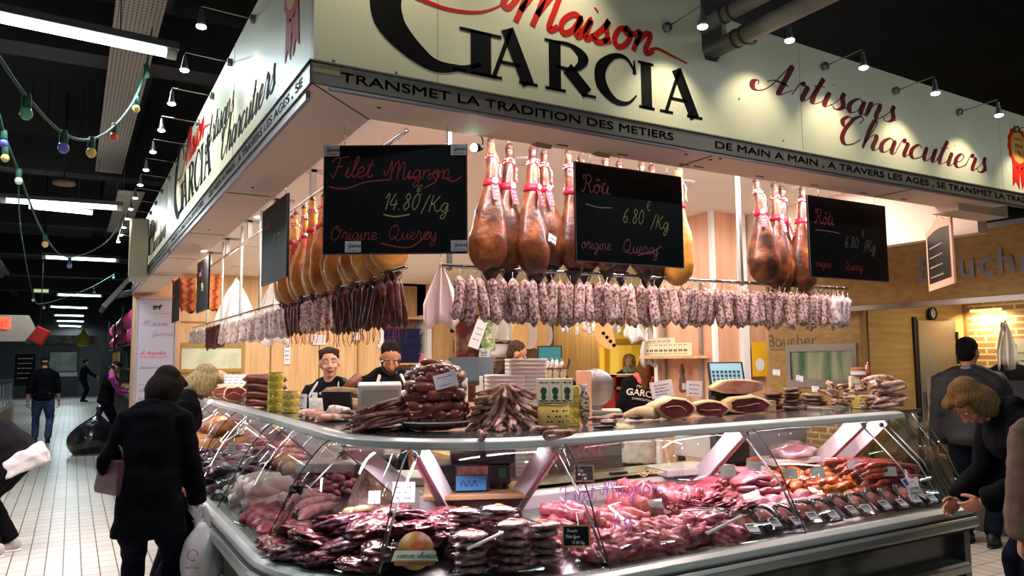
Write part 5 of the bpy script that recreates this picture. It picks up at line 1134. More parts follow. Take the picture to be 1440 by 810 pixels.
box(q, (.26, .2, .46), -.5, mk('dark_red_wood', '#3f2018', .5), 'dark crate stood on the worktop under the wire basket', 'wooden_crate', 'crate'); qb = q+V((0, 0, .462))
box(qb, (.22, .17, .075), -.5, mk('brown_case', '#7a4630', .45, coat=.4), 'brown case on the dark crate, under the wire basket', 'brown_case', 'box'); qb = qb+V((0, 0, .077))
o = thing('wire_basket', 'lined wire basket of small white sausages on the brown case', 'basket', qb, -.5)
MB().rings([[V((a*w_, b*w_*.75, z)) for a, b in ((-1, -1), (1, -1), (1, 1), (-1, 1))] for w_, z in ((.09, 0), (.115, .10), (.11, .10), (.086, .006))], 0, False, False).build('liner', mk('cream_cloth', '#cfc0a0', .8, col2='#b09c78', scale=50), o)
t = MB()
for w_, z in ((.092, .002), (.118, .102)): t.tube([(a*w_, b*w_*.75, z) for a, b in ((-1, -1), (1, -1), (1, 1), (-1, 1))], .004, 6, closed=True)
for a in (-1, -.5, 0, .5, 1):
    for b in (-1, 1): t.tube([(a*.092, b*.07, 0), (a*.118, b*.09, .102)], .0025, 5)
for s_ in (-1, 1): t.tube(cr([(s_*.118, -.03, .10), (s_*.135, -.03, .16), (s_*.125, 0, .175), (s_*.135, .03, .16), (s_*.118, .03, .10)], 4), .004, 6)
t.build('wire_frame', m_dark, o)
sp = None
for i in range(9):
    lb = 'small white sausage standing in the wire basket, %s of nine' % nth(i+1)
    if sp is None:
        mb, P = sausage_mesh(.13, .014, 2, m_salw, 'x'); s_ = sp = tag(mb.build('small_sausage', m_salw), lb, 'sausage', 'white sausages in the basket'); MB().tube([P[0], (0, 0, -.012)], .002, 5).build('string', m_string, s_)
    else: s_ = dup(sp, label=lb)
    s_.location = qb+V((cos(.5)*(i % 5-2)*.035, -sin(.5)*(i % 5-2)*.035, .175+.01*(i % 3)))+CAMD*(.03 if i > 4 else -.03)
# foam trays
fb = at(727, 560, Y=4.15); 
for st, (dx, dd, n_, lbn) in enumerate(((.03, 0, 29, "tall"), (-.10, -.03, 25, "lower"))):
    q = V((fb.x, 4.1, .905))+CAMR*dx+CAMD*dd; pt = None
    for i in range(n_):
        lb = 'white foam tray in the %s stack behind the dry sausages, %s from the bottom' % (lbn, nth(i+1))
        if pt is None:
            t = MB(); t.rings([[V((a*w_, b*w_*.8, z)) for a, b in ((-1, -.85), (-.85, -1), (.85, -1), (1, -.85), (1, .85), (.85, 1), (-.85, 1), (-1, .85))] for w_, z in ((.114, 0), (.117, .002), (.118, .0243), (.112, .0243), (.108, .005))], 0, True)
            s_ = pt = tag(t.build('foam_tray', mk('white_foam', '#f2f1f0', .7)), lb, 'tray', lbn+' stack of foam trays')
        else: s_ = dup(pt, label=lb)
        s_.location = q+V((0, 0, .0245*i)); s_.rotation_euler = (0, 0, -.35)
# pinkish post and slicer
q = at(846, 560, Y=5.0)
box(at(821, 560, Y=4.6).xy.to_3d()+V((0, 0, .9)), (.09, .12, .62), -.4, mk('pink_board', '#d9a488', .5), 'upright pinkish wooden board standing behind the pepper bag', 'upright_board', 'board')
o = thing('meat_slicer', 'grey meat slicer with a round blade guard behind the tins', 'machine', V((q.x, 5.0, .9)), -.6)
MB().bb((-.17, -.16, 0), (.17, .16, .26)).build('body', mk('grey_enamel', '#a3a79e', .4), o, bevel=.03)
t = MB(); t.lathe([(.001, -.03), (.13, -.03), (.15, -.01), (.15, .01), (.13, .02), (.001, .02)], 28).xf(Matrix.Translation((-.05, -.1, .48)) @ Matrix.Rotation(pi/2, 4, 'X')); t.build('blade_guard', m_steel, o)
MB().bb((-.08, -.08, .24), (.0, .0, .5)).build('arm', m_steel, o, bevel=.01); MB().bb((-.2, -.17, .27), (.15, .1, .30)).build('carriage', m_steel, o, bevel=.004)
t = MB()
for i in range(3): t.bb((-.14, -.165, .17+.02*i), (.04, -.16, .178+.02*i))
t.build('vent', m_dark, o)
# ham cuts on the shelf
def ham_cut(p, L, w_, h, yaw, face, label, seed=0):
    o = thing('ham_cut', label, 'ham', p, yaw); R = []; n = 14; w_ *= 1.42; h *= 1.32; L *= 1.2
    for x, s_ in ((0, .96), (.02, 1), (L*.35, 1.02), (L*.7, .8), (L*.92, .5), (L, .25)):
        R.append([V((cos(q*2*pi/n)*w_/2*s_*(1+.1*sin(q*2+seed)), x, max(0, h/2*s_+sin(q*2*pi/n)*h/2*s_*(1+.08*cos(q*3+seed))))) for q in range(n)])
    MB().rings(R).build('rind', m_fat, o)
    c = V((0, 0, h/2)); f = [c+(v-c)*.86+V((0, -.004, 0)) for v in R[0]]; b = [v+V((0, .012, 0)) for v in f]; t = MB().rings([f, b], 0, False); t.build('cut_face', face, o)
    t = MB(); t.tube(cr([c+V((-w_*.28, -.005, h*.1*cos(seed))), c+V((-w_*.08, -.005, .014*sin(seed*2))), c+V((w_*.1, -.005, -.008*cos(seed*3))), c+V((w_*(.2+.05*sin(seed)), -.005, h*.15*sin(seed*5)))], 4), .002, 5); t.build('fat_seam', m_fat, o); return o
q = lambda x, y: V((at(x, y, Z=ZT).x, at(x, y, Z=ZT).y, ZT))
ham_cut(q(952, 590), .22, .19, .10, -.15, m_cut, 'large cured ham cut with dark red face and thick cream fat, left of the others', 1)
t = ham_cut(q(925, 590), .18, .12, .06, .5, m_fat, 'pale wedge of ham fat lying left against the large dark ham cut', 4)
ham_cut(q(1000, 586), .18, .17, .075, -.45, m_cut, 'lower dark red ham cut right of the large one', 2)
ham_cut(q(1055, 582), .24, .22, .085, -.45, m_cut, 'dark-faced ham cut wrapped in cream paper under the pink ham', 3)
ham_cut(q(1045, 580)+V((0, .02, .116)), .22, .25, .075, -.45, m_rose, 'pink-faced ham cut lying on top of the wrapped one', 5)
box(q(1083, 578), (.06, .06, .07), -.4, mk('cream_paper', '#d8bf94', .6), 'folded cream paper parcel beside the wrapped ham', 'paper_parcel', 'parcel')
card(q(938, 578)+V((0, .03, .09)), .155, .115, 'large lilac price card over the big ham cut, left of two', roll=-.16, tilt=-.1, lines=4, pin=.0)
card(q(981, 575)+V((0, .03, .085)), .11, .11, 'lilac price card between the two dark ham cuts', roll=.06, tilt=-.1, lines=3, pin=.0)
card(q(1043, 560)+V((0, .1, .21)), .09, .07, 'small lilac card sticking up behind the pink ham', roll=.15, lines=3, pin=.0)
# flat dark pieces and a knife left of the hams
for i, (x, y, L) in enumerate(((845, 592, .2), (870, 588, .24), (898, 590, .16), (856, 597, .18))):
    s_ = tag(MB().add(*blob_mesh((L/2, .045, .016), i+40, .35, 2.5, 3)).build('dried_fillet', m_jerky), 'flat dark dried fillet on the shelf left of the hams, %s of four' % nth(i+1), 'meat', 'flat fillets left of the hams'); lay(s_, q(x, y)+V((0, 0, .015)), -.2+.3*i)
o = thing('knife', 'long black-handled knife at the shelf front beside the flat fillets', 'knife', q(868, 602)+V((0, 0, .004)), .02)
MB().prism([(0, 0), (.19, .004), (.2, .012), (0, .028)], (-.02, 0, 0), (1, 0, 0), (0, 1, 0), (0, 0, .0025)).build('blade', m_steel, o); MB().bb((-.14, .0, -.003), (-.02, .026, .012)).build('handle', m_black, o, bevel=.005)
# till
o = thing('cash_scale', 'black till with a tilted blue keypad screen behind the pink ham', 'till', V((at(1024, 560, Y=3.78).x, 3.78, .9)), -.55); o.scale = (.7, .75, .96)
MB().bb((-.16, -.12, 0), (.16, .14, .52)).build('body', m_black, o, bevel=.02)
Rm = Matrix.Translation((-.03, -.14, .48)) @ Matrix.Rotation(-.5, 4, 'X'); MB().bb((-.17, -.02, 0), (.17, .02, .25)).xf(Rm).build('screen_case', m_dark, o, bevel=.006)
MB().bb((-.15, -.023, .02), (.15, -.02, .235)).xf(Rm).build('screen', mk('screen_blue', '#8db4c4', .2, emit='#9cc4d4', estr=.6), o); t = MB()
for i in range(5):
    for k_ in range(7): t.bb((-.14+k_*.04, -.025, .035+i*.03), (-.112+k_*.04, -.0232, .057+i*.03))
t.xf(Rm).build('keys', mk('screen_keys', '#3f5c6c', .3), o)
# stacks of dark dried meat towards the right end
rr = random.Random(15); pt = None; c = 0
for st, (x, n_, m_) in enumerate(((1085, 7, m_jerky), (1112, 8, m_jpale), (1138, 6, m_jpale), (1150, 4, m_jerky))):
    b = at(x, 553, Y=3.95)
    for i in range(n_):
        lb = 'dried meat slab behind the shelf, %s stack from the left, %s slab up' % (nth(st+1), nth(i+1))
        s_ = tag(MB().add(*blob_mesh((.085, .07, .017), 60+st*9+i, .3, 2.2, 2)).build('dried_slab', m_), lb, 'meat', 'dried slabs behind the shelf')
        lay(s_, V((b.x+rr.uniform(-.01, .01), 3.95+rr.uniform(-.02, .02), 1.17+.028*i)), rr.uniform(-.6, .6), rr.uniform(-.12, .12))
o = thing('rear_display', 'low steel display ledge behind the right end of the shelf', 'counter'); MB().bb((3.85, 3.85, .9), (4.75, 4.3, 1.15)).build('body', m_lav, o, bevel=.01); MB().bb((3.82, 3.78, 1.12), (4.8, 4.35, 1.155)).build('top', m_steel, o); settle(o)
for i, (x, y) in enumerate(((1092, 520), (1124, 528), (1147, 543))): card(at(x, y+8, Y=3.98), .055, .045, 'small white card above the dark dried slabs, %s from the left' % nth(i+1), lines=2, pin=.0, roll=(.1, .25, .05)[i], group='cards over the dried slabs')
# tins and jars at the right end
o = thing('side_shelf', 'narrow steel shelf at the right end carrying the sausage pile and jars', 'shelf'); MB().bb((4.62, 3.14, 1.222), (5.05, 3.74, 1.248)).build('board', m_steel, o, bevel=.004)
for y in (3.2, 3.68): MB().bb((5.0, y, 0), (5.03, y+.03, 1.222)).build('leg', m_alu, o)
settle(o)
b = q(1210, 574); can(b, .062, .105, m_cream2, m_gold2, 'round gold tin near the right end of the shelf, under two small cartons')
for i, dx in enumerate((-.034, .034)): box(b+CAMR*dx+V((0, 0, .107)), (.06, .05, .11), -.6, m_card if i == 0 else mk('kraft_box', '#c9ab6e', .5), ('plain cream carton', 'kraft carton with dark discs')[i]+' on the right-hand gold tin', prints=(('o', 0, .055, .013), ('o', 0, .03, .01)) if i else (('l', -.02, .06, .04),))
def jar(p, r, h, fill, lid, label, cloth=None):
    o = thing('preserve_jar', label, 'jar', p); MB().lathe([(.001, 0), (r*.95, 0), (r, .006), (r, h*.75), (r*.8, h*.84), (r*.8, h*.88)], 18).build('glass', fill, o); MB().lathe([(r*.88, h*.84), (r*.92, h*.86), (r*.9, h), (.001, h)], 18).build('lid', lid, o)
    MB().lathe([(r*1.01, h*.2), (r*1.012, h*.6)], 18, caps=False).build('label', m_paper, o)
    if cloth: MB().lathe([(.001, h*1.02), (r*.92, h*1.01), (r*1.05, h*.9), (r*1.25, h*.68), (r*1.22, h*.68)], 18).build('cloth_cover', cloth, o)
    return o
m_ging = grid_mat('gingham', '#c4324e', '#f0d8dc', .012, .012, .004, rough=.8, tile2='#d8647a')
jar(b+V((0, 0, .219)), .05, .06, mk('jar_fill', '#8a5a3a', .25, coat=.6), mk('orange_lid', '#d06a3c', .4), 'small squat jar with orange lid on the right-hand cartons')
jar(q(1236, 571), .04, .085, mk('jar_fill', '#8a5a3a'), m_chrome, 'jar with silver lid right of the gold tin', m_ging)
jar(q(1233, 569)+V((.01, .01, .088)), .045, .09, mk('jar_fill', '#8a5a3a'), m_chrome, 'taller jar under a red gingham cloth near the right end', m_ging)
# sausage pile at the right end and small loops left of the tin
rr = random.Random(16); pt = None; b0 = at(1262, 572, Y=3.45)
for lv in range(7):
    for k_ in range(4 if lv < 5 else 2):
        lb = 'long dry sausage piled at the right end, layer %s up, %s from the front' % (nth(lv+1), nth(k_+1))
        if pt is None: s_ = pt = link('dry_sausage', .25, .0155, .025, m_mould, lb, group='dry sausages piled at the right end', n=12)
        else: s_ = dup(pt, label=lb)
        lay(s_, V((4.80+rr.uniform(-.03, .04), 3.2+.065*k_+rr.uniform(-.01, .01), ZT+.02+.029*lv)), -.15+rr.uniform(-.22, .22), rr.uniform(-.05, .1), rr.uniform(0, 6))
o = thing('salami_end', 'dark conical salami end on top of the right-hand pile', 'sausage', V((4.76, 3.35, ZT+.21)), .4); MB().tube(cr([(0, 0, 0), (.05, 0, .04), (.08, 0, .09)], 4), [.035, .034, .033, .03, .026, .022, .019, .013, .005], 12).build('body', m_red, o); MB().tube([(.08, 0, .09), (.085, 0, .105)], .004, 6).build('knot', m_string, o)
for i in range(9):
    lb = 'small sausage loop heaped left of the right-hand gold tin, %s from the bottom' % nth(i+1); s_ = dup(protos[i % 4], label=lb, group='small loops left of the gold tin'); lay(s_, at(1182, 572, Y=3.5).xy.to_3d()+V((.05*cos(i*1.9), .05*sin(i*1.9), ZT+.02+.017*i)), i*1.3, .2, i)
card(V((4.82, 3.4, ZT+.16)), .05, .055, 'narrow white card on the right-hand sausage pile', pin=.02, lines=2)
# ---- left side of the shelf, from the corner outwards
o = thing('oval_dish', 'small white dish carrying the white sausage at the shelf corner', 'plate', q(475, 592)); MB().lathe([(.001, .003), (.07, .003), (.1, .016), (.103, .02), (.07, .009), (.001, .009)], 24).build('dish', m_plate, o)
s_ = link('white_sausage', .15, .036, .01, m_salw, 'thick white floury sausage lying on the small dish'); lay(s_, q(477, 590)+V((0, 0, .045)), -.4)
for i, (x, y, z, L, r, yw) in enumerate(((500, 584, .042, .36, .042, -.32), (490, 576, .12, .38, .04, -.3), (506, 577, .042, .32, .038, -.35))):
    lay(link('dry_log', L, r, .01, m_log, 'thick brown dry sausage log on the shelf near the girl, %s of three' % ('front', 'upper', 'rear')[i], group='brown logs near the girl'), q(x, y)+V((0, .04, z)), yw)
o = thing('salami_end', 'brown cone-shaped salami end sticking up over the logs', 'sausage', q(492, 574)+V((.06, .1, .18)), .5); MB().tube([(-.1, 0, -.03), (0, 0, .02), (.05, 0, .05), (.07, 0, .06)], [.02, .045, .042, .02], 14).build('body', mk('brown_casing', '#6e3b22', .45), o); MB().tube([(-.12, 0, -.04), (-.1, 0, -.03)], .006, 6).build('knot', m_string, o)
for i, (x, y, yw) in enumerate(((424, 588, .7), (433, 590, .65), (443, 592, .6), (452, 596, .55))):
    s_ = lay(link('sliced_salami', .2, .024, .008, mk('sliced_pink', '#a45a4e', .45, col2='#d8a894', scale=16, coat=.3), 'pinkish cut salami lying aslant on the shelf corner, %s from the left' % nth(i+1), group='cut salami on the shelf'), q(x, y)+V((.05, .04, .028)), yw, -.1)
for i, (x, y) in enumerate(((421, 566), (442, 560))): card(q(x, y+14)+V((.0, .0, .03)), (.1, .04)[i], (.1, .09)[i], ('wide lilac card before the girl', 'narrow white card before the girl')[i], lines=2, pin=.0, tilt=-.1)
q1 = q(387, 578); q2 = q(405, 580)
for i in range(5): can(q1+V((0, 0, .057*i)), .056, .056, m_ylab, m_gold2, 'yellow tin in the tall stack beside the sausages, %s from the bottom' % nth(i+1), 'tall stack of yellow tins')
for i in range(3): can(q2+CAMR*.02+V((0, 0, .052*i)), .062, .051, mk('yellow_label2', '#d9c84a', .45), mk('pink_lid', '#c9a08c', .4), 'low yellow tin with pinkish lid in the shorter stack, %s from the bottom' % nth(i+1), 'short stack of tins')
pt = None
for lv in range(4):
    for k_ in range(3):
        lb = 'fat dark-red sausage stacked left of the tins, row %s up, %s from the front' % (nth(lv+1), nth(k_+1))
        if pt is None: s_ = pt = link('cooked_sausage', .24, .033, .008, mk('cooked_sausage_skin', '#6e2a1e', .38, col2='#94452e', scale=8, coat=.3, vary=.2), lb, group='fat sausages left of the tins')
        else: s_ = dup(pt, label=lb)
        lay(s_, q(362, 573)+V((.0+.06*k_, .12*0+.03*k_, .035+.062*lv)), -.5+.1*((lv*3+k_) % 3-1))
card(q(357, 566)+V((.0, -.06, .1)), .055, .09, 'white card hanging on the fat dark-red sausages', pin=0, lines=2)
for i, (x, y, L, w_, h, fc) in enumerate(((302, 560, .3, .2, .1, m_cut), (316, 562, .28, .2, .1, m_cut), (331, 565, .26, .18, .11, m_cut), (300, 550, .3, .2, .19, m_rose))):
    ham_cut(q(x, y), L, w_, h, -.6, fc, ('cream-netted cured cut with a dark face at the far left of the shelf, first', 'cream-netted cured cut beside the blonde customer, second', 'cream-netted cured cut left of the fat sausages, third', 'taller cured cut behind the netted ones')[i], i+8)
for i, x in enumerate((311, 318, 326, 335)): card(q(x, 560)+V((.05, .1, .12)), .06, .115, 'upright white card over the netted cuts, %s from the left' % nth(i+1), pin=0, lines=3, group='cards over the netted cuts', roll=.12)
# ------------------------------------------------------------------ meat in the counter
m_pork = mk('raw_pork', '#96263c', .32, col2='#d27080', scale=17, lo=.34, hi=.6, bump=.6, bscale=45, coat=.3, vary=.2, col3='#eebcbc', detail=6)
m_porkd = mk('dark_pork', '#741628', .32, col2='#bb4a5c', scale=18, lo=.36, hi=.62, bump=.6, bscale=45, coat=.3, vary=.25, col3='#e8aaa8', detail=6)
m_porkp = mk('pale_pork', '#b85a6c', .34, col2='#dc96a0', scale=14, lo=.35, hi=.62, bump=.5, bscale=35, coat=.3, vary=.15, col3='#efc6c6', detail=6)
m_orange = mk('marinated_meat', '#b04420', .28, col2='#e08a48', scale=14, lo=.35, hi=.66, bump=.4, bscale=30, coat=.5, vary=.2)
m_redsaus = mk('raw_red_sausage', '#8f2a2c', .3, col2='#cc6a60', scale=40, lo=.4, hi=.62, bump=.25, coat=.4, vary=.15)
m_pinksaus = mk('raw_pink_sausage', '#d4808a', .3, col2='#eab4b6', scale=24, bump=.25, coat=.4, vary=.1)
m_fatroll = mk('white_fat', '#ecc9c6', .4, col2='#f6e4de', scale=7, bump=.35, coat=.2, vary=.06)
m_vac = mk('vacuum_packed_meat', '#451018', .2, col2='#8a3a44', scale=16, lo=.36, hi=.58, bump=.8, bscale=24, coat=.7, vary=.25, col3='#d2a8b4', bdist=.025, detail=6)  # pale third tone paints in highlights of the wrinkled plastic
m_vacv = mk('sheen_vacuum_bag', '#5c2038', .2, col2='#9a5a74', scale=14, lo=.36, hi=.56, bump=.8, bscale=26, coat=.7, vary=.2, col3='#e0c4d8', bdist=.025, detail=6)  # violet and pale tones put the plastic's sheen into the colour
m_burg = mk('packed_steak', '#96625f', .25, col2='#cfa8a4', scale=42, lo=.4, hi=.6, bump=.4, coat=.5, vary=.2)
m_film = glass_mat('cling_film', '#f2eaf0', .12, .06)
m_mince = mk('minced_pork', '#d9a096', .5, col2='#f2d8cc', scale=60, lo=.36, hi=.6, bump=.5, bscale=70, coat=.1, bdist=.01)
m_pate = mk('pate_crust', '#9a5526', .45, col2='#c98446', scale=7, bump=.3, coat=.2, vary=.12)
m_dark2 = mk('dark_pack_sheen', '#3a2a38', .12, col2='#8d7a94', scale=8, lo=.45, hi=.7, bump=.9, bscale=14, coat=1, vary=.3, col3='#e4dcec', bdist=.02)  # pale lilac patches paint white reflections onto the dark film
m_croq = mk('golden_crumb', '#b9682a', .5, col2='#dc9a4a', scale=30, bump=.5)
m_tray = mk('black_tray', '#101012', .25, coat=.6)
def solid(name, size, seed, m, label, cat='meat', group=None, amp=.25, freq=2, sub=3, ridge=0):
    return tag(MB().add(*blob_mesh(size, seed, amp, freq, sub, ridge)).build(name, m), label, cat, group)
def heap(protos, pos, text, group, seed=0, tilt=.3, sc=.12):
    """pos = list of (point, yaw); text gets an ordinal"""
    r = random.Random(seed); out = []
    for i, (p, yw) in enumerate(pos):
        j = i % len(protos); o = protos[j] if i < len(protos) else dup(protos[j]); o['label'] = text % nth(i+1); o['group'] = group
        lay(o, p, yw+r.uniform(-.2, .2), r.uniform(-tilt, tilt), r.uniform(-tilt, tilt)); o.scale = (1+r.uniform(-sc, sc),)*3; out.append(o)
    return out
RN = random.Random(21)
def spread(fn, ta, tb, sa, sb, n, z0, layers=1, dz=.04, yaw=0, shrink=.8, jit=.02):
    """points on a patch of the deck, in layers that shrink upward; ordered near to far"""
    out = []; per = [max(1, int(n*shrink**i)) for i in range(layers)]
    for L, k in enumerate(per):
        f = shrink**(L*.9); cols = max(1, int(sqrt(k*abs(tb-ta)/max(.05, sb-sa)))); rows = max(1, math.ceil(k/cols)); c = 0
        for r_ in range(rows):
            for q in range(cols):
                if c >= k: break
                c += 1; t_ = (ta+tb)/2+(tb-ta)*f*((q+.5+.5*(r_ % 2)-.25)/cols-.5); s_ = (sa+sb)/2+(sb-sa)*f*((r_+.5)/rows-.5)
                p = fn(t_+RN.uniform(-jit, jit)*(1 if fn is not CP else 20), s_+RN.uniform(-jit, jit)); p.z += z0+dz*L; out.append((p, yaw))
    return out
# tied pork fillets and roasts
def roll(L, r, seed, m, label, nets=5):
    n = 9; P = []; R = []
    for i in range(n+1):
        f = i/n; P.append((L*(f-.5), .008*sin(f*4+seed), 0)); R.append((r*(.55+.45*sin(pi*min(max(f, .12), .88)))*(1+.12*sin(f*17+seed)), r*.85*(.55+.45*sin(pi*min(max(f, .12), .88)))))
    mb = MB(); mb.tube(cr(P, 2), [R[min(i//2, n)] for i in range(2*n+1)], 12)
    for i, v in enumerate(mb.v):
        p = V(v); d = 1+.32*noise.noise(p*16+V((seed*3, 0, 0)))+.16*noise.noise(p*42+V((seed, 2, 0))); mb.v[i] = (p.x*(1+.1*noise.noise(p*20)), p.y*d, p.z*d)
    o = tag(mb.build('pork_roll', m), label, 'meat')
    if nets:
        t = MB()
        for k_ in range(nets):
            x = L*(-.36+.72*k_/max(1, nets-1)); t.tube([(x, r*.98*cos(a*pi/6), r*.9*sin(a*pi/6)) for a in range(12)], .0016, 4, closed=True)
        t.build('twine', mk('pink_twine', '#d8a8a8', .8), o)
    return o
heap([roll(.25, .038, i, m_pork, 'x', 0) for i in range(4)], [(FP(2.02+.085*(i % 6)+.03*(i//6), .42+.02*(i % 2), deckz(.4)+.04+.048*(i//6)), -1.25) for i in range(14)], 'tied pork fillet roll near the counter corner, %s counting from the left and bottom', 'pork fillets near the corner', 1, .12)
heap([roll(.26, .055, 10+i, m_pork, 'x', 4) for i in range(3)], [(FP(2.5+.13*(i % 4)+.05*(i//4), .50+.02*(i % 2), deckz(.5)+.045+.06*(i//4)), -1.3) for i in range(9)], 'thick tied pork roast beside the fillets, %s counting from the left and bottom', 'pork roasts beside the fillets', 2, .12)
heap([solid('pork_piece', (.10, .055, .045), 30+i, m_pork, 'x', amp=.4, freq=2.6, ridge=.3, sub=4) for i in range(4)], [(FP(2.08+.098*(i % 9), .16+.06*(i//9), deckz(.16)+.05+.03*(i//9)), -.9) for i in range(17)], 'raw pork piece along the front edge below the roasts, %s from the left', 'pork pieces along the front edge', 3, .3)
heap([solid('pork_slice', (.095, .075, .022), 40+i, m_porkd, 'x', amp=.45, freq=2.6, ridge=.4, sub=4) for i in range(5)], spread(FP, 2.76, 3.22, .16, .78, 30, .03, 3, .032, -.6, .82), 'raw pork slice in the tall heap behind the middle glass, %s from the bottom', 'pork slices in the tall heap', 4, .4)
heap([solid('pork_cutlet', (.09, .065, .02), 50+i, m_porkp, 'x', amp=.3, freq=2) for i in range(4)], spread(FP, 3.32, 3.78, .42, .84, 14, .03, 4, .035, .4, .8), 'pale pink pork cutlet behind the price cards, %s from the bottom', 'pale cutlets', 5, .35)
heap([solid('pork_parcel', (.062, .062, .05), 60+i, m_porkp, 'x', amp=.18, freq=1.6) for i in range(3)], [(FP(3.36+.115*(i % 4), .26+.10*(i//4), deckz(.3)+.05+.02*(i//4)), 0) for i in range(8)], 'round pink stuffed pork parcel behind the black trays, %s from the left', 'round pork parcels', 6, .3)
heap([solid('marinated_piece', (.045, .034, .024), 70+i, m_orange, 'x', amp=.35, freq=2) for i in range(4)], spread(FP, 3.62, 4.36, .26, .84, 34, .025, 3, .03, 0, .85), 'orange marinated meat piece in the right-hand heap, %s from the bottom', 'orange marinated pieces', 7, .5)
rs = link('raw_sausage', .42, .017, .03, m_redsaus, 'x', n=12)
heap([rs], [(FP(4.50+.02*(i % 3)-.012*(i//8), .30+.062*(i % 8), deckz(.6)+.01+.034*(i//8)), -.18) for i in range(38)], 'long raw red sausage stacked at the right end of the counter, %s from the bottom', 'red sausages at the right end', 8, .06, .06)
rs = link('raw_sausage', .2, .014, .03, mk('orange_sausage', '#b8481c', .3, col2='#e0803c', scale=30, coat=.4), 'x')
heap([rs], [(FP(4.28+.07*(i % 4), .22+.035*(i//4), deckz(.25)+.025+.01*(i % 3)), .6) for i in range(12)], 'thin orange sausage before the red ones, %s from the left', 'orange sausages before the red ones', 9, .1)
# black trays under film along the front glass
pt = None
for i in range(11):
    x = 3.02+.152*i; lb = 'black tray of sliced meat under film against the front glass, %s from the left' % nth(i+1)
    if pt is None:
        o = pt = thing('meat_tray', lb, 'tray', group='black trays along the front glass'); rr4 = lambda w_, h_, z: [V((a*w_, b*h_, z)) for a, b in ((-1, -.7), (-.75, -1), (.75, -1), (1, -.7), (1, .7), (.75, 1), (-.75, 1), (-1, .7))]
        MB().rings([rr4(.05, .07, 0), rr4(.062, .085, .032), rr4(.066, .089, .032), rr4(.066, .089, .035), rr4(.058, .08, .035), rr4(.048, .067, .006)]).build('tray', m_tray, o)
        MB().add(*blob_mesh((.048, .066, .02), 5, .2, 2, 3)).xf(Matrix.Translation((0, 0, .024))).build('meat', mk('tray_meat', '#9a4438', .35, col2='#cf8878', scale=16, coat=.5, vary=.25), o)
        MB().rings([rr4(.06, .082, .037), rr4(.05, .07, .045), rr4(.02, .03, .047)]).build('film', m_film, o)
        lb_ = MB().bb((-.03, -.075, .047), (.032, -.02, .0485)).build('label', m_paper, o); t = MB()
        for k_ in range(6): t.bb((-.024+k_*.008, -.055, .0486), (-.021+k_*.008, -.04, .049))
        for k_ in range(3): scrawl(t, (-.024, -.03-.003*k_, .0487), (1, 0, 0), (0, 1, 0), .045, .004, k_)
        t.build('label_print', m_ink, lb_)
    else: o = dup(pt, label=lb)
    o.location = FP(x, .155, .745+.008*(i % 2)); o.rotation_euler = (.62, 0, -.12+.14*((i*7) % 3-1))
for i, (x, s_, z) in enumerate(((3.10, .33, .99), (3.42, .45, .98), (3.62, .36, .93), (3.84, .34, .92), (4.28, .42, .92), (4.46, .30, .88))):
    card(FP(x, s_, z-.05), .085, .06, 'grey-white price card in the front counter, %s from the left' % nth(i+1), group='price cards in the front counter', roll=.12*((i*5) % 3-1), lines=2, pin=.03, tilt=-.35, m=mk('grey_card', '#b9bab6', .5))
def small_slate(p, w_, h, label, lines, yaw=-.525, tilt=-.25, rim='#b08a5c'):
    o = thing('slate_sign', label, 'sign', p, yaw); Rm = Matrix.Rotation(tilt, 4, 'X'); e = .008
    MB().bb((-w_/2+e/2, -.003, e/2), (w_/2-e/2, .003, h-e/2)).xf(Rm).build('slate', m_slate, o); t = MB()
    for a, b in (((-w_/2, 0), (w_/2, e)), ((-w_/2, h-e), (w_/2, h)), ((-w_/2, e), (-w_/2+e, h-e)), ((w_/2-e, e), (w_/2, h-e))): t.bb((a[0], -.005, a[1]), (b[0], .005, b[1]))
    t.xf(Rm).build('wooden_frame', mk('slate_frame'+rim, rim, .5), o); t = MB()
    for tx, x, y, s_ in lines: script(t, tx, (x*w_-w_/2, -.0033, y*h), (1, 0, 0), (0, 0, 1), s_*h, pen=.9, slant=.1, lift=.0006)
    t.xf(Rm).build('chalk_writing', m_paper, o); return o
small_slate(CP(86, .09, .80), .125, .095, 'small framed slate with white writing standing at the front glass below the fillets', [('Rosette', .18, .68, .13), ('Rôti lyon', .12, .42, .14), ('12.80 Kg', .35, .16, .13)])
small_slate(FP(2.42, .72, .95), .11, .09, 'small dark framed slate standing among the fillets, behind the right glass seam', [('Filet', .2, .6, .13), ('Mignon', .2, .38, .13), ('14.80', .35, .14, .13)], rim='#5f4630')
# writing on the glass and the star sticker
def onglass(s0): # outside face of the bent pane
    for (a, z), (b, y) in zip(GP, GP[1:]):
        if y <= s0 <= z: return b+(a-b)*(s0-y)/(z-y)
    return .1
gw = MB(); sl_ = V((0, .62, 1)).normalized()
script(gw, 'Filet Mignon', (1.90, 2.69+onglass(.97)-.006, .972), (1, 0, 0), sl_, .085, pen=.55, slant=.2, wdir=(0, -1, .5)); 
tag(settle(gw.build('glass_writing', mk('violet_marker', '#b95ac0', .5))), 'violet handwriting on the counter glass over the pork fillets, upper line', 'writing'); gw = MB()
script(gw, 'Kg', (2.14, 2.69+onglass(.85)-.008, .85), (1, 0, 0), sl_, .08, pen=.55, slant=.2, wdir=(0, -1, .5))
tag(settle(gw.build('glass_writing', mk('violet_marker', '#b95ac0', .5))), 'violet handwriting on the counter glass over the pork fillets, short lower line', 'writing')
o = thing('quality_sticker', 'white pointed sticker with blue and red corners on the glass at the right end', 'sticker'); c = V((4.36, 2.69+onglass(.84)-.012, .84)); u = V((1, 0, 0)); v = V((0, .45, 1)).normalized(); nn = u.cross(v)
star = [(0, .10), (.03, .05), (.085, .045), (.06, -.01), (.075, -.09), (0, -.05), (-.075, -.09), (-.06, -.01), (-.085, .045), (-.03, .05)]
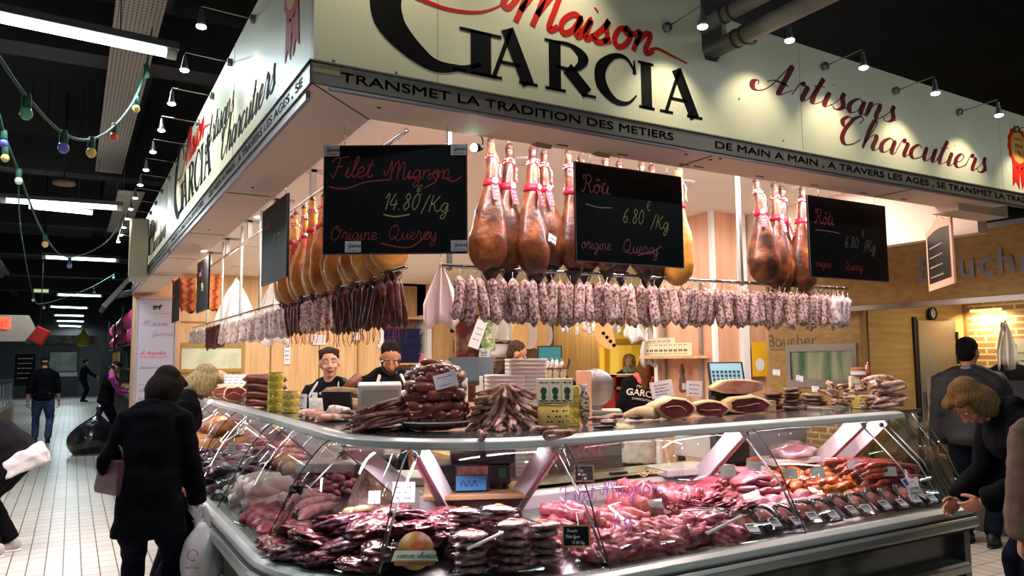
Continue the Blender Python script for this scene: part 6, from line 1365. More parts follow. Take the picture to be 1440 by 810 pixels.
MB().prism(star, c, u, v, nn*.001).build('sheet', m_paper, o)
MB().prism([(-.03, .045), (-.075, .042), (-.055, .0), (-.03, .01)], c+nn*.0012, u, v, nn*.0005).build('blue_patch', mk('blue_print', '#2a4fa0', .5), o)
MB().prism([(0, .085), (.026, .05), (.06, .043), (.02, .04), (.0, .05)], c+nn*.0012, u, v, nn*.0005).build('red_patch', m_redt, o)
t = MB(); sans(t, 'LE PORC', c+nn*.0015-u*.045-v*.028, u, v, .02, bold=.01, width=.95); sans(t, 'FRANCAIS', c+nn*.0015-u*.05-v*.052, u, v, .018, bold=.01, width=.95); t.build('lettering', mk('navy_print', '#27355f', .5), o)
t = MB(); t.ribbon([tuple(p) for p in cr([(-.02, .0), (-.03, .018), (-.012, .026), (.0, .012), (.014, .026), (.03, .016), (.022, -.004)], 5)], .005, c+nn*.0015, u, v, nn*.0005); t.build('emblem', mk('orange_print', '#d98a5a', .5), o)
# --- corner of the counter
heap([solid('vacuum_pack', (.13, .10, .030), 90+i, (m_vac, m_vacv, m_vac)[i % 3], 'x', amp=.32, freq=2.6, ridge=.25, sub=4) for i in range(6)],
     [(CP(a, s_, deckz(s_)+.02+z*.55), a*.01) for a, s_, z in ((4, .14, .05), (14, .12, .05), (25, .12, .05), (36, .13, .05), (8, .30, .06), (20, .28, .07), (33, .28, .06), (44, .26, .07), (2, .22, .12), (16, .2, .13), (28, .2, .13), (40, .2, .12), (10, .36, .14), (24, .36, .15), (37, .38, .14), (48, .40, .12), (18, .30, .20), (31, .30, .21), (44, .34, .19), (55, .42, .08), (60, .5, .10), (52, .52, .15), (40, .5, .17), (28, .48, .2))],
     'glossy vacuum-packed dark red meat in the counter corner, %s from the bottom left', 'vacuum packs in the corner', 11, .25)
pt = None
for st, (a, s_, n_) in enumerate(((62, .16, 5), (72, .17, 6), (81, .22, 5), (60, .32, 6), (70, .34, 6))):
    for i in range(n_):
        lb = 'film-wrapped steak in the corner stacks, stack %s from the left, %s from the bottom' % (nth(st+1), nth(i+1))
        if pt is None:
            s_0 = pt = solid('packed_steak', (.075, .06, .017), 120, m_burg, lb, group='packed steaks in the corner', amp=.12, sub=3)
            t = MB(); R = [[V((a_*1.0, b_*1.0, z_)) for a_, b_ in ((-.095, -.08), (.0, -.072), (.095, -.08), (.088, .0), (.095, .08), (0, .072), (-.095, .08), (-.088, 0))] for z_ in (-.004, .004)]; t.rings(R); t.build('film_edge', m_film, s_0)
            t = MB(); t.add(*blob_mesh((.02, .016, .004), 3, .4, 3, 2)).xf(Matrix.Translation((.0, .01, .018))).build('pepper_garnish', mk('orange_garnish', '#d9692a', .4), s_0)
        else: s_0 = dup(pt, label=lb)
        lay(s_0, CP(a, s_, deckz(s_)+.03+.036*i), -.4+RN.uniform(-.4, .4), RN.uniform(-.1, .1), RN.uniform(-.1, .1))
o = thing('ham_advert', 'round cardboard advert with a painted ham and ribbon reading Jamon Iberico at the front glass', 'sign', CP(50, .07, .72), -.55); Rm = Matrix.Rotation(-.35, 4, 'X')
MB().lathe([(.001, -.002), (.078, -.002), (.078, .002), (.001, .002)], 30).xf(Rm @ Matrix.Translation((0, 0, .10)) @ Matrix.Rotation(pi/2, 4, 'X')).build('disc', mk('ham_picture', '#8f4f22', .4, col2='#d09a58', scale=14, stretch=(1, 1, .3)), o)
t = MB(); t.prism([(-.10, .055), (-.085, .10), (.085, .10), (.10, .055), (.082, .06), (-.082, .06)], (0, -.004, 0), (1, 0, 0), (0, 0, 1), (0, -.001, 0)); t.xf(Rm).build('ribbon', mk('pale_ribbon', '#d9e0d0', .5), o)
t = MB(); t.prism([(.03*cos(a*pi/8)+.01, .016*sin(a*pi/8)+.118) for a in range(16)], (0, -.003, 0), (1, 0, 0), (0, 0, 1), (0, -.001, 0)); t.xf(Rm).build('orange_badge', mk('orange_badge', '#d0602a', .5), o)
t = MB(); t.prism([(-.082, .04), (.082, .04), (.088, .058), (-.088, .058)], (0, -.004, 0), (1, 0, 0), (0, 0, 1), (0, -.0015, 0)); t.xf(Rm).build('lower_band', mk('brown_print', '#b8703a', .5), o)
t = MB(); script(t, 'Jamon Iberico', (-.078, -.0052, .07), (1, 0, 0), (0, 0, 1), .024, pen=.9, slant=.3, lift=.0005); sans(t, 'EL MEJOR ALIMENTO DEL MUNDO', (-.075, -.0058, .045), (1, 0, 0), (0, 0, 1), .008, width=.95, lift=.0005); t.xf(Rm).build('lettering', m_text, o)
# mince mound, tan sausages, cards
mp = at(523, 712, Z=.80); t = MB(); t.lathe([(.13, 0), (.125, .03), (.105, .08), (.075, .13), (.04, .17), (.012, .19)], 36)
for sm in range(1): pass
bmv = blob_mesh((.13, .13, .2), 4, .06, 3, 5)
t = MB(); t.add([(x*(1-max(0, z)/.2*.35)*(1+.05*noise.noise(V((x, y, z))*60)), y*(1-max(0, z)/.2*.35)*(1+.05*noise.noise(V((x, y, z))*55+V((3, 0, 0)))), max(0, z)*(1.0)+.012*noise.noise(V((x, y, z))*50)) for x, y, z in bmv[0]], bmv[1])
o = t.build('minced_meat_mound', m_mince); tag(o, 'tall mound of pale minced pork behind the vacuum packs', 'meat'); o.location = mp; o.scale = (1.05, 1.05, 1.15)
ts = link('tan_sausage', .16, .02, .008, mk('tan_casing', '#c29a72', .45, col2='#d8b890', scale=12, coat=.2), 'x')
heap([ts], [(at(505+14*i, 722-4*(i % 2), Z=.84+.02*(i % 2)), -.3) for i in range(4)], 'tan sausage lying before the mince mound, %s from the left', 'tan sausages', 14, .1)
for i, (x, y, w_, h_) in enumerate(((567, 712, .115, .1), (526, 714, .06, .062))): card(at(x, y, Z=.88), w_, h_, ('large white price card on the vacuum packs', 'small white price card before the mince mound')[i], lines=3, pin=.02, tilt=-.3)
# scale on its wooden board
sp_ = CP(60, 1.0); yaw = -.42
o = thing('counter_scale', 'navy counter scale with pale platform and blue sticker in the corner of the counter', 'scale', V((sp_.x, sp_.y, .935)), yaw)
MB().bb((-.20, -.13, .02), (.20, .13, .13)).build('body', mk('navy_plastic', '#1d2038', .35, coat=.3), o, bevel=.02); MB().bb((-.12, -.14, .13), (.22, .14, .215)).build('upper_body', mk('navy_plastic', '#1d2038'), o, bevel=.015)
MB().bb((-.13, -.15, .215), (.23, .15, .235)).build('platform', mk('pale_platform', '#d9cbd9', .3), o, bevel=.006)
MB().bb((-.10, -.19, .0), (.08, -.14, .14)).build('display_case', mk('navy_plastic', '#1d2038'), o, bevel=.01); MB().bb((-.095, -.193, .01), (.06, -.19, .085)).build('blue_sticker', mk('blue_sticker', '#4a9ae0', .4), o)
t = MB()
for i in range(3): t.tube(cr([(-.07+.03*i, -.194, .03), (-.06+.03*i, -.194, .06), (-.045+.03*i, -.194, .03)], 4), .002, 4)
t.build('sticker_print', m_ink, o); MB().bb((-.09, -.192, .09), (.07, -.19, .13)).build('window', mk('copper_window', '#a97a6a', .25, col2='#d9b0a0', scale=30, coat=.6), o); MB().bb((.13, -.134, .06), (.17, -.13, .11)).build('green_key', mk('green_key', '#2f7d4f', .4), o)
for x, y in ((-.17, -.1), (.17, -.1), (-.17, .1), (.17, .1)): MB().lathe([(.018, 0), (.014, .02)], 10, (x, y, 0)).build('foot', m_black, o)
o = thing('wooden_board', 'thick wooden board under the counter scale', 'board', V((sp_.x-.01, sp_.y-.02, .904)), yaw); MB().bb((-.26, -.22, 0), (.28, .17, .028)).build('plank', mk('board_wood', '#c49a76', .45, col2='#a97f5c', scale=4, stretch=(1, 8, 8)), o, bevel=.005)
# back screen of the counter with a wooden cap, and pink handwriting
o = thing('rear_screen', 'grey screen with a wooden cap along the staff side of the front counter', 'screen')
MB().bb((2.15, 4.02, .9), (3.15, 4.05, 1.15)).build('panel', mk('grey_screen', '#6d675e', .3, coat=.4), o); MB().bb((1.95, 3.96, 1.15), (3.2, 4.10, 1.185)).build('cap', mk('cap_wood', '#a9784e', .45, col2='#8f6240', scale=4, stretch=(1, 8, 8)), o, bevel=.004); settle(o)
t = MB(); script(t, 'Rôti', (2.72, 4.018, 1.0), (1, 0, 0), (0, 0, 1), .12, pen=.9, slant=.2); t.bb((2.6, 4.017, .985), (2.66, 4.0195, .992)); t.bb((2.98, 4.017, 1.04), (3.05, 4.0195, 1.047)); t.bb((2.8, 4.017, .965), (3.0, 4.0195, .972))
tag(settle(t.build('pink_writing', mk('pink_marker', '#e8607a', .5, emit='#e8607a', estr=.0))), 'pink handwriting reading Rôti on the grey screen', 'writing')
# cutting boards, knife, strings, tongs on the worktop
for i, (x, y, d, yw, lb) in enumerate(((958, 659, (.38, .24, .045), -.1, 'thick white cutting board on the worktop behind the tall pork heap'), (1105, 645, (.42, .22, .04), -.05, 'white cutting board on the worktop near the right end'), (560, 672, (.34, .3, .05), -.5, 'white plastic board on the worktop left of the scale'), (470, 655, (.4, .3, .06), -.7, 'white plastic board stack piece on the left worktop'))):
    p = at(x, y, Z=.93); p.z = .904; o = thing('cutting_board', lb, 'cutting board', p, yw); MB().bb((-d[0]/2, -d[1]/2, 0), (d[0]/2, d[1]/2, d[2])).build('board', m_whitep, o, bevel=.008)
    MB().bb((-d[0]/2+.03, -d[1]/2+.025, d[2]), (d[0]/2-.03, d[1]/2-.025, d[2]+.001)).build('worn_face', mk('worn_plastic', '#ded6cf', .5), o)
o = thing('knife', 'black-handled knife lying left of the thick white cutting board', 'knife', at(878, 667, Z=.91), -.2); MB().bb((-.1, -.012, 0), (.02, .012, .018)).build('handle', m_black, o, bevel=.005); MB().prism([(.02, -.012), (.2, -.004), (.02, .016)], (0, 0, .006), (1, 0, 0), (0, 1, 0), (0, 0, .003)).build('blade', m_steel, o)
o = thing('knife', 'orange-handled knife lying on the right-hand cutting board', 'knife', at(1062, 647, Z=.935), .1); MB().bb((-.08, -.012, 0), (.03, .012, .02)).build('handle', mk('orange_handle', '#e0692c', .4), o, bevel=.006); MB().prism([(.03, -.012), (.17, -.004), (.03, .014)], (0, 0, .008), (1, 0, 0), (0, 1, 0), (0, 0, .003)).build('blade', m_steel, o)
t = MB(); b = at(915, 668, Z=.94); r = random.Random(4)
for i in range(4): t.tube(cr([b+V((r.uniform(-.12, .05), r.uniform(-.08, .06), .004+.03*r.random())) for k_ in range(6)], 6), .003, 5)
tag(settle(t.build('butcher_twine', mk('yellow_string', '#e0d69a', .7))), 'loose yellowish twine hanging over the thick cutting board', 'twine')
t = solid('plastic_bag', (.2, .12, .06), 140, mk('bagged_meat', '#b97a8c', .15, col2='#ead8e4', scale=7, bump=.7, bscale=14, coat=1), 'clear bag of raw meat on the right-hand cutting board', 'bag', None, .3, 2.2); t.location = at(1115, 634, Z=.98)
def tongs(p, yaw, lb, L=.24):
    o = thing('tongs', lb, 'tongs', p, yaw)
    for s_ in (-1, 1):
        MB().tube(cr([(0, 0, .01), (L*.5, s_*.022, .014), (L*.92, s_*.016, .008)], 5), [(.003, .007)]*11, 6).build('arm', m_chrome, o); MB().ell((L, s_*.014, .006), (.025, .008, .006), 10, 6).build('grip_end', m_chrome, o)
    return o
tongs(at(882, 688, Z=.985), 2.9, 'steel tongs lying over the pork roasts'); tongs(at(1090, 655, Z=.95), -.9, 'steel tongs hanging over the marinated pieces'); tongs(at(960, 722, Z=.96), -.3, 'small tongs stuck in the tall pork heap', .18)
o = tag(MB().tube([(-.14, 0, 0), (.14, 0, 0)], .006, 8).build('white_rod', m_whitep), 'thin white plastic divider lying on the tall pork heap', 'divider'); lay(o, at(1020, 737, Z=.93), .25, -.1); o = tag(MB().tube([(-.1, 0, 0), (.1, 0, 0)], .006, 8).build('white_rod', m_whitep), 'thin white plastic divider lying on the steak packs', 'divider'); lay(o, at(683, 760, Z=.93), .35, -.12)
# --- left run
heap([solid('dark_sausage_piece', (.12, .04, .035), 150+i, m_porkd, 'x', amp=.2) for i in range(3)], [(LP(4.12+.12*(i % 5), .14+.09*(i//5), deckz(.2)+.05), .9) for i in range(10)], 'dark red meat piece on the left run beside the vacuum packs, %s from the corner', 'dark pieces on the left run', 21, .25)
ls = link('liver_sausage', .3, .028, .02, m_pinksaus, 'x'); heap([ls], [(LP(4.25+.07*i, .42+.02*(i % 2), deckz(.42)+.05+.03*(i % 2)), .5) for i in range(7)], 'long pinkish sausage behind the small left slate, %s from the corner', 'long sausages behind the slate', 22, .1)
small_slate(LP(4.42, .33, .84), .09, .07, 'small unframed-looking dark slate leaning among the long sausages', [('Foie', .2, .55, .2), ('5.90', .3, .2, .2)], yaw=-.9, tilt=-.3, rim='#20201f')
heap([roll(.30, .058, 160+i, m_fatroll, 'x', 0) for i in range(3)], [(LP(4.72+.15*(i % 5), .23+.03*(i % 2), deckz(.25)+.06+.10*(i//5)), .25) for i in range(8)], 'pale rolled pork fat in the left run, %s from the corner', 'pale fat rolls', 23, .1)
heap([solid('bacon_dice', (.03, .024, .02), 170+i, m_porkp, 'x', amp=.3, sub=2) for i in range(4)], spread(LP, 4.55, 5.25, .52, .82, 30, .03, 3, .035, 0, .8), 'pink diced bacon piece left of the mince mound, %s from the bottom', 'diced bacon', 24, .6)
t = MB(); t.bb((-.02, -.06, -.012), (.02, .06, .012)); cq = tag(t.build('golden_croquette', m_croq, bevel=.008), 'x', 'food')
heap([cq], [(LP(5.15+.045*(i % 9), .80+.05*((i//9) % 2), deckz(.8)+.05+.028*(i//9)), .2) for i in range(24)], 'golden crumbed croquette behind the bacon dice, %s from the bottom', 'croquettes', 25, .15)
heap([solid('jellied_block', (.10, .075, .06), 180+i, mk('amber_jelly', '#a8683c', .2, col2='#d8a878', scale=10, coat=.8), 'x', amp=.12, freq=1.5) for i in range(2)], [(LP(5.55+.2*i, .62, deckz(.6)+.07), 0) for i in range(3)], 'amber jellied meat block beside the croquettes, %s from the corner', 'jellied blocks', 26, .1)
ps = link('pink_sausage', .26, .024, .035, m_pinksaus, 'x'); heap([ps], [(LP(5.95+.14*(i % 8)+.03*(i//8), .68+.03*(i % 3), deckz(.65)+.04+.045*(i//8)), .35) for i in range(26)], 'plump raw pink sausage heaped on the left run, %s from the bottom', 'plump pink sausages', 27, .18)
heap([solid('wrapped_pack', (.15, .10, .032), 190+i, (m_dark2, m_vacv)[i % 2], 'x', amp=.3, freq=2.2, ridge=.2) for i in range(4)], spread(LP, 5.45, 7.3, .10, .52, 18, .04, 3, .05, .6, .8), 'shiny film-wrapped pack of slices on the left run, %s from the bottom', 'wrapped packs on the left run', 28, .3)
pb = tag(MB().add(*blob_mesh((.19, .13, .085), 200, .10, 1.4, 3)).build('pate_block', m_pate), 'x', 'food')
heap([pb], [(LP(7.35+.34*(i % 4), .30+.33*((i//4) % 2), deckz(.5)+.09+.0*(i//4)), .2) for i in range(8)]+[(LP(7.6+.36*i, .5, deckz(.5)+.23), .1) for i in range(3)], 'brown-crusted pâté block toward the far end of the left run, %s along it', 'pâté blocks', 29, .06, .06)
heap([solid('deli_heap', (.17, .14, .08), 210+i, (m_pork, m_pate, m_porkp)[i], 'x', amp=.3) for i in range(3)], [(LP(9.0+.36*(i % 7), .3+.34*(i//7), deckz(.4)+.08), 0) for i in range(14)], 'deli meat heap at the far end of the left run, %s along it', 'deli heaps at the far end', 30, .1)
for i, (y, s_, z) in enumerate(((5.35, .66, .92), (5.9, .74, .96), (6.25, .3, .93), (7.0, .5, 1.0))): card(LP(y, s_, z-.05), .07, .075, 'white price card on the left run, %s from the corner' % nth(i+1), group='price cards on the left run', lines=3, pin=.03, yaw=-.9, tilt=-.2)
# ------------------------------------------------------------------ inside the stall
m_cloth = mk('white_cotton', '#ece6e2', .8, col2='#d9d2d0', scale=6, bump=.15)
def hung_cloth(p, w_, h, label, name='hanging_apron', yaw=-.5, m=None, seed=0, hook=True):
    """white overall or apron hanging in folds from a hook"""
    o = thing(name, label, 'apron', p, yaw); n = 22; R = []
    for i in range(9):
        f = i/8; ww = w_*(.12+.88*min(1, f*1.6)**.8); ring = []
        for q in range(n+1):
            a = q/n*2-1; ring.append(V((a*ww/2, .018*sin(a*9+seed)*(.4+f)+.01*sin(a*17+seed*2+f*3), -h*f-.05*(a*a)*(1-f)-.03*f*sin(a*5+seed))))
        R.append(ring+[v+V((0, .02+.05*(1-abs(1-2*j/n)), 0)) for j, v in reversed(list(enumerate(ring)))])
    MB().rings(R).build('cloth', m or m_cloth, o)
    if hook: MB().tube(cr([(0, .02, .06), (0, .03, .03), (0, .01, 0), (0, -.01, .015)], 4), .004, 6).build('hook', m_chrome, o)
    return o
hung_cloth(at(332, 392, Y=9.6), .5, .75, 'white overall hanging behind the salami rail, nearer the far end', seed=1)
hung_cloth(at(383, 395, Y=8.6), .4, .7, 'white overall hanging behind the golden hams', seed=3)
hung_cloth(at(620, 368, Y=4.6), .24, .42, 'pinkish-white paper-like apron hanging at the corner of the two rails', seed=5, m=mk('pinkish_cloth', '#e6d4d8', .8), yaw=-.5)
hung_cloth(at(706, 440, Y=10), .5, .42, 'white apron hanging over the back shelf', seed=7)
hung_cloth(at(893, 440, D=6.6), .20, .24, 'white apron bunched on a hook under the floury salami', seed=9)
hung_cloth(at(912, 452, D=7.4), .16, .42, 'grey-white apron hanging left of the carton shelf', seed=11, m=mk('greyish_cloth', '#c9bfb6', .8))
hung_cloth(at(1414, 452, D=7.5), .22, .45, 'white cloth hanging in front of the butcher', seed=13, name='hanging_cloth')
# window with a pale blind at the far left
o = thing('framed_window', 'pale green window with wooden frame at the far left of the stall', 'window'); x0, x1, z0_, z1_ = 1.42, 2.28, 1.5, 1.85
MB().bb((x0, 12.36, z0_), (x1, 12.385, z1_)).build('blind', mk('pale_blind', '#b9c4a8', .5, col2='#cfd4bc', scale=5, emit='#b9c4a8', estr=.12), o); t = MB()
for a_, b_ in (((x0-.05, z0_-.05), (x1+.05, z0_)), ((x0-.05, z1_), (x1+.05, z1_+.05)), ((x0-.05, z0_), (x0, z1_)), ((x1, z0_), (x1+.05, z1_))): t.bb((a_[0], 12.35, a_[1]), (b_[0], 12.39, b_[1]))
t.bb((x0, 12.345, z1_-.03), (x1, 12.36, z1_-.01)); t.build('frame', mk('window_wood', '#a8843c', .5), o); settle(o)
# papers pinned on the back wall
for i, (x, y, w_, h_) in enumerate(((448, 478, .22, .16), (501, 473, .14, .12), (536, 482, .12, .16), (404, 497, .10, .34))):
    p = at(x, y, Y=12.38); o = thing('pinned_paper', 'white sheet pinned on the pale wooden back wall, %s' % ('above the girl', 'between the girl and the aproned man', 'above the aproned man', 'narrow one left of the girl')[i], 'paper', p); MB().bb((-w_/2, -.003, -h_/2), (w_/2, 0, h_/2)).build('sheet', m_paper, o); t = MB()
    for k_ in range(4): scrawl(t, (-w_*.35, -.0035, h_*(.3-.2*k_)), (1, 0, 0), (0, 0, 1), w_*.7, h_*.06, k_)
    t.build('print', m_ink, o)
# niche with blue crates
o = thing('storage_shelf', 'wooden storage niche with blue crates on its upper shelf', 'shelf'); t = MB(); t.bb((4.56, 12.35, 0), (4.62, 12.9, 2.4)); t.bb((5.42, 12.35, 0), (5.5, 12.9, 2.4)); t.build('side', m_whitep, o)
for z in (1.55, 1.0, 2.35): MB().bb((4.62, 12.4, z-.03), (5.42, 12.88, z)).build('shelf_board', m_wood, o)
settle(o)
for i in range(4):
    o = thing('plastic_crate', 'dark blue plastic crate in the storage niche, %s from the bottom' % nth(i+1), 'crate', V((4.98, 12.62, 1.555+.15*i)), 0, 'blue crates in the niche')
    R = [[V((a*w_, b*w_*.6, z)) for a, b in ((-1, -1), (1, -1), (1, 1), (-1, 1))] for w_, z in ((.30, 0), (.33, .125), (.345, .125), (.345, .145), (.315, .145), (.285, .01))]; MB().rings(R, 0, False).build('shell', mk('blue_plastic', '#1c2350', .35), o)
    t = MB(); t.bb((-.08, -.215, .08), (.08, -.2, .105)); t.build('hand_slot', m_black, o)
p = at(609, 492, Y=12.6); box(V((5.35, 12.55, 1.555)), (.13, .1, .16), 0, mk('pink_box', '#e08aa0', .5), 'small pink box beside the blue crates')
o = thing('flat_screen', 'small blue-lit screen below the crates', 'screen', V((at(566, 515, Y=12.6).x+.1, 12.6, 1.14)), 0); MB().bb((-.17, -.02, 0), (.17, .02, .3)).build('case', m_dark, o); MB().bb((-.15, -.024, .02), (.15, -.02, .28)).build('display', mk('blue_display', '#7fb0d8', .3, emit='#8ab8e0', estr=.8), o); MB().bb((-.02, -.01, -.14), (.02, .01, 0)).build('stand', m_dark, o)
for i, (x, y, w_, h_) in enumerate(((649, 487, .32, .24), (648, 454, .42, .34))):
    p = at(x, y, Y=12.37); o = thing('framed_certificate', ('framed certificate on the pale wood wall', 'larger framed print above the certificate, half hidden by salami')[i], 'picture', p); t = MB(); e = .03
    for a, b in (((-w_/2, -h_/2), (w_/2, -h_/2+e)), ((-w_/2, h_/2-e), (w_/2, h_/2)), ((-w_/2, -h_/2), (-w_/2+e, h_/2)), ((w_/2-e, -h_/2), (w_/2, h_/2))): t.bb((a[0], -.025, a[1]), (b[0], .01, b[1]))
    t.build('frame', mk('dark_frame', '#3a1f18', .4), o); MB().bb((-w_/2+.02, -.008, -h_/2+.02), (w_/2-.02, 0, h_/2-.02)).build('sheet', m_paper, o); t = MB()
    for k_ in range(4): scrawl(t, (-w_*.3, -.009, h_*(.22-.14*k_)), (1, 0, 0), (0, 0, 1), w_*.6, .014, k_)
    t.build('print', m_ink, o)
# back bench with posters, roll, wooden boards, tills
o = thing('back_bench', 'long wooden bench across the back of the stall', 'bench'); MB().bb((5.0, 9.9, 0), (6.9, 10.6, .9)).build('cabinet', m_pinkwood, o); MB().bb((4.95, 9.85, .9), (6.95, 10.65, .95)).build('top', m_wood, o)
MB().bb((5.1, 10.55, .95), (6.9, 10.6, 2.3)).build('back_panel', mk('dark_red_panel', '#5a1a1c', .6, col2='#8a7058', scale=2.2, lo=.45, hi=.55), o); settle(o)
for i, (x, y, r_, w_, h_, m_) in enumerate(((672, 470, .35, .16, .42, m_paper), (685, 468, -.1, .2, .5, mk('colour_poster', '#d9d2b0', .5, col2='#5f8a4a', scale=9)), (681, 500, .1, .16, .2, mk('photo_print', '#8a9aa6', .5, col2='#dfe2e4', scale=12)))):
    p = at(x, y, Y=9.8); o = thing('paper_poster', ('tilted white leaflet', 'green-and-cream poster', 'small photo print')[i]+' hanging over the back bench by the certificates', 'poster', p, -.3); MB().bb((-w_/2, -.002, -h_/2), (w_/2, .002, h_/2)).xf(Matrix.Rotation(r_, 4, 'Y')).build('sheet', m_, o); t = MB()
    for k_ in range(3): scrawl(t, (-w_*.3, -.0025, h_*(.2-.2*k_)), (1, 0, 0), (0, 0, 1), w_*.6, .016, k_)
    t.xf(Matrix.Rotation(r_, 4, 'Y')).build('print', m_ink, o)
o = thing('paper_roll', 'white paper roll on a metal cutter rack over the back bench', 'roll', at(700, 493, Y=9.9)); MB().tube([(-.2, 0, 0), (.2, 0, 0)], .10, 18).build('roll', m_paper, o); t = MB()
for s_ in (-.22, .22): t.tube([(s_, 0, -.45), (s_, 0, .15)], .012, 6)
t.tube([(-.22, -.08, -.14), (.22, -.08, -.14)], .01, 6); t.tube([(-.22, -.1, .14), (.22, -.1, .14)], .01, 6); t.build('rack', m_chrome, o)
o = thing('string_spool', 'tall spool of red and white string on the back bench', 'spool', at(693, 515, Y=9.95)); MB().tube([(0, 0, 0), (0, 0, .42)], .04, 12).build('string', m_rope, o); MB().lathe([(.06, -.02), (.06, 0), (.012, .0), (.012, .96-o.location.z), (.06, .95-o.location.z)], 12).build('stand', m_chrome, o)
for i, (x, y, r_, sc_) in enumerate(((731, 470, .1, 1.0), (744, 466, -.05, 1.15), (757, 467, .1, 1.1), (768, 468, -.1, .9))):
    o = thing('wooden_paddle', 'round-shouldered wooden board hanging behind the staff, %s from the left' % nth(i+1), 'board', at(x, y, Y=8.4), -.5+.5*(i % 2)); k_ = sc_
    P = cr([(0, .2), (.05, .16), (.10, .06), (.11, -.06), (.07, -.17), (0, -.2), (-.07, -.17), (-.11, -.06), (-.10, .06), (-.05, .16)], 4, True)
    MB().prism([(a*k_, b*k_) for a, b in P], (0, -.01, 0), (1, 0, 0), (0, 0, 1), (0, .02, 0)).build('board', mk('paddle_wood%d' % (i % 2), ('#d2a060', '#e6dcd0')[i % 2], .5), o, bevel=.004); MB().tube([(0, 0, .2*k_), (0, 0, .34*k_)], .006, 6).build('cord', m_string, o)
rail('paddle_rail', at(722, 446, Y=8.4), at(776, 448, Y=8.4), .01, 'thin chrome rail carrying the wooden boards behind the staff')
o = thing('guitar_board', 'wooden board with four dark discs hanging under the salami', 'sign', at(850, 472, D=6.6), -.5)
P = cr([(-.05, .13), (.03, .12), (.08, .02), (.09, -.1), (.03, -.12), (-.06, -.06), (-.09, .04)], 4, True); MB().prism([tuple(p) for p in P], (0, -.008, 0), (1, 0, 0), (0, 0, 1), (0, .016, 0)).build('board', mk('paddle_wood0', '#d2a060'), o, bevel=.003)
t = MB()
for i in range(4): t.prism([(.0+.03*i+.017*cos(a*pi/6), .0-.035*i+.017*sin(a*pi/6)) for a in range(12)], (-.01, -.0085, .02), (1, 0, 0), (0, 0, 1), (0, -.001, 0))
t.build('discs', m_text, o); MB().tube([(0, 0, .12), (0, 0, .26)], .004, 6).build('cord', m_rstring, o)
pt = pr(m_salw, .2, .024, 3, 300); row(pt, [(at(788+7.5*i, 440, Y=7.0).x, 7.0, 2.13-.03*(i % 2)) for i in range(12)], 'white salami hanging on the rear rack behind the basket, %s from the left', 'white salami on the rear rack', seed=20)
pt = pr(m_salw, .13, .024, 3, 330); row(pt, [(at(836+9*i, 447, Y=6.6).x, 6.6, 2.02) for i in range(7)], 'short white salami hanging over the discs board, %s from the left', 'short white salami over the board', seed=21)
rail('rear_rack', at(775, 435, Y=7.0), at(905, 437, Y=6.7), .01, 'thin chrome rack in the rear of the stall carrying white salami')
# tills
def till(p, yaw, label, h=.56, back=True):
    hm_ = mk('till_grey', '#b9b9b4', .4) if back else mk('till_dark', '#2b2f33', .4)
    o = thing('cash_register', label, 'till', p, yaw); MB().bb((-.16, -.13, 0), (.16, .13, .09)).build('drawer', m_dark, o, bevel=.01); MB().bb((-.05, -.04, .09), (.05, .04, h-.16)).build('column', mk('till_grey', '#b9b9b4', .4), o, bevel=.01)
    Rm = Matrix.Translation((0, .0, h-.2)) @ Matrix.Rotation(-.5 if not back else .5, 4, 'X'); MB().bb((-.19, -.03, -.02), (.19, .03, .23)).xf(Rm).build('head', hm_, o, bevel=.012)
    MB().bb((-.16, -.035, .0), (.16, -.03, .2)).xf(Rm).build('panel', mk('till_screen', '#3a4a56', .2, coat=.5) if not back else mk('till_back', '#8d8f88', .4), o); return o
till(V((1.73, 4.72, .905)), -.3, 'grey till seen from behind in front of the aproned man').scale = (.72, .8, 1); t = MB(); t.prism([(0, 0), (.16, -.05), (.2, .14), (.05, .2)], (1.86, 4.78, 1.18), (cos(.3), -sin(.3), 0), (0, 0, 1), (0, .004, 0)); tag(settle(t.build('paper_sheet', m_paper)), 'white sheet of paper sticking out right of the grey till', 'paper')
o = thing('tablet_stand', 'thin tablet standing left of the grey till', 'tablet', V((1.58, 4.95, .905)), -.9); MB().bb((-.11, -.01, .3), (.11, .01, .52)).xf(Matrix.Rotation(.2, 4, 'X')).build('tablet', m_dark, o, bevel=.004); MB().bb((-.02, -.01, 0), (.02, .02, .36)).build('leg', m_alu, o)
for i, (x, d) in enumerate(((652, 5.7), (674, 6.2))): p = at(x, 520, D=d); p.z = .9; till(p, -.5, 'dark till with a glassy panel behind the red sausage heap, %s' % ('nearer one', 'further one')[i], .80, False).scale = (.62, .62, .9)
o = thing('staff_island', 'wooden staff counter in the middle of the stall carrying the dark tills', 'counter'); MB().bb((2.5, 4.75, 0), (3.45, 6.1, .86)).build('cabinet', m_pinkwood, o); MB().bb((2.46, 4.7, .86), (3.5, 6.15, .9)).build('top', m_wood, o); settle(o)
o = thing('price_screen', 'teal price screen behind the foam trays', 'screen', at(773, 507, D=6.2), -.5); MB().bb((-.1, -.02, -.08), (.1, .02, .12)).build('case', m_dark, o); MB().bb((-.09, -.024, -.07), (.09, -.02, .11)).build('display', mk('teal_display', '#2f6a72', .3, emit='#3f8a98', estr=.2), o); MB().bb((-.015, -.01, -.75), (.015, .01, -.08)).build('pole', m_dark, o)
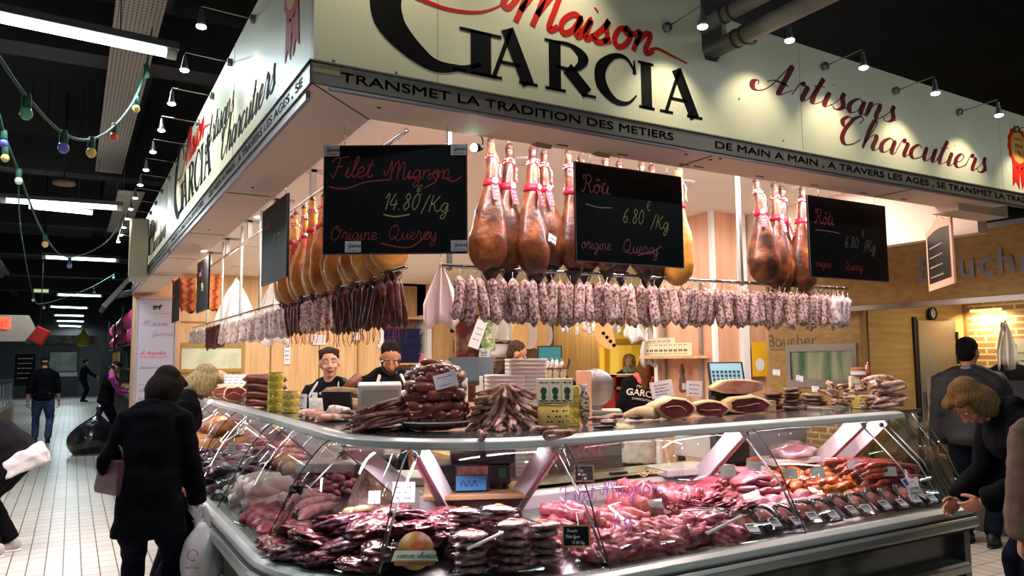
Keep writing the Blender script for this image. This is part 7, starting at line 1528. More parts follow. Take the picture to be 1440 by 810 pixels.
# red shelf unit and yellow opening
o = thing('red_shelf_unit', 'low red shelf unit with wooden shelves in front of the yellow shop', 'shelf'); a_, b_ = at(842, 520, Y=8.6), at(905, 520, Y=8.6); MB().bb((a_.x, 8.6, 0), (b_.x, 8.65, 1.35)).build('back_panel', mk('red_panel', '#8a1518', .5), o)
for z in (.3, .6, .9, 1.18, 1.35): MB().bb((a_.x, 8.25, z), (b_.x, 8.6, z+.03)).build('shelf_board', m_wood, o)
for x in (a_.x, b_.x-.03): MB().bb((x, 8.25, 0), (x+.03, 8.6, 1.38)).build('side', mk('red_panel', '#8a1518'), o)
settle(o)
for z in (.63, .93):
    for i in range(4):
        box(V((a_.x+.12+i*.15, 8.42, z)), (.12, .14, .2), 0, mk('red_box', '#a01c1e', .45), 'red box on the %s shelf of the red unit, %s from the left' % ('lower' if z < .8 else 'upper', nth(i+1)), group='red boxes', prints=(('l', -.04, .1, .07),))
# wood wall with a shelf of small cartons (on the block's left face)
o = thing('wall_shelf', 'narrow wooden shelf on the side of the wood-clad block carrying small cartons', 'shelf'); MB().bb((4.80, 5.12, 1.60), (5.05, 5.82, 1.625)).build('board', m_wood, o); t = MB()
for y in (5.2, 5.7): t.bb((5.02, y, 1.2), (5.05, y+.03, 2.3))
t.build('upright', m_alu, o); settle(o); pt = None
for k_ in range(2):
    for i in range(9 if k_ == 0 else 5):
        lb = 'small cream carton on the wall shelf, %s row, %s from the back' % (('lower', 'upper')[k_], nth(i+1))
        if pt is None: s_ = pt = box(V((0, 0, 0)), (.06, .05, .115), -pi/2, m_card, lb, group='cartons on the wall shelf', prints=(('o', -.012, .05, .010), ('o', .012, .05, .010), ('l', -.02, .1, .04), ('l', -.02, .02, .04)))
        else: s_ = dup(pt, label=lb)
        s_.location = (4.87, 5.76-.068*i-(.05 if k_ else 0), 1.626+.117*k_); s_.rotation_euler = (0, (pi/2*0), -pi/2+RN.uniform(-.1, .1)); 
        if k_: s_.scale = (1, 1, .45)
o = thing('hanging_peg', 'dark turned bottle-like mill hanging below the wall shelf', 'mill', V((4.98, 5.42, 1.28))); MB().lathe([(.02, 0), (.035, .03), (.03, .12), (.018, .16), (.028, .2), (.014, .24), (.018, .26), (.001, .27)], 16).build('body', mk('mill_wood', '#6e5346', .4), o); MB().bb((-.03, -.036, .03), (.03, -.03, .09)).build('tag', m_paper, o)
o = thing('wall_poster', 'yellow poster with white figure right of the white post', 'poster', at(1068, 505, Y=5.0)); MB().bb((-.1, -.003, -.16), (.1, 0, .16)).build('sheet', mk('yellow_paper', '#e8b420', .5), o); t = MB(); t.prism([(.06*cos(a*pi/8), .06*sin(a*pi/8)-.05) for a in range(16)], (0, -.0035, 0), (1, 0, 0), (0, 0, 1), (0, -.001, 0)); t.build('figure', m_paper, o)
# pole with braid under the shelf
o = thing('herb_braid', 'braid of dried herbs hanging behind the counter between the cutting boards', 'braid', at(958, 625, Y=4.3)); t = MB()
for k_ in range(5): t.tube(cr([(.02*sin(k_*1.3+i), .02*cos(k_+i*1.1), .14-.05*i) for i in range(7)], 4), .014, 6)
t.build('stems', mk('dry_herb', '#8a7a4e', .8, col2='#5e5232', scale=30), o)
o = thing('clip_spotlight', 'small glaring greenish spotlight clipped at the top right of the large blackboard', 'lamp'); p = at(667, 208, D=3.35)
MB().tube([p, p+CAMR*.03+CAMD*.03+V((0, 0, .01))], [.022, .014], 12).build('housing', m_dark, o); MB().ell(p-CAMD*.004, (.019, .019, .019), 12, 8).build('lens', mk('spot_lens', '#ffffff', .3, emit='#c8ffec', estr=9), o); MB().tube(cr([p+CAMR*.03+CAMD*.03, p+CAMR*.035+CAMD*.04+V((0, 0, .05)), p+CAMD*.06+V((0, 0, .12))], 4), .004, 6).build('clip_arm', m_dark, o)
# ------------------------------------------------------------------ people
from mathutils.bvhtree import BVHTree
def remesh(mb, voxel, smooth=3, disp=0, freq=9, seed=0):
    me = bpy.data.meshes.new('x'); me.from_pydata(mb.v, [], mb.f); bm = bmesh.new(); bm.from_mesh(me); bmesh.ops.recalc_face_normals(bm, faces=bm.faces); bm.to_mesh(me); bm.free()
    o = bpy.data.objects.new('x', me); C.objects.link(o); m = o.modifiers.new('r', 'REMESH'); m.mode = 'VOXEL'; m.voxel_size = voxel
    if smooth: m = o.modifiers.new('s', 'SMOOTH'); m.iterations = smooth; m.factor = .5
    e = bpy.data.meshes.new_from_object(o.evaluated_get(bpy.context.evaluated_depsgraph_get()))
    r = MB(); r.add([tuple(v.co+v.normal*disp*noise.noise(v.co*freq+V((seed, seed*2, 0)))) if disp else tuple(v.co) for v in e.vertices], [tuple(p.vertices) for p in e.polygons])
    bpy.data.objects.remove(o); bpy.data.meshes.remove(me); bpy.data.meshes.remove(e); return r
def skinm(c): return mk('skin'+c, c, .45, sss=.15, col2=c, spec=.35)
m_eye = mk('eye_white', '#e8e2dc', .2, coat=.5); m_iris = mk('iris', '#33241a', .2, coat=.5)
def ik(a, b, l1, l2, hint):
    d = b-a; L = min(d.length, (l1+l2)*.995); d = d.normalized(); x = (l1*l1-l2*l2+L*L)/(2*L); h = sqrt(max(0, l1*l1-x*x)); hn = V(hint)-d*V(hint).dot(d)
    hn = hn.normalized() if hn.length > 1e-5 else d.orthogonal().normalized(); return a+d*x+hn*h, a+d*L
def person(label, loc, yaw, H=1.72, lean=0., side=0., twist=0., hip=.53, head=(0, 0, 0), hands=None, feet=((.1, 0), (-.1, .02)), w=1.0, female=False, skin='#c99478', hair=('short', '#1d1512'), wear=(), lips=None, beard=None, back=0, group=None, detail=1.0, grip=(.9, .9), smile=False):
    k = H/1.72; o = thing('person', label, 'person', loc, yaw, group); hands = hands or {}
    P = V((0, back, hip*1.72)); RX = lambda a: Matrix.Rotation(-a, 3, 'X'); RY = lambda a: Matrix.Rotation(a, 3, 'Y'); RZ = lambda a: Matrix.Rotation(a, 3, 'Z')
    fr = []; c = P.copy(); st = [P.copy()]
    for i in range(8):
        f = (i+1)/8; M = RZ(twist*f) @ RY(side*f) @ RX(lean*(.35+.65*f)); c = c+(M @ V((0, 0, .0675))); st.append(c.copy()); fr.append(M)
    fr = [RX(lean*.3) @ RZ(0)]+fr; N = st[8]; MC = fr[8]
    sw = .168 if not female else .148; hw = .15 if not female else .165
    prof = [(-1.2, hw*.80, .105), (-.5, hw, .12), (0, hw, .122), (1.3, hw*.95, .112), (2.6, hw*.87 if female else .142, .10), (4, .148, .108), (5.5, .165, .118), (6.4, .165, .112), (7.1, .135, .095), (7.6, .095, .078), (8.0, .066, .066), (8.35, .056, .058)]
    def ring(s_, rx, ry, off, n=20):
        i = max(0, min(7, int(s_))) if s_ > 0 else 0; f = s_-i; ctr = st[i]+(st[i+1]-st[i])*f; M = fr[min(8, i+1)] if s_ > 0 else fr[0]
        return [ctr+M @ V(((rx*w+off)*cos(a*2*pi/n), (ry*w+off)*sin(a*2*pi/n)+(.015 if 4 < s_ < 7 else 0), 0)) for a in range(n)]
    def torso(mb, off=0, s0=-2, s1=9): mb.rings([ring(s_, rx, ry, off if s_ < 7.5 else off*.6) for s_, rx, ry in prof if s0 <= s_ <= s1])
    sh = {}; hd = {}; el = {}; hipj = {}; kn = {}; an = {}
    for s_, q in ((1, 'R'), (-1, 'L')):
        a = N+MC @ V((s_*sw*w, 0, -.088)); sh[q] = a; t_, hint = hands.get(q, (None, None))
        if t_ is None: t_ = P+V((s_*(.25+.02*w), .06, -.10)); hint = (s_*.4, -1, 0)
        el[q], hd[q] = ik(a, V(t_), .30, .26, hint or (s_*.6, -.6, -.6))
        hp = P+V((s_*.09, 0, -.03)); hipj[q] = hp; fx, fy = feet[0 if s_ > 0 else 1]; kn[q], an[q] = ik(hp, V((fx, fy, .085)), .43, .43, (s_*.15, 1, 0))
    def arm(mb, q, off=0, t1=1.0, r=1.0):
        R = [(.052), (.05), (.044), (.040), (.041), (.036), (.027)]; A, B, D = sh[q], el[q], hd[q]; tw = .9+.1*w
        pts = [A-(B-A)*.08, A.lerp(B, .3), A.lerp(B, .7), B, B.lerp(D, .3), B.lerp(D, .65), B.lerp(D, 1)]
        n = 4+int(3*t1+.01) if t1 < 1 else 7
        mb.tube([N+MC @ V((0, -.012, .0)), N.lerp(A, .5)+MC @ V((0, -.01, .012)), A], [.05+off*.5, .05+off*.8, .046*tw+off], 10)
        mb.tube(cr(pts[:n], 3), [R[min(i//3, 6)]*tw*r+off for i in range(3*(n-1)+1)], 12); mb.ell(A, (R[0]*tw+off,)*3, 12, 8); mb.ell(B, (R[3]*tw*r+off*.95,)*3, 10, 8)
    def leg(mb, q, off=0, t1=1.0, r=1.0):
        A, B, D = hipj[q], kn[q], an[q]; R = [.088, .082, .066, .055, .054, .050, .038]; tw = .75+.25*w
        pts = [A, A.lerp(B, .35), A.lerp(B, .75), B, B.lerp(D, .3), B.lerp(D, .6), D]; n = 7 if t1 >= 1 else 5
        mb.tube(cr(pts[:n], 3), [R[min(i//3, 6)]*tw*r+off for i in range(3*(n-1)+1)], 14); mb.ell(A, (R[0]*tw+off,)*3, 12, 8); mb.ell(B, (R[3]*tw*r+off,)*3, 10, 8)
    # head
    hp_, hy_, ht_ = head; HM = RZ(hy_) @ RY(ht_) @ RX(hp_); NB = N+MC @ V((0, 0, .01)); HC_ = NB+(MC @ V((0, .01, .055)))*.6+(HM @ V((0, .018, .105))); hs = 1.0
    hv = lambda x, y, z: HC_+HM @ (V((x, y, z))*hs)
    body = MB(); torso(body, -.012)
    for q in 'RL': arm(body, q, -.003); leg(body, q, -.006); body.ell(an[q]+V((0, .05, -.045)), (.04, .11, .035), 12, 8)
    body.tube([N+MC @ V((0, -.01, -.06)), NB, hv(0, -.015, -.06)], [.06, .053, .054], 14)
    B_ = remesh(body, .016/max(.7, detail), 2)
    hm = MB(); hm.ell(hv(0, -.012, .03), (.076, .096, .092), 20, 14, HM); hm.ell(hv(0, .022, -.035), (.058, .066, .078), 18, 12, HM); hm.ell(hv(0, .055, -.092), (.028, .026, .022), 12, 8, HM)
    hm.tube([hv(0, .084, .02), hv(0, .098, -.008), hv(0, .108, -.026), hv(0, .092, -.036)], [.009, .012, .015, .008], 10); hm.ell(hv(.013, .094, -.031), (.009, .011, .008), 8, 6, HM); hm.ell(hv(-.013, .094, -.031), (.009, .011, .008), 8, 6, HM)
    hm.ell(hv(.032, .074, .028), (.024, .014, .009), 10, 8, HM); hm.ell(hv(-.032, .074, .028), (.024, .014, .009), 10, 8, HM); hm.ell(hv(.042, .06, -.03), (.022, .022, .022), 10, 8, HM); hm.ell(hv(-.042, .06, -.03), (.022, .022, .022), 10, 8, HM)
    hm.ell(hv(0, .079, -.062), (.026, .014, .014), 10, 8, HM)
    for s_ in (1, -1): hm.ell(hv(s_*.076, -.008, -.008), (.011, .02, .032), 10, 8, HM @ RZ(s_*-.3))
    hm.tube([hv(0, -.02, -.03), hv(0, -.03, -.10), NB-MC @ V((0, .01, .01))], [.052, .05, .052], 14)
    h_ = remesh(hm, .0075/detail, 2); B_.add(h_.v, h_.f)
    # hands
    def hand(q, curl):
        s_ = 1 if q == 'R' else -1; D, E = hd[q], el[q]; d = (D-E).normalized(); inn = V((-s_, 0, 0)); pn = inn-d*inn.dot(d)
        if pn.length < .2: pn = V((0, 0, -1))-d*V((0, 0, -1)).dot(d)
        pn.normalize(); ac = d.cross(pn)*s_; ac = ac if ac.dot(V((0, 1, 0))) >= 0 or abs(ac.y) < .3 else -ac; mb = MB(); X = Matrix((ac, d, pn)).transposed()
        mb.tube([D-d*.03, D+d*.012], [.025, .025], 10); mb.ell(D+d*.048, (.040, .05, .0155), 14, 10, X)
        for i, (off, L, r) in enumerate(((.028, .068, .0088), (.009, .076, .009), (-.011, .071, .0086), (-.029, .056, .0078))):
            p = D+d*.085+ac*off; pts = [p-d*.03, p]; a = .15
            for f in (.45, .30, .25): a += curl*(.55+.1*i); p = p+(d*cos(a)+pn*sin(a))*L*f; pts.append(p)
            mb.tube(cr(pts, 3), [r]*(3*(len(pts)-1)-2)+[r*.9, r*.8, r*.55], 8)
        p = D+d*.025+ac*.034; pts = [p-ac*.02, p]
        for f, a in ((.028, .55), (.03, .3), (.022, .05)): p = p+(d*(.75)+ac*a+pn*(.35*curl+.15)).normalized()*f; pts.append(p)
        mb.tube(cr(pts, 3), [.0125]*4+[.0105]*5+[.0095, .009, .008, .006], 8); return remesh(mb, .0048/detail, 1)
    for q, cu in (('R', grip[0]), ('L', grip[1])): g = hand(q, cu); B_.add(g.v, g.f)
    B_.build('body', skinm(skin), o)
    for s_ in (1, -1):
        e_ = MB().ell(hv(s_*.032, .078, .010), (.0115, .0095, .0085), 10, 8, HM).build('eye', m_eye, o); MB().ell(hv(s_*.032, .0865, .009), (.0052, .0025, .0055), 8, 6, HM).build('iris', m_iris, e_)
        MB().tube(cr([hv(s_*.014, .091, .032), hv(s_*.034, .088, .039), hv(s_*.052, .075, .031)], 3), [(.003, .004)]*7, 6).build('eyebrow', mk('brow'+hair[1], hair[1], .8), o)
    cw = .024 if not smile else .030; cz = .0 if not smile else .007
    t = MB(); t.tube(cr([hv(-cw, .078, -.061+cz), hv(-.01, .0925, -.0605), hv(0, .093, -.063), hv(.01, .0925, -.0605), hv(cw, .078, -.061+cz)], 3), [.0015, .003, .0042, .0042, .0042, .004, .004, .0042, .0042, .0042, .0042, .003, .0015], 6)
    t.tube(cr([hv(-cw*.9, .078, -.066+cz), hv(0, .0915, -.072), hv(cw*.9, .078, -.066+cz)], 4), [.0015, .0035, .0045, .005, .005, .005, .0045, .0035, .0015], 6); t.build('lips', mk('lips'+(lips or skin), lips or '#9a5a50', .4), o)
    # hair and headgear
    st_, hc = hair; mh = mk('hair'+hc, hc, .75, col2=tuple_mix(hc), scale=22, stretch=(5, 5, 1), bump=.7, bscale=70, spec=.1)
    hb = MB()
    if st_ in ('short', 'bob', 'long', 'curly', 'tied', 'bald'):
        hb.ell(hv(0, -.030, .054), (.082, .096, .083), 18, 12, HM); hb.ell(hv(0, -.055, .0), (.077, .060, .085), 16, 10, HM)
        if st_ not in ('short', 'tied'):
            for s_ in (1, -1): hb.ell(hv(s_*.055, .03, .075), (.035, .05, .03), 10, 8, HM)
    if st_ == 'bob':
        hb.ell(hv(0, -.045, -.03), (.098, .078, .115), 16, 12, HM)
        for s_ in (1, -1): hb.ell(hv(s_*.082, .0, -.025), (.026, .06, .10), 12, 8, HM)
        hb.ell(hv(.03, .06, .085), (.06, .04, .028), 12, 8, HM)
    if st_ == 'long':
        hb.tube([hv(0, -.05, .02), hv(.0, -.085, -.08), N+MC @ V((0, -.10, -.02)), N+MC @ V((.02, -.13, -.18))], [.085, .085, .075, .03], 14)
        for s_ in (1, -1): hb.tube([hv(s_*.07, .0, .03), hv(s_*.085, .01, -.07), N+MC @ V((s_*.10, .03, -.06)), N+MC @ V((s_*.11, .05, -.2))], [.03, .035, .032, .012], 10)
    if st_ == 'curly':
        r_ = random.Random(5)
        for i in range(34):
            a, b = r_.uniform(0, 2*pi), r_.uniform(-.5, 1.2); d = V((cos(a)*cos(b), sin(a)*cos(b)*1.05, sin(b)));
            if d.y > .35 and d.z < .55: continue
            hb.ell(hv(d.x*.092, -.01+d.y*.1, .02+d.z*.1), (.03,)*3, 8, 6)
        for s_ in (1, -1):
            for z in (0, -.04, -.08): hb.ell(hv(s_*.088, -.01, z), (.034,)*3, 8, 6)
    if st_ == 'tied':
        hb.ell(hv(0, -.022, .05), (.083, .097, .084), 18, 12, HM)
        for i in range(9): hb.tube(cr([hv(-.064+.016*i, .06-.012*abs(i-4)*.6, .072-.004*abs(i-4)), hv(-.072+.018*i, -.03, .124-.006*abs(i-4)), hv(-.04+.01*i, -.115, .06), hv(0, -.12, -.02)], 4), .014, 8)
        hb.ell(hv(0, -.125, -.02), (.03, .03, .035), 10, 8, HM)
        for i in range(6): hb.tube(cr([hv(0, -.13, -.02), hv(.03*(i-2.5)*.4, -.15, -.09), N+MC @ V((.014*(i-2.5), -.13, -.14))], 4), [.013]*6+[.01, .008, .005], 8)
    if hb.v: remesh(hb, .009, 2, .003 if st_ == 'bob' else .004, 24 if st_ == 'bob' else 60).build('hair', mh, o)
    if st_ == 'cap':
        c_ = MB(); c_.ell(hv(0, -.01, .055), (.084, .103, .07), 18, 12, HM); remesh(c_, .008).build('cap', mh, o); MB().rings([[hv(.075*cos(a*pi/8)*s2, .07+(.06*s2*sin(a*pi/8)), .05-.012*s2+e) for a in range(9)] for s2, e in ((.2, .004), (1, .004), (1, -.003), (.2, -.003))]).build('cap_peak', mh, o)
        hb = MB(); hb.ell(hv(0, -.045, -.01), (.079, .06, .06), 14, 10, HM); remesh(hb, .009, 1, .003, 60).build('hair', mk('haircap', '#2a201b', .6), o)
    if beard:
        b_ = MB(); b_.tube(cr([hv(-.068, .01, -.03), hv(-.05, .045, -.085), hv(0, .072, -.108), hv(.05, .045, -.085), hv(.068, .01, -.03)], 4), [.012]*3+[.02]*11+[.012]*3, 10); remesh(b_, .007, 1, .003, 70).build('beard', mk('beard'+beard, beard, .8), o)
    # clothes
    for g in wear:
        kind, m, kw = g[0], g[1], (g[2] if len(g) > 2 else {}); mb = MB(); vx = .0135/max(.8, detail)
        if kind in ('top', 'coat', 'vest'):
            off = kw.get('off', .016); hem = kw.get('hem', None)
            torso(mb, off, -1.3, kw.get('neck', 8.0))
            if kind != 'vest':
                for q in 'RL': arm(mb, q, off*.85, kw.get('sleeve', 1.0), kw.get('fat', 1.15))
            if hem is not None:
                fm = (V((an['R'].x, an['R'].y, 0))+V((an['L'].x, an['L'].y, 0)))/2; R = []
                for i in range(6):
                    f = i/5; z = P.z+.10-(P.z+.10-hem)*f; cc = V((P.x+(fm.x-P.x)*f*.6, P.y+(fm.y-P.y)*f*.6, z)); R.append([cc+V(((hw*w+off*.8-.012+.05*f)*cos(a*pi/10), (.115*w+off*.8-.012+.055*f)*sin(a*pi/10), 0)) for a in range(20)])
                mb.rings(R)
            else:
                z = P.z+kw.get('low', -.02); mb.rings([ring(0, hw*.98, .12, off+.01), ring(-.6+kw.get('low', 0)*8, hw*.98, .122, off+.012)])
            r = remesh(mb, vx, 4, kw.get('fold', .008), 11, H*7); ob = r.build(kw.get('name', 'jacket'), m, o)
            if kw.get('collar'): MB().tube([N+MC @ V((.066*cos(a*pi/8), .062*sin(a*pi/8)-.004, -.005+.012*sin(a*pi/8)*-1)) for a in range(16)], [(.03, .012)]*16, 8, side=MC @ V((0, 0, 1)), closed=True).build('collar', kw['collar'], ob)
            if kw.get('hood'):
                hb = MB(); hb.tube(cr([N+MC @ V((-.10, .03, -.02)), N+MC @ V((-.09, -.06, -.01)), N+MC @ V((0, -.11, -.03)), N+MC @ V((.09, -.06, -.01)), N+MC @ V((.10, .03, -.02))], 4), [.02]+[.038]*15+[.02], 10); hb.ell(N+MC @ V((0, -.10, -.06)), (.09, .05, .07), 12, 8, MC); remesh(hb, .012, 3, .008, 14).build('hood', kw['hood'], ob)
            if kw.get('text'):
                bv = BVHTree.FromPolygons([V(v) for v in r.v], r.f); tm = MB()
                ctr = st[5]; u = MC @ V((1, 0, 0)); v_ = MC @ V((0, 0, 1)); bk = MC @ V((0, -1, 0))
                L1 = text_len('GARCIA'); s2 = .075; sans(tm, 'GARCIA', ctr-u*L1*s2/.73/2-v_*.045, u, v_, s2, bold=.02); L2 = text_len('MAISON'); sans(tm, 'MAISON', ctr-u*L2*.034/.73/2+v_*.045, u, v_, .034); L3 = text_len('CHARCUTIERS'); sans(tm, 'CHARCUTIERS', ctr-u*L3*.026/.73/2-v_*.095, u, v_, .026)
                nv = []
                for v in tm.v:
                    hit = bv.ray_cast(V(v)+bk*.5, -bk); nv.append(tuple((hit[0] if hit[0] is not None else V(v)+bk*.13)+bk*.003))
                tm.v = nv; tm.build('back_lettering', kw['text'], ob)
        elif kind == 'trousers':
            torso(mb, kw.get('off', .012), -1.3, 1.4)
            for q in 'RL': leg(mb, q, kw.get('off', .012), kw.get('t', 1.0), 1.05)
            remesh(mb, vx, 3, .006, 12, H*3).build('trousers', m, o)
        elif kind == 'shoes':
            for q in 'RL':
                mb = MB(); a = an[q]; mb.ell(a+V((0, .06, -.042)), (.045, .125, .042), 14, 10); mb.ell(a+V((0, -.03, -.02)), (.042, .055, .06), 12, 8); ob = remesh(mb, .012, 2).build('shoe', m, o)
                MB().rings([[a+V((.048*cos(q2*pi/10), .05+.132*sin(q2*pi/10), z)) for q2 in range(20)] for z in (-.085, -.066)]).build('sole', kw.get('sole', m_black), ob)
        elif kind == 'apron':
            lo_z = kw.get('hem', .45); front = kw.get('bib', True); R = []
            top = 6.2 if front else 1.2
            for i in range(12):
                f = i/11; s_ = top-(top+1.0)*f*1.0
                if s_ > -1:
                    rx, ry = .155*w, .118*w; rg = ring(max(s_, -.9), rx+.0, ry, .034, 40); wd = 5 if s_ > 3 else 9
                    pts = rg[10-wd:10+wd+1]; 
                    if wd == 5: pts = [rg[10-5].lerp(rg[15], j/18)*.0+rg[5+int(j*10/18)].lerp(rg[min(15, 6+int(j*10/18))], (j*10/18) % 1) for j in range(19)]
                    R.append(pts)
            zb = R[-1][9].z
            for i in range(1, 6):
                f = i/5; R.append([V((p.x*(1+.1*f), p.y+.03*f, p.z-(zb-lo_z)*f)) for p in R[-1-(i-1)]])
            n_ = len(R[0]); v = [p for r_ in R for p in r_]; mb.add(v, [(i*n_+j, i*n_+j+1, (i+1)*n_+j+1, (i+1)*n_+j) for i in range(len(R)-1) for j in range(n_-1)]); ob = mb.build('apron', m, o, solid=.004)
            if front:
                for s_ in (1, -1): MB().tube(cr([R[0][18 if s_ < 0 else 0], N+MC @ V((s_*.09, .06, -.02)), N+MC @ V((s_*.07, -.05, .01))], 4), [(.014, .004)]*9, 6).build('strap', m, ob)
        elif kind == 'waistwrap':
            mb.rings([ring(s_, hw, .125, .035+.02*(1-s_/2)) for s_ in (-1.0, -.6, -.1, kw.get('hi', .9))]); R = [[V((p.x*(1+.05*f), p.y+(-.02)*f, p.z-kw.get('drop', .35)*f)) for p in ring(-1.0, hw, .125, .055)] for f in (1, .5, 0)]
            mb.rings(R); remesh(mb, .013, 2, .014, 14, 3).build('wrap_apron', m, o)
        elif kind == 'scarf':
            for z, r_ in ((.0, .085), (.035, .075), (-.03, .095)): mb.tube([N+MC @ V((r_*cos(a*pi/8), r_*sin(a*pi/8), z+.012*sin(a*1.9))) for a in range(16)], .032, 8, closed=True)
            mb.tube(cr([N+MC @ V((.04, .09, -.02)), N+MC @ V((.05, .14, -.12)), N+MC @ V((.04, .15, -.24))], 4), [(.04, .018)]*9, 8); remesh(mb, .011, 2, .008, 30).build('scarf', m, o)
    o.scale = (k,)*3; o['_j'] = 0; del o['_j']
    return o, dict(hand={q: o.matrix_world for q in 'RL'})
def tuple_mix(h):
    v = [int(h[i:i+2], 16) for i in (1, 3, 5)]; return '#%02x%02x%02x' % tuple(min(255, int(x*(.74 if sum(v) > 300 else 1.35)+5)) for x in v)
BLK = mk('black_wool', '#07070b', .9, col2='#0c0c12', scale=30, bump=.3, bscale=90, spec=.08); BLK2 = mk('black_cotton', '#09090c', .85, col2='#111116', scale=8, bump=.2, bscale=40, spec=.1); NAVY = mk('dark_navy', '#0b0d18', .85, col2='#12152a', scale=10, bump=.2, spec=.1)
DENIM = mk('blue_denim', '#2b3c66', .8, col2='#3c5080', scale=12, bump=.2); WHT = mk('white_apron_cloth', '#e4e0dd', .8, col2='#d2cdca', scale=5, bump=.25, bscale=14); BRN = mk('brown_jacket', '#6b5847', .85, col2='#574636', scale=8, bump=.3)
SHO = mk('dark_shoe', '#1a1a1c', .5); GRY = mk('grey_shoe', '#b9b6b2', .6); PINK = mk('magenta_sleeve', '#b8469a', .75, bump=.2); DKP = mk('plum_black', '#0c090f', .9, bump=.2, spec=.08)
D = lambda fx, fy: atan2(-fx, fy)   # yaw that faces (fx, fy)
W_ = [('trousers', NAVY), ('shoes', SHO)]
person('woman in a long black coat seen from behind, leaning to look into the left counter', (.42, 4.95, 0), D(.30, .95), 1.62, lean=.26, head=(.7, -.4, .05), female=True, w=1.0, skin='#c9967c', hair=('bob', '#1c1411'),
    hands={'R': ((.27, .12, .80), (.35, -.9, -.1)), 'L': ((-.2, .30, .98), (-.4, -.9, 0))}, wear=[('coat', BLK, dict(off=.022, hem=.66, fat=1.12, name='coat', fold=.012, collar=BLK)), ('trousers', NAVY), ('shoes', SHO)], detail=1.2)
person('blonde woman in a black coat bending over the left counter behind the black-coated woman', (.56, 5.92, 0), D(1, .1), 1.66, lean=.5, head=(.75, .1, 0), female=True, w=1.05, hair=('bob', '#e6c48c'), wear=[('coat', BLK, dict(off=.035, hem=.6, fat=1.3, name='coat', collar=BLK2)), *W_])
person('man in a black rolled-sleeve shirt and jeans walking away down the aisle', (-.48, 18.3, 0), D(.05, 1), 1.74, lean=.05, head=(.15, 0, 0), w=1.15, hair=('cap', '#141416'), feet=((.11, -.05), (-.13, .18)), wear=[('top', BLK2, dict(sleeve=.34, name='shirt', collar=BLK2)), ('trousers', DENIM), ('shoes', SHO)])
person('man with magenta sleeves and black vest working at the neighbouring stall', (.60, 17.0, 0), D(1, .1), 1.66, lean=.25, head=(.45, 0, 0), hair=('cap', '#181818'), hands={'R': ((.14, .45, 1.0), (.3, -.5, -.8)), 'L': ((-.1, .48, 1.03), (-.3, -.5, -.8))}, wear=[('top', PINK, dict(off=.012, name='sweater')), ('vest', BLK2, dict(off=.03, name='vest')), *W_])
person('distant figure in dark blue at the far end of the aisle', (.42, 36.0, 0), D(1, .2), 1.74, lean=.1, head=(.2, 0, 0), hands={'R': ((.15, .45, 1.0), (.3, -.5, -.8))}, wear=[('top', NAVY, dict(off=.03)), *W_], detail=.8)
person('bent-over person in dark jacket and white apron cut off by the left edge', (-.42, 7.9, 0), D(-1, .25), 1.72, lean=1.4, hip=.48, back=-.06, head=(1.5, 0, 0), w=1.1, hair=('short', '#2a201a'), feet=((.1, .0), (-.12, .06)), hands={'R': ((.2, .62, .55), (.3, -.5, .6)), 'L': ((-.2, .62, .55), (-.3, -.5, .6))},
    wear=[('top', BLK2, dict(off=.03, name='jacket')), ('waistwrap', mk('grey_white_cloth', '#b9b4b6', .85, bump=.3), dict(drop=.08, hi=.15)), ('trousers', DKP, dict(off=.02)), ('shoes', GRY, dict(sole=m_whitep))])
person('smiling young saleswoman with dark braided-back hair and black hooded top', (1.95, 6.5, 0), D(-.62, -.78), 1.80, hip=.485, lean=.06, head=(.02, .42, .06), female=True, skin='#d9a68e', lips='#a8323a', smile=True, hair=('tied', '#2c1c16'), hands={'R': ((.2, .35, 1.02), (.5, -.5, -.6)), 'L': ((-.2, .35, 1.0), (-.5, -.5, -.6))}, wear=[('top', BLK2, dict(off=.02, name='hooded_top', hood=mk('hood_lining', '#2a3646', .8), fat=1.25)), ('apron', WHT), *W_], detail=1.3)
person('salesman in black top and white bib apron looking down behind the grey till', (2.38, 6.3, 0), D(-.15, -1), 1.80, lean=.22, head=(.62, -.12, 0), skin='#c08a6c', hair=('short', '#15100e'), beard='#2a1e18', hands={'R': ((.2, .38, 1.05), (.6, -.4, -.6)), 'L': ((-.22, .36, 1.0), (-.6, -.4, -.6))}, wear=[('top', BLK2, dict(off=.022, name='jacket', collar=mk('grey_hood', '#c9c6c2', .8), fat=1.25)), ('apron', WHT), *W_], detail=1.3)
person('bearded man in black seen in profile behind the foam trays', (3.95, 6.95, 0), D(.86, -.5), 1.80, lean=.1, head=(.42, 0, 0), skin='#b88468', hair=('short', '#3a2a20'), beard='#2c2018', wear=[('top', BLK2, dict(off=.02, collar=BLK2)), *W_])
person('dark-haired person behind the foam trays, only the crown of the head showing', (4.15, 6.35, 0), D(.4, .9), 1.70, lean=.2, head=(.5, 0, 0), hair=('curly', '#121012'), wear=[('top', BLK2, dict(off=.02)), *W_])
person('woman turned away in a black lettered sweatshirt with a coral hood and white apron', (5.40, 6.55, 0), D(.55, .85), 1.66, lean=.28, side=.2, head=(.5, -.3, .15), female=True, hair=('long', '#4e3018'), wear=[('top', BLK2, dict(off=.03, name='sweatshirt', hood=mk('coral_hood', '#d9625e', .8), fat=1.25, text=mk('pale_print', '#e6dccf', .6))), ('waistwrap', WHT), *W_], detail=1.2)
person('curly blonde woman in a green scarf seen through the stall in the yellow light', (8.15, 10.15, 0), D(-.62, -.78), 1.66, head=(.2, 0, 0), female=True, skin='#d9a88c', hair=('curly', '#c2a05e'), wear=[('coat', mk('dark_teal', '#1f2f36', .8), dict(off=.03, hem=.55, name='coat')), ('scarf', mk('green_scarf', '#7f9a86', .8, col2='#a3b89a', scale=20)), *W_])
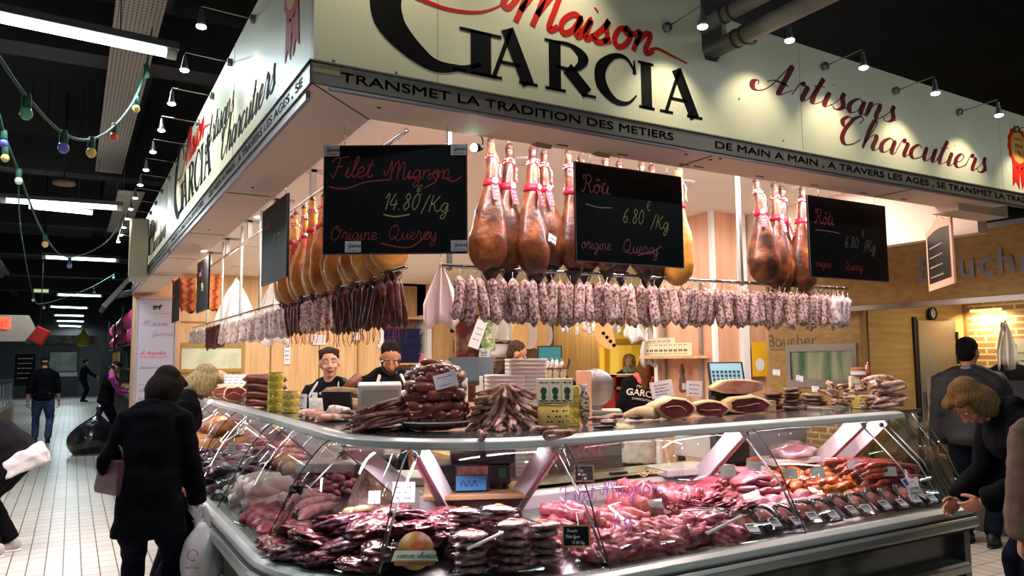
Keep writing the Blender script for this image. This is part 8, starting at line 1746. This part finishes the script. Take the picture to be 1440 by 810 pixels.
person('blonde woman in a black hooded coat bending at the right end of the counter', (4.46, 2.14, 0), D(-.78, .62), 1.66, lean=.85, back=-.10, head=(1.05, .15, 0), female=True, w=1.12, skin='#c98e72', hair=('bob', '#866840'), hands={'R': ((.18, .36, .84), (.5, -.3, -.8)), 'L': ((-.10, .34, .88), (-.5, -.3, -.8))}, wear=[('coat', BLK, dict(off=.03, hem=.30, fat=1.25, name='coat', hood=BLK)), *W_], detail=1.2, grip=(.6, .7))
person('person in a brown hooded jacket cut off by the right edge', (4.08, 1.78, 0), D(.75, .6), 1.56, lean=.15, head=(.3, 0, 0), w=1.2, hair=('short', '#2c2018'), wear=[('top', BRN, dict(off=.04, name='jacket', hood=mk('dark_hood', '#241c18', .8), fat=1.3, low=-.10)), *W_])
person('dark-haired man in a black jacket with grey collar standing at the butcher opposite', (6.72, 3.74, 0), D(.9, .25), 1.75, head=(.05, -.15, 0), w=1.15, skin='#b07c5e', hair=('short', '#100d0c'), hands={'R': ((.2, .5, 1.05), (.5, -.4, -.8))}, wear=[('top', mk('charcoal_jacket', '#1d1e22', .7, bump=.3), dict(off=.03, name='jacket', collar=mk('grey_collar', '#7d8084', .8), fat=1.3)), *W_])
person('butcher in a black jacket and red neckerchief behind the opposite counter', (8.55, 4.33, 0), D(-.88, -.45), 1.74, head=(.15, 0, 0), w=1.1, skin='#b98262', hair=('short', '#4a4440'), hands={'R': ((.2, .4, 1.1), (.5, -.4, -.6)), 'L': ((-.2, .4, 1.1), (-.5, -.4, -.6))}, wear=[('top', BLK2, dict(off=.028, name='jacket', collar=mk('red_neckerchief', '#a82a2a', .7))), *W_])
# things carried or left on the floor
o = thing('handbag', 'plum leather handbag at the elbow of the black-coated woman', 'bag', V((.24, 5.05, .86)), -1.15); MB().rings([[V((a*w_, b*d_, z)) for a, b in ((-1, -1), (1, -1), (1, 1), (-1, 1))] for w_, d_, z in ((.13, .05, 0), (.135, .055, .03), (.11, .035, .19), (.105, .03, .195))], 0, False).build('bag_body', mk('plum_leather', '#4e2630', .4, col2='#5e3440', scale=30), o, bevel=.012); MB().tube(cr([(-.09, 0, .18), (-.08, 0, .24), (.0, 0, .29), (.08, 0, .24), (.09, 0, .18)], 5), .008, 8).build('strap', mk('plum_leather', '#4e2630'), o)
def bag(mb, w_, d_, h, seed, n=28, k=12):
    R = []
    for i in range(k+1):
        f = i/k; s_ = (.75+.5*sin(pi*min(1, f*1.15)**.8))*(1 if f < .8 else 1-.7*(f-.8)/.2); R.append([V((w_*s_*cos(a*2*pi/n)*(1+.16*noise.noise(V((cos(a*2*pi/n)*2, sin(a*2*pi/n)*2, f*3+seed)))), d_*s_*sin(a*2*pi/n)*(1+.16*noise.noise(V((cos(a*2*pi/n)*2+4, sin(a*2*pi/n)*2, f*3+seed)))), h*f)) for a in range(n)])
    return mb.rings(R)
o = thing('shopping_bag', 'white plastic shopping bag with pink print in the black-coated woman\'s right hand', 'bag', V((.69, 4.80, .33)), -.6); bag(MB(), .10, .07, .36, 3).build('bag_body', mk('white_bag', '#d9d2d4', .35, col2='#c6bcc2', scale=6, bump=.6, bscale=14, coat=.3), o)
for s_ in (-1, 1): MB().tube(cr([(s_*.03, 0, .33), (s_*.025, 0, .40), (0, 0, .45)], 4), [(.02, .004)]*9, 6).build('handle', mk('white_bag', '#d9d2d4'), o)
t = MB(); t.tube([(.03*cos(a*pi/8), -.105, .2+.03*sin(a*pi/8)) for a in range(14)], .004, 5); scrawl(t, (-.04, -.105, .13), (1, 0, 0), (0, 0, 1), .08, .012, 2); t.build('print', mk('pink_print', '#c87a8a', .5), o)
o = thing('rubbish_bag', 'black plastic rubbish bag on the aisle floor beside the magenta-sleeved man', 'bag', V((at(122, 638, Z=0).x, at(122, 638, Z=0).y, 0)), .2); bag(MB(), .29, .24, .66, 8).xf(Matrix.Shear('XY', 4, (.22, 0))).build('bag_body', mk('black_bag', '#17171b', .22, col2='#2b2b33', scale=5, bump=.9, bscale=9, coat=.7, bdist=.03), o); MB().tube(cr([(.14, 0, .63), (.19, .02, .74), (.16, -.05, .82)], 4), [.06, .05, .045, .05, .05, .06, .06, .05, .03], 10).build('knot', mk('black_bag', '#17171b'), o)
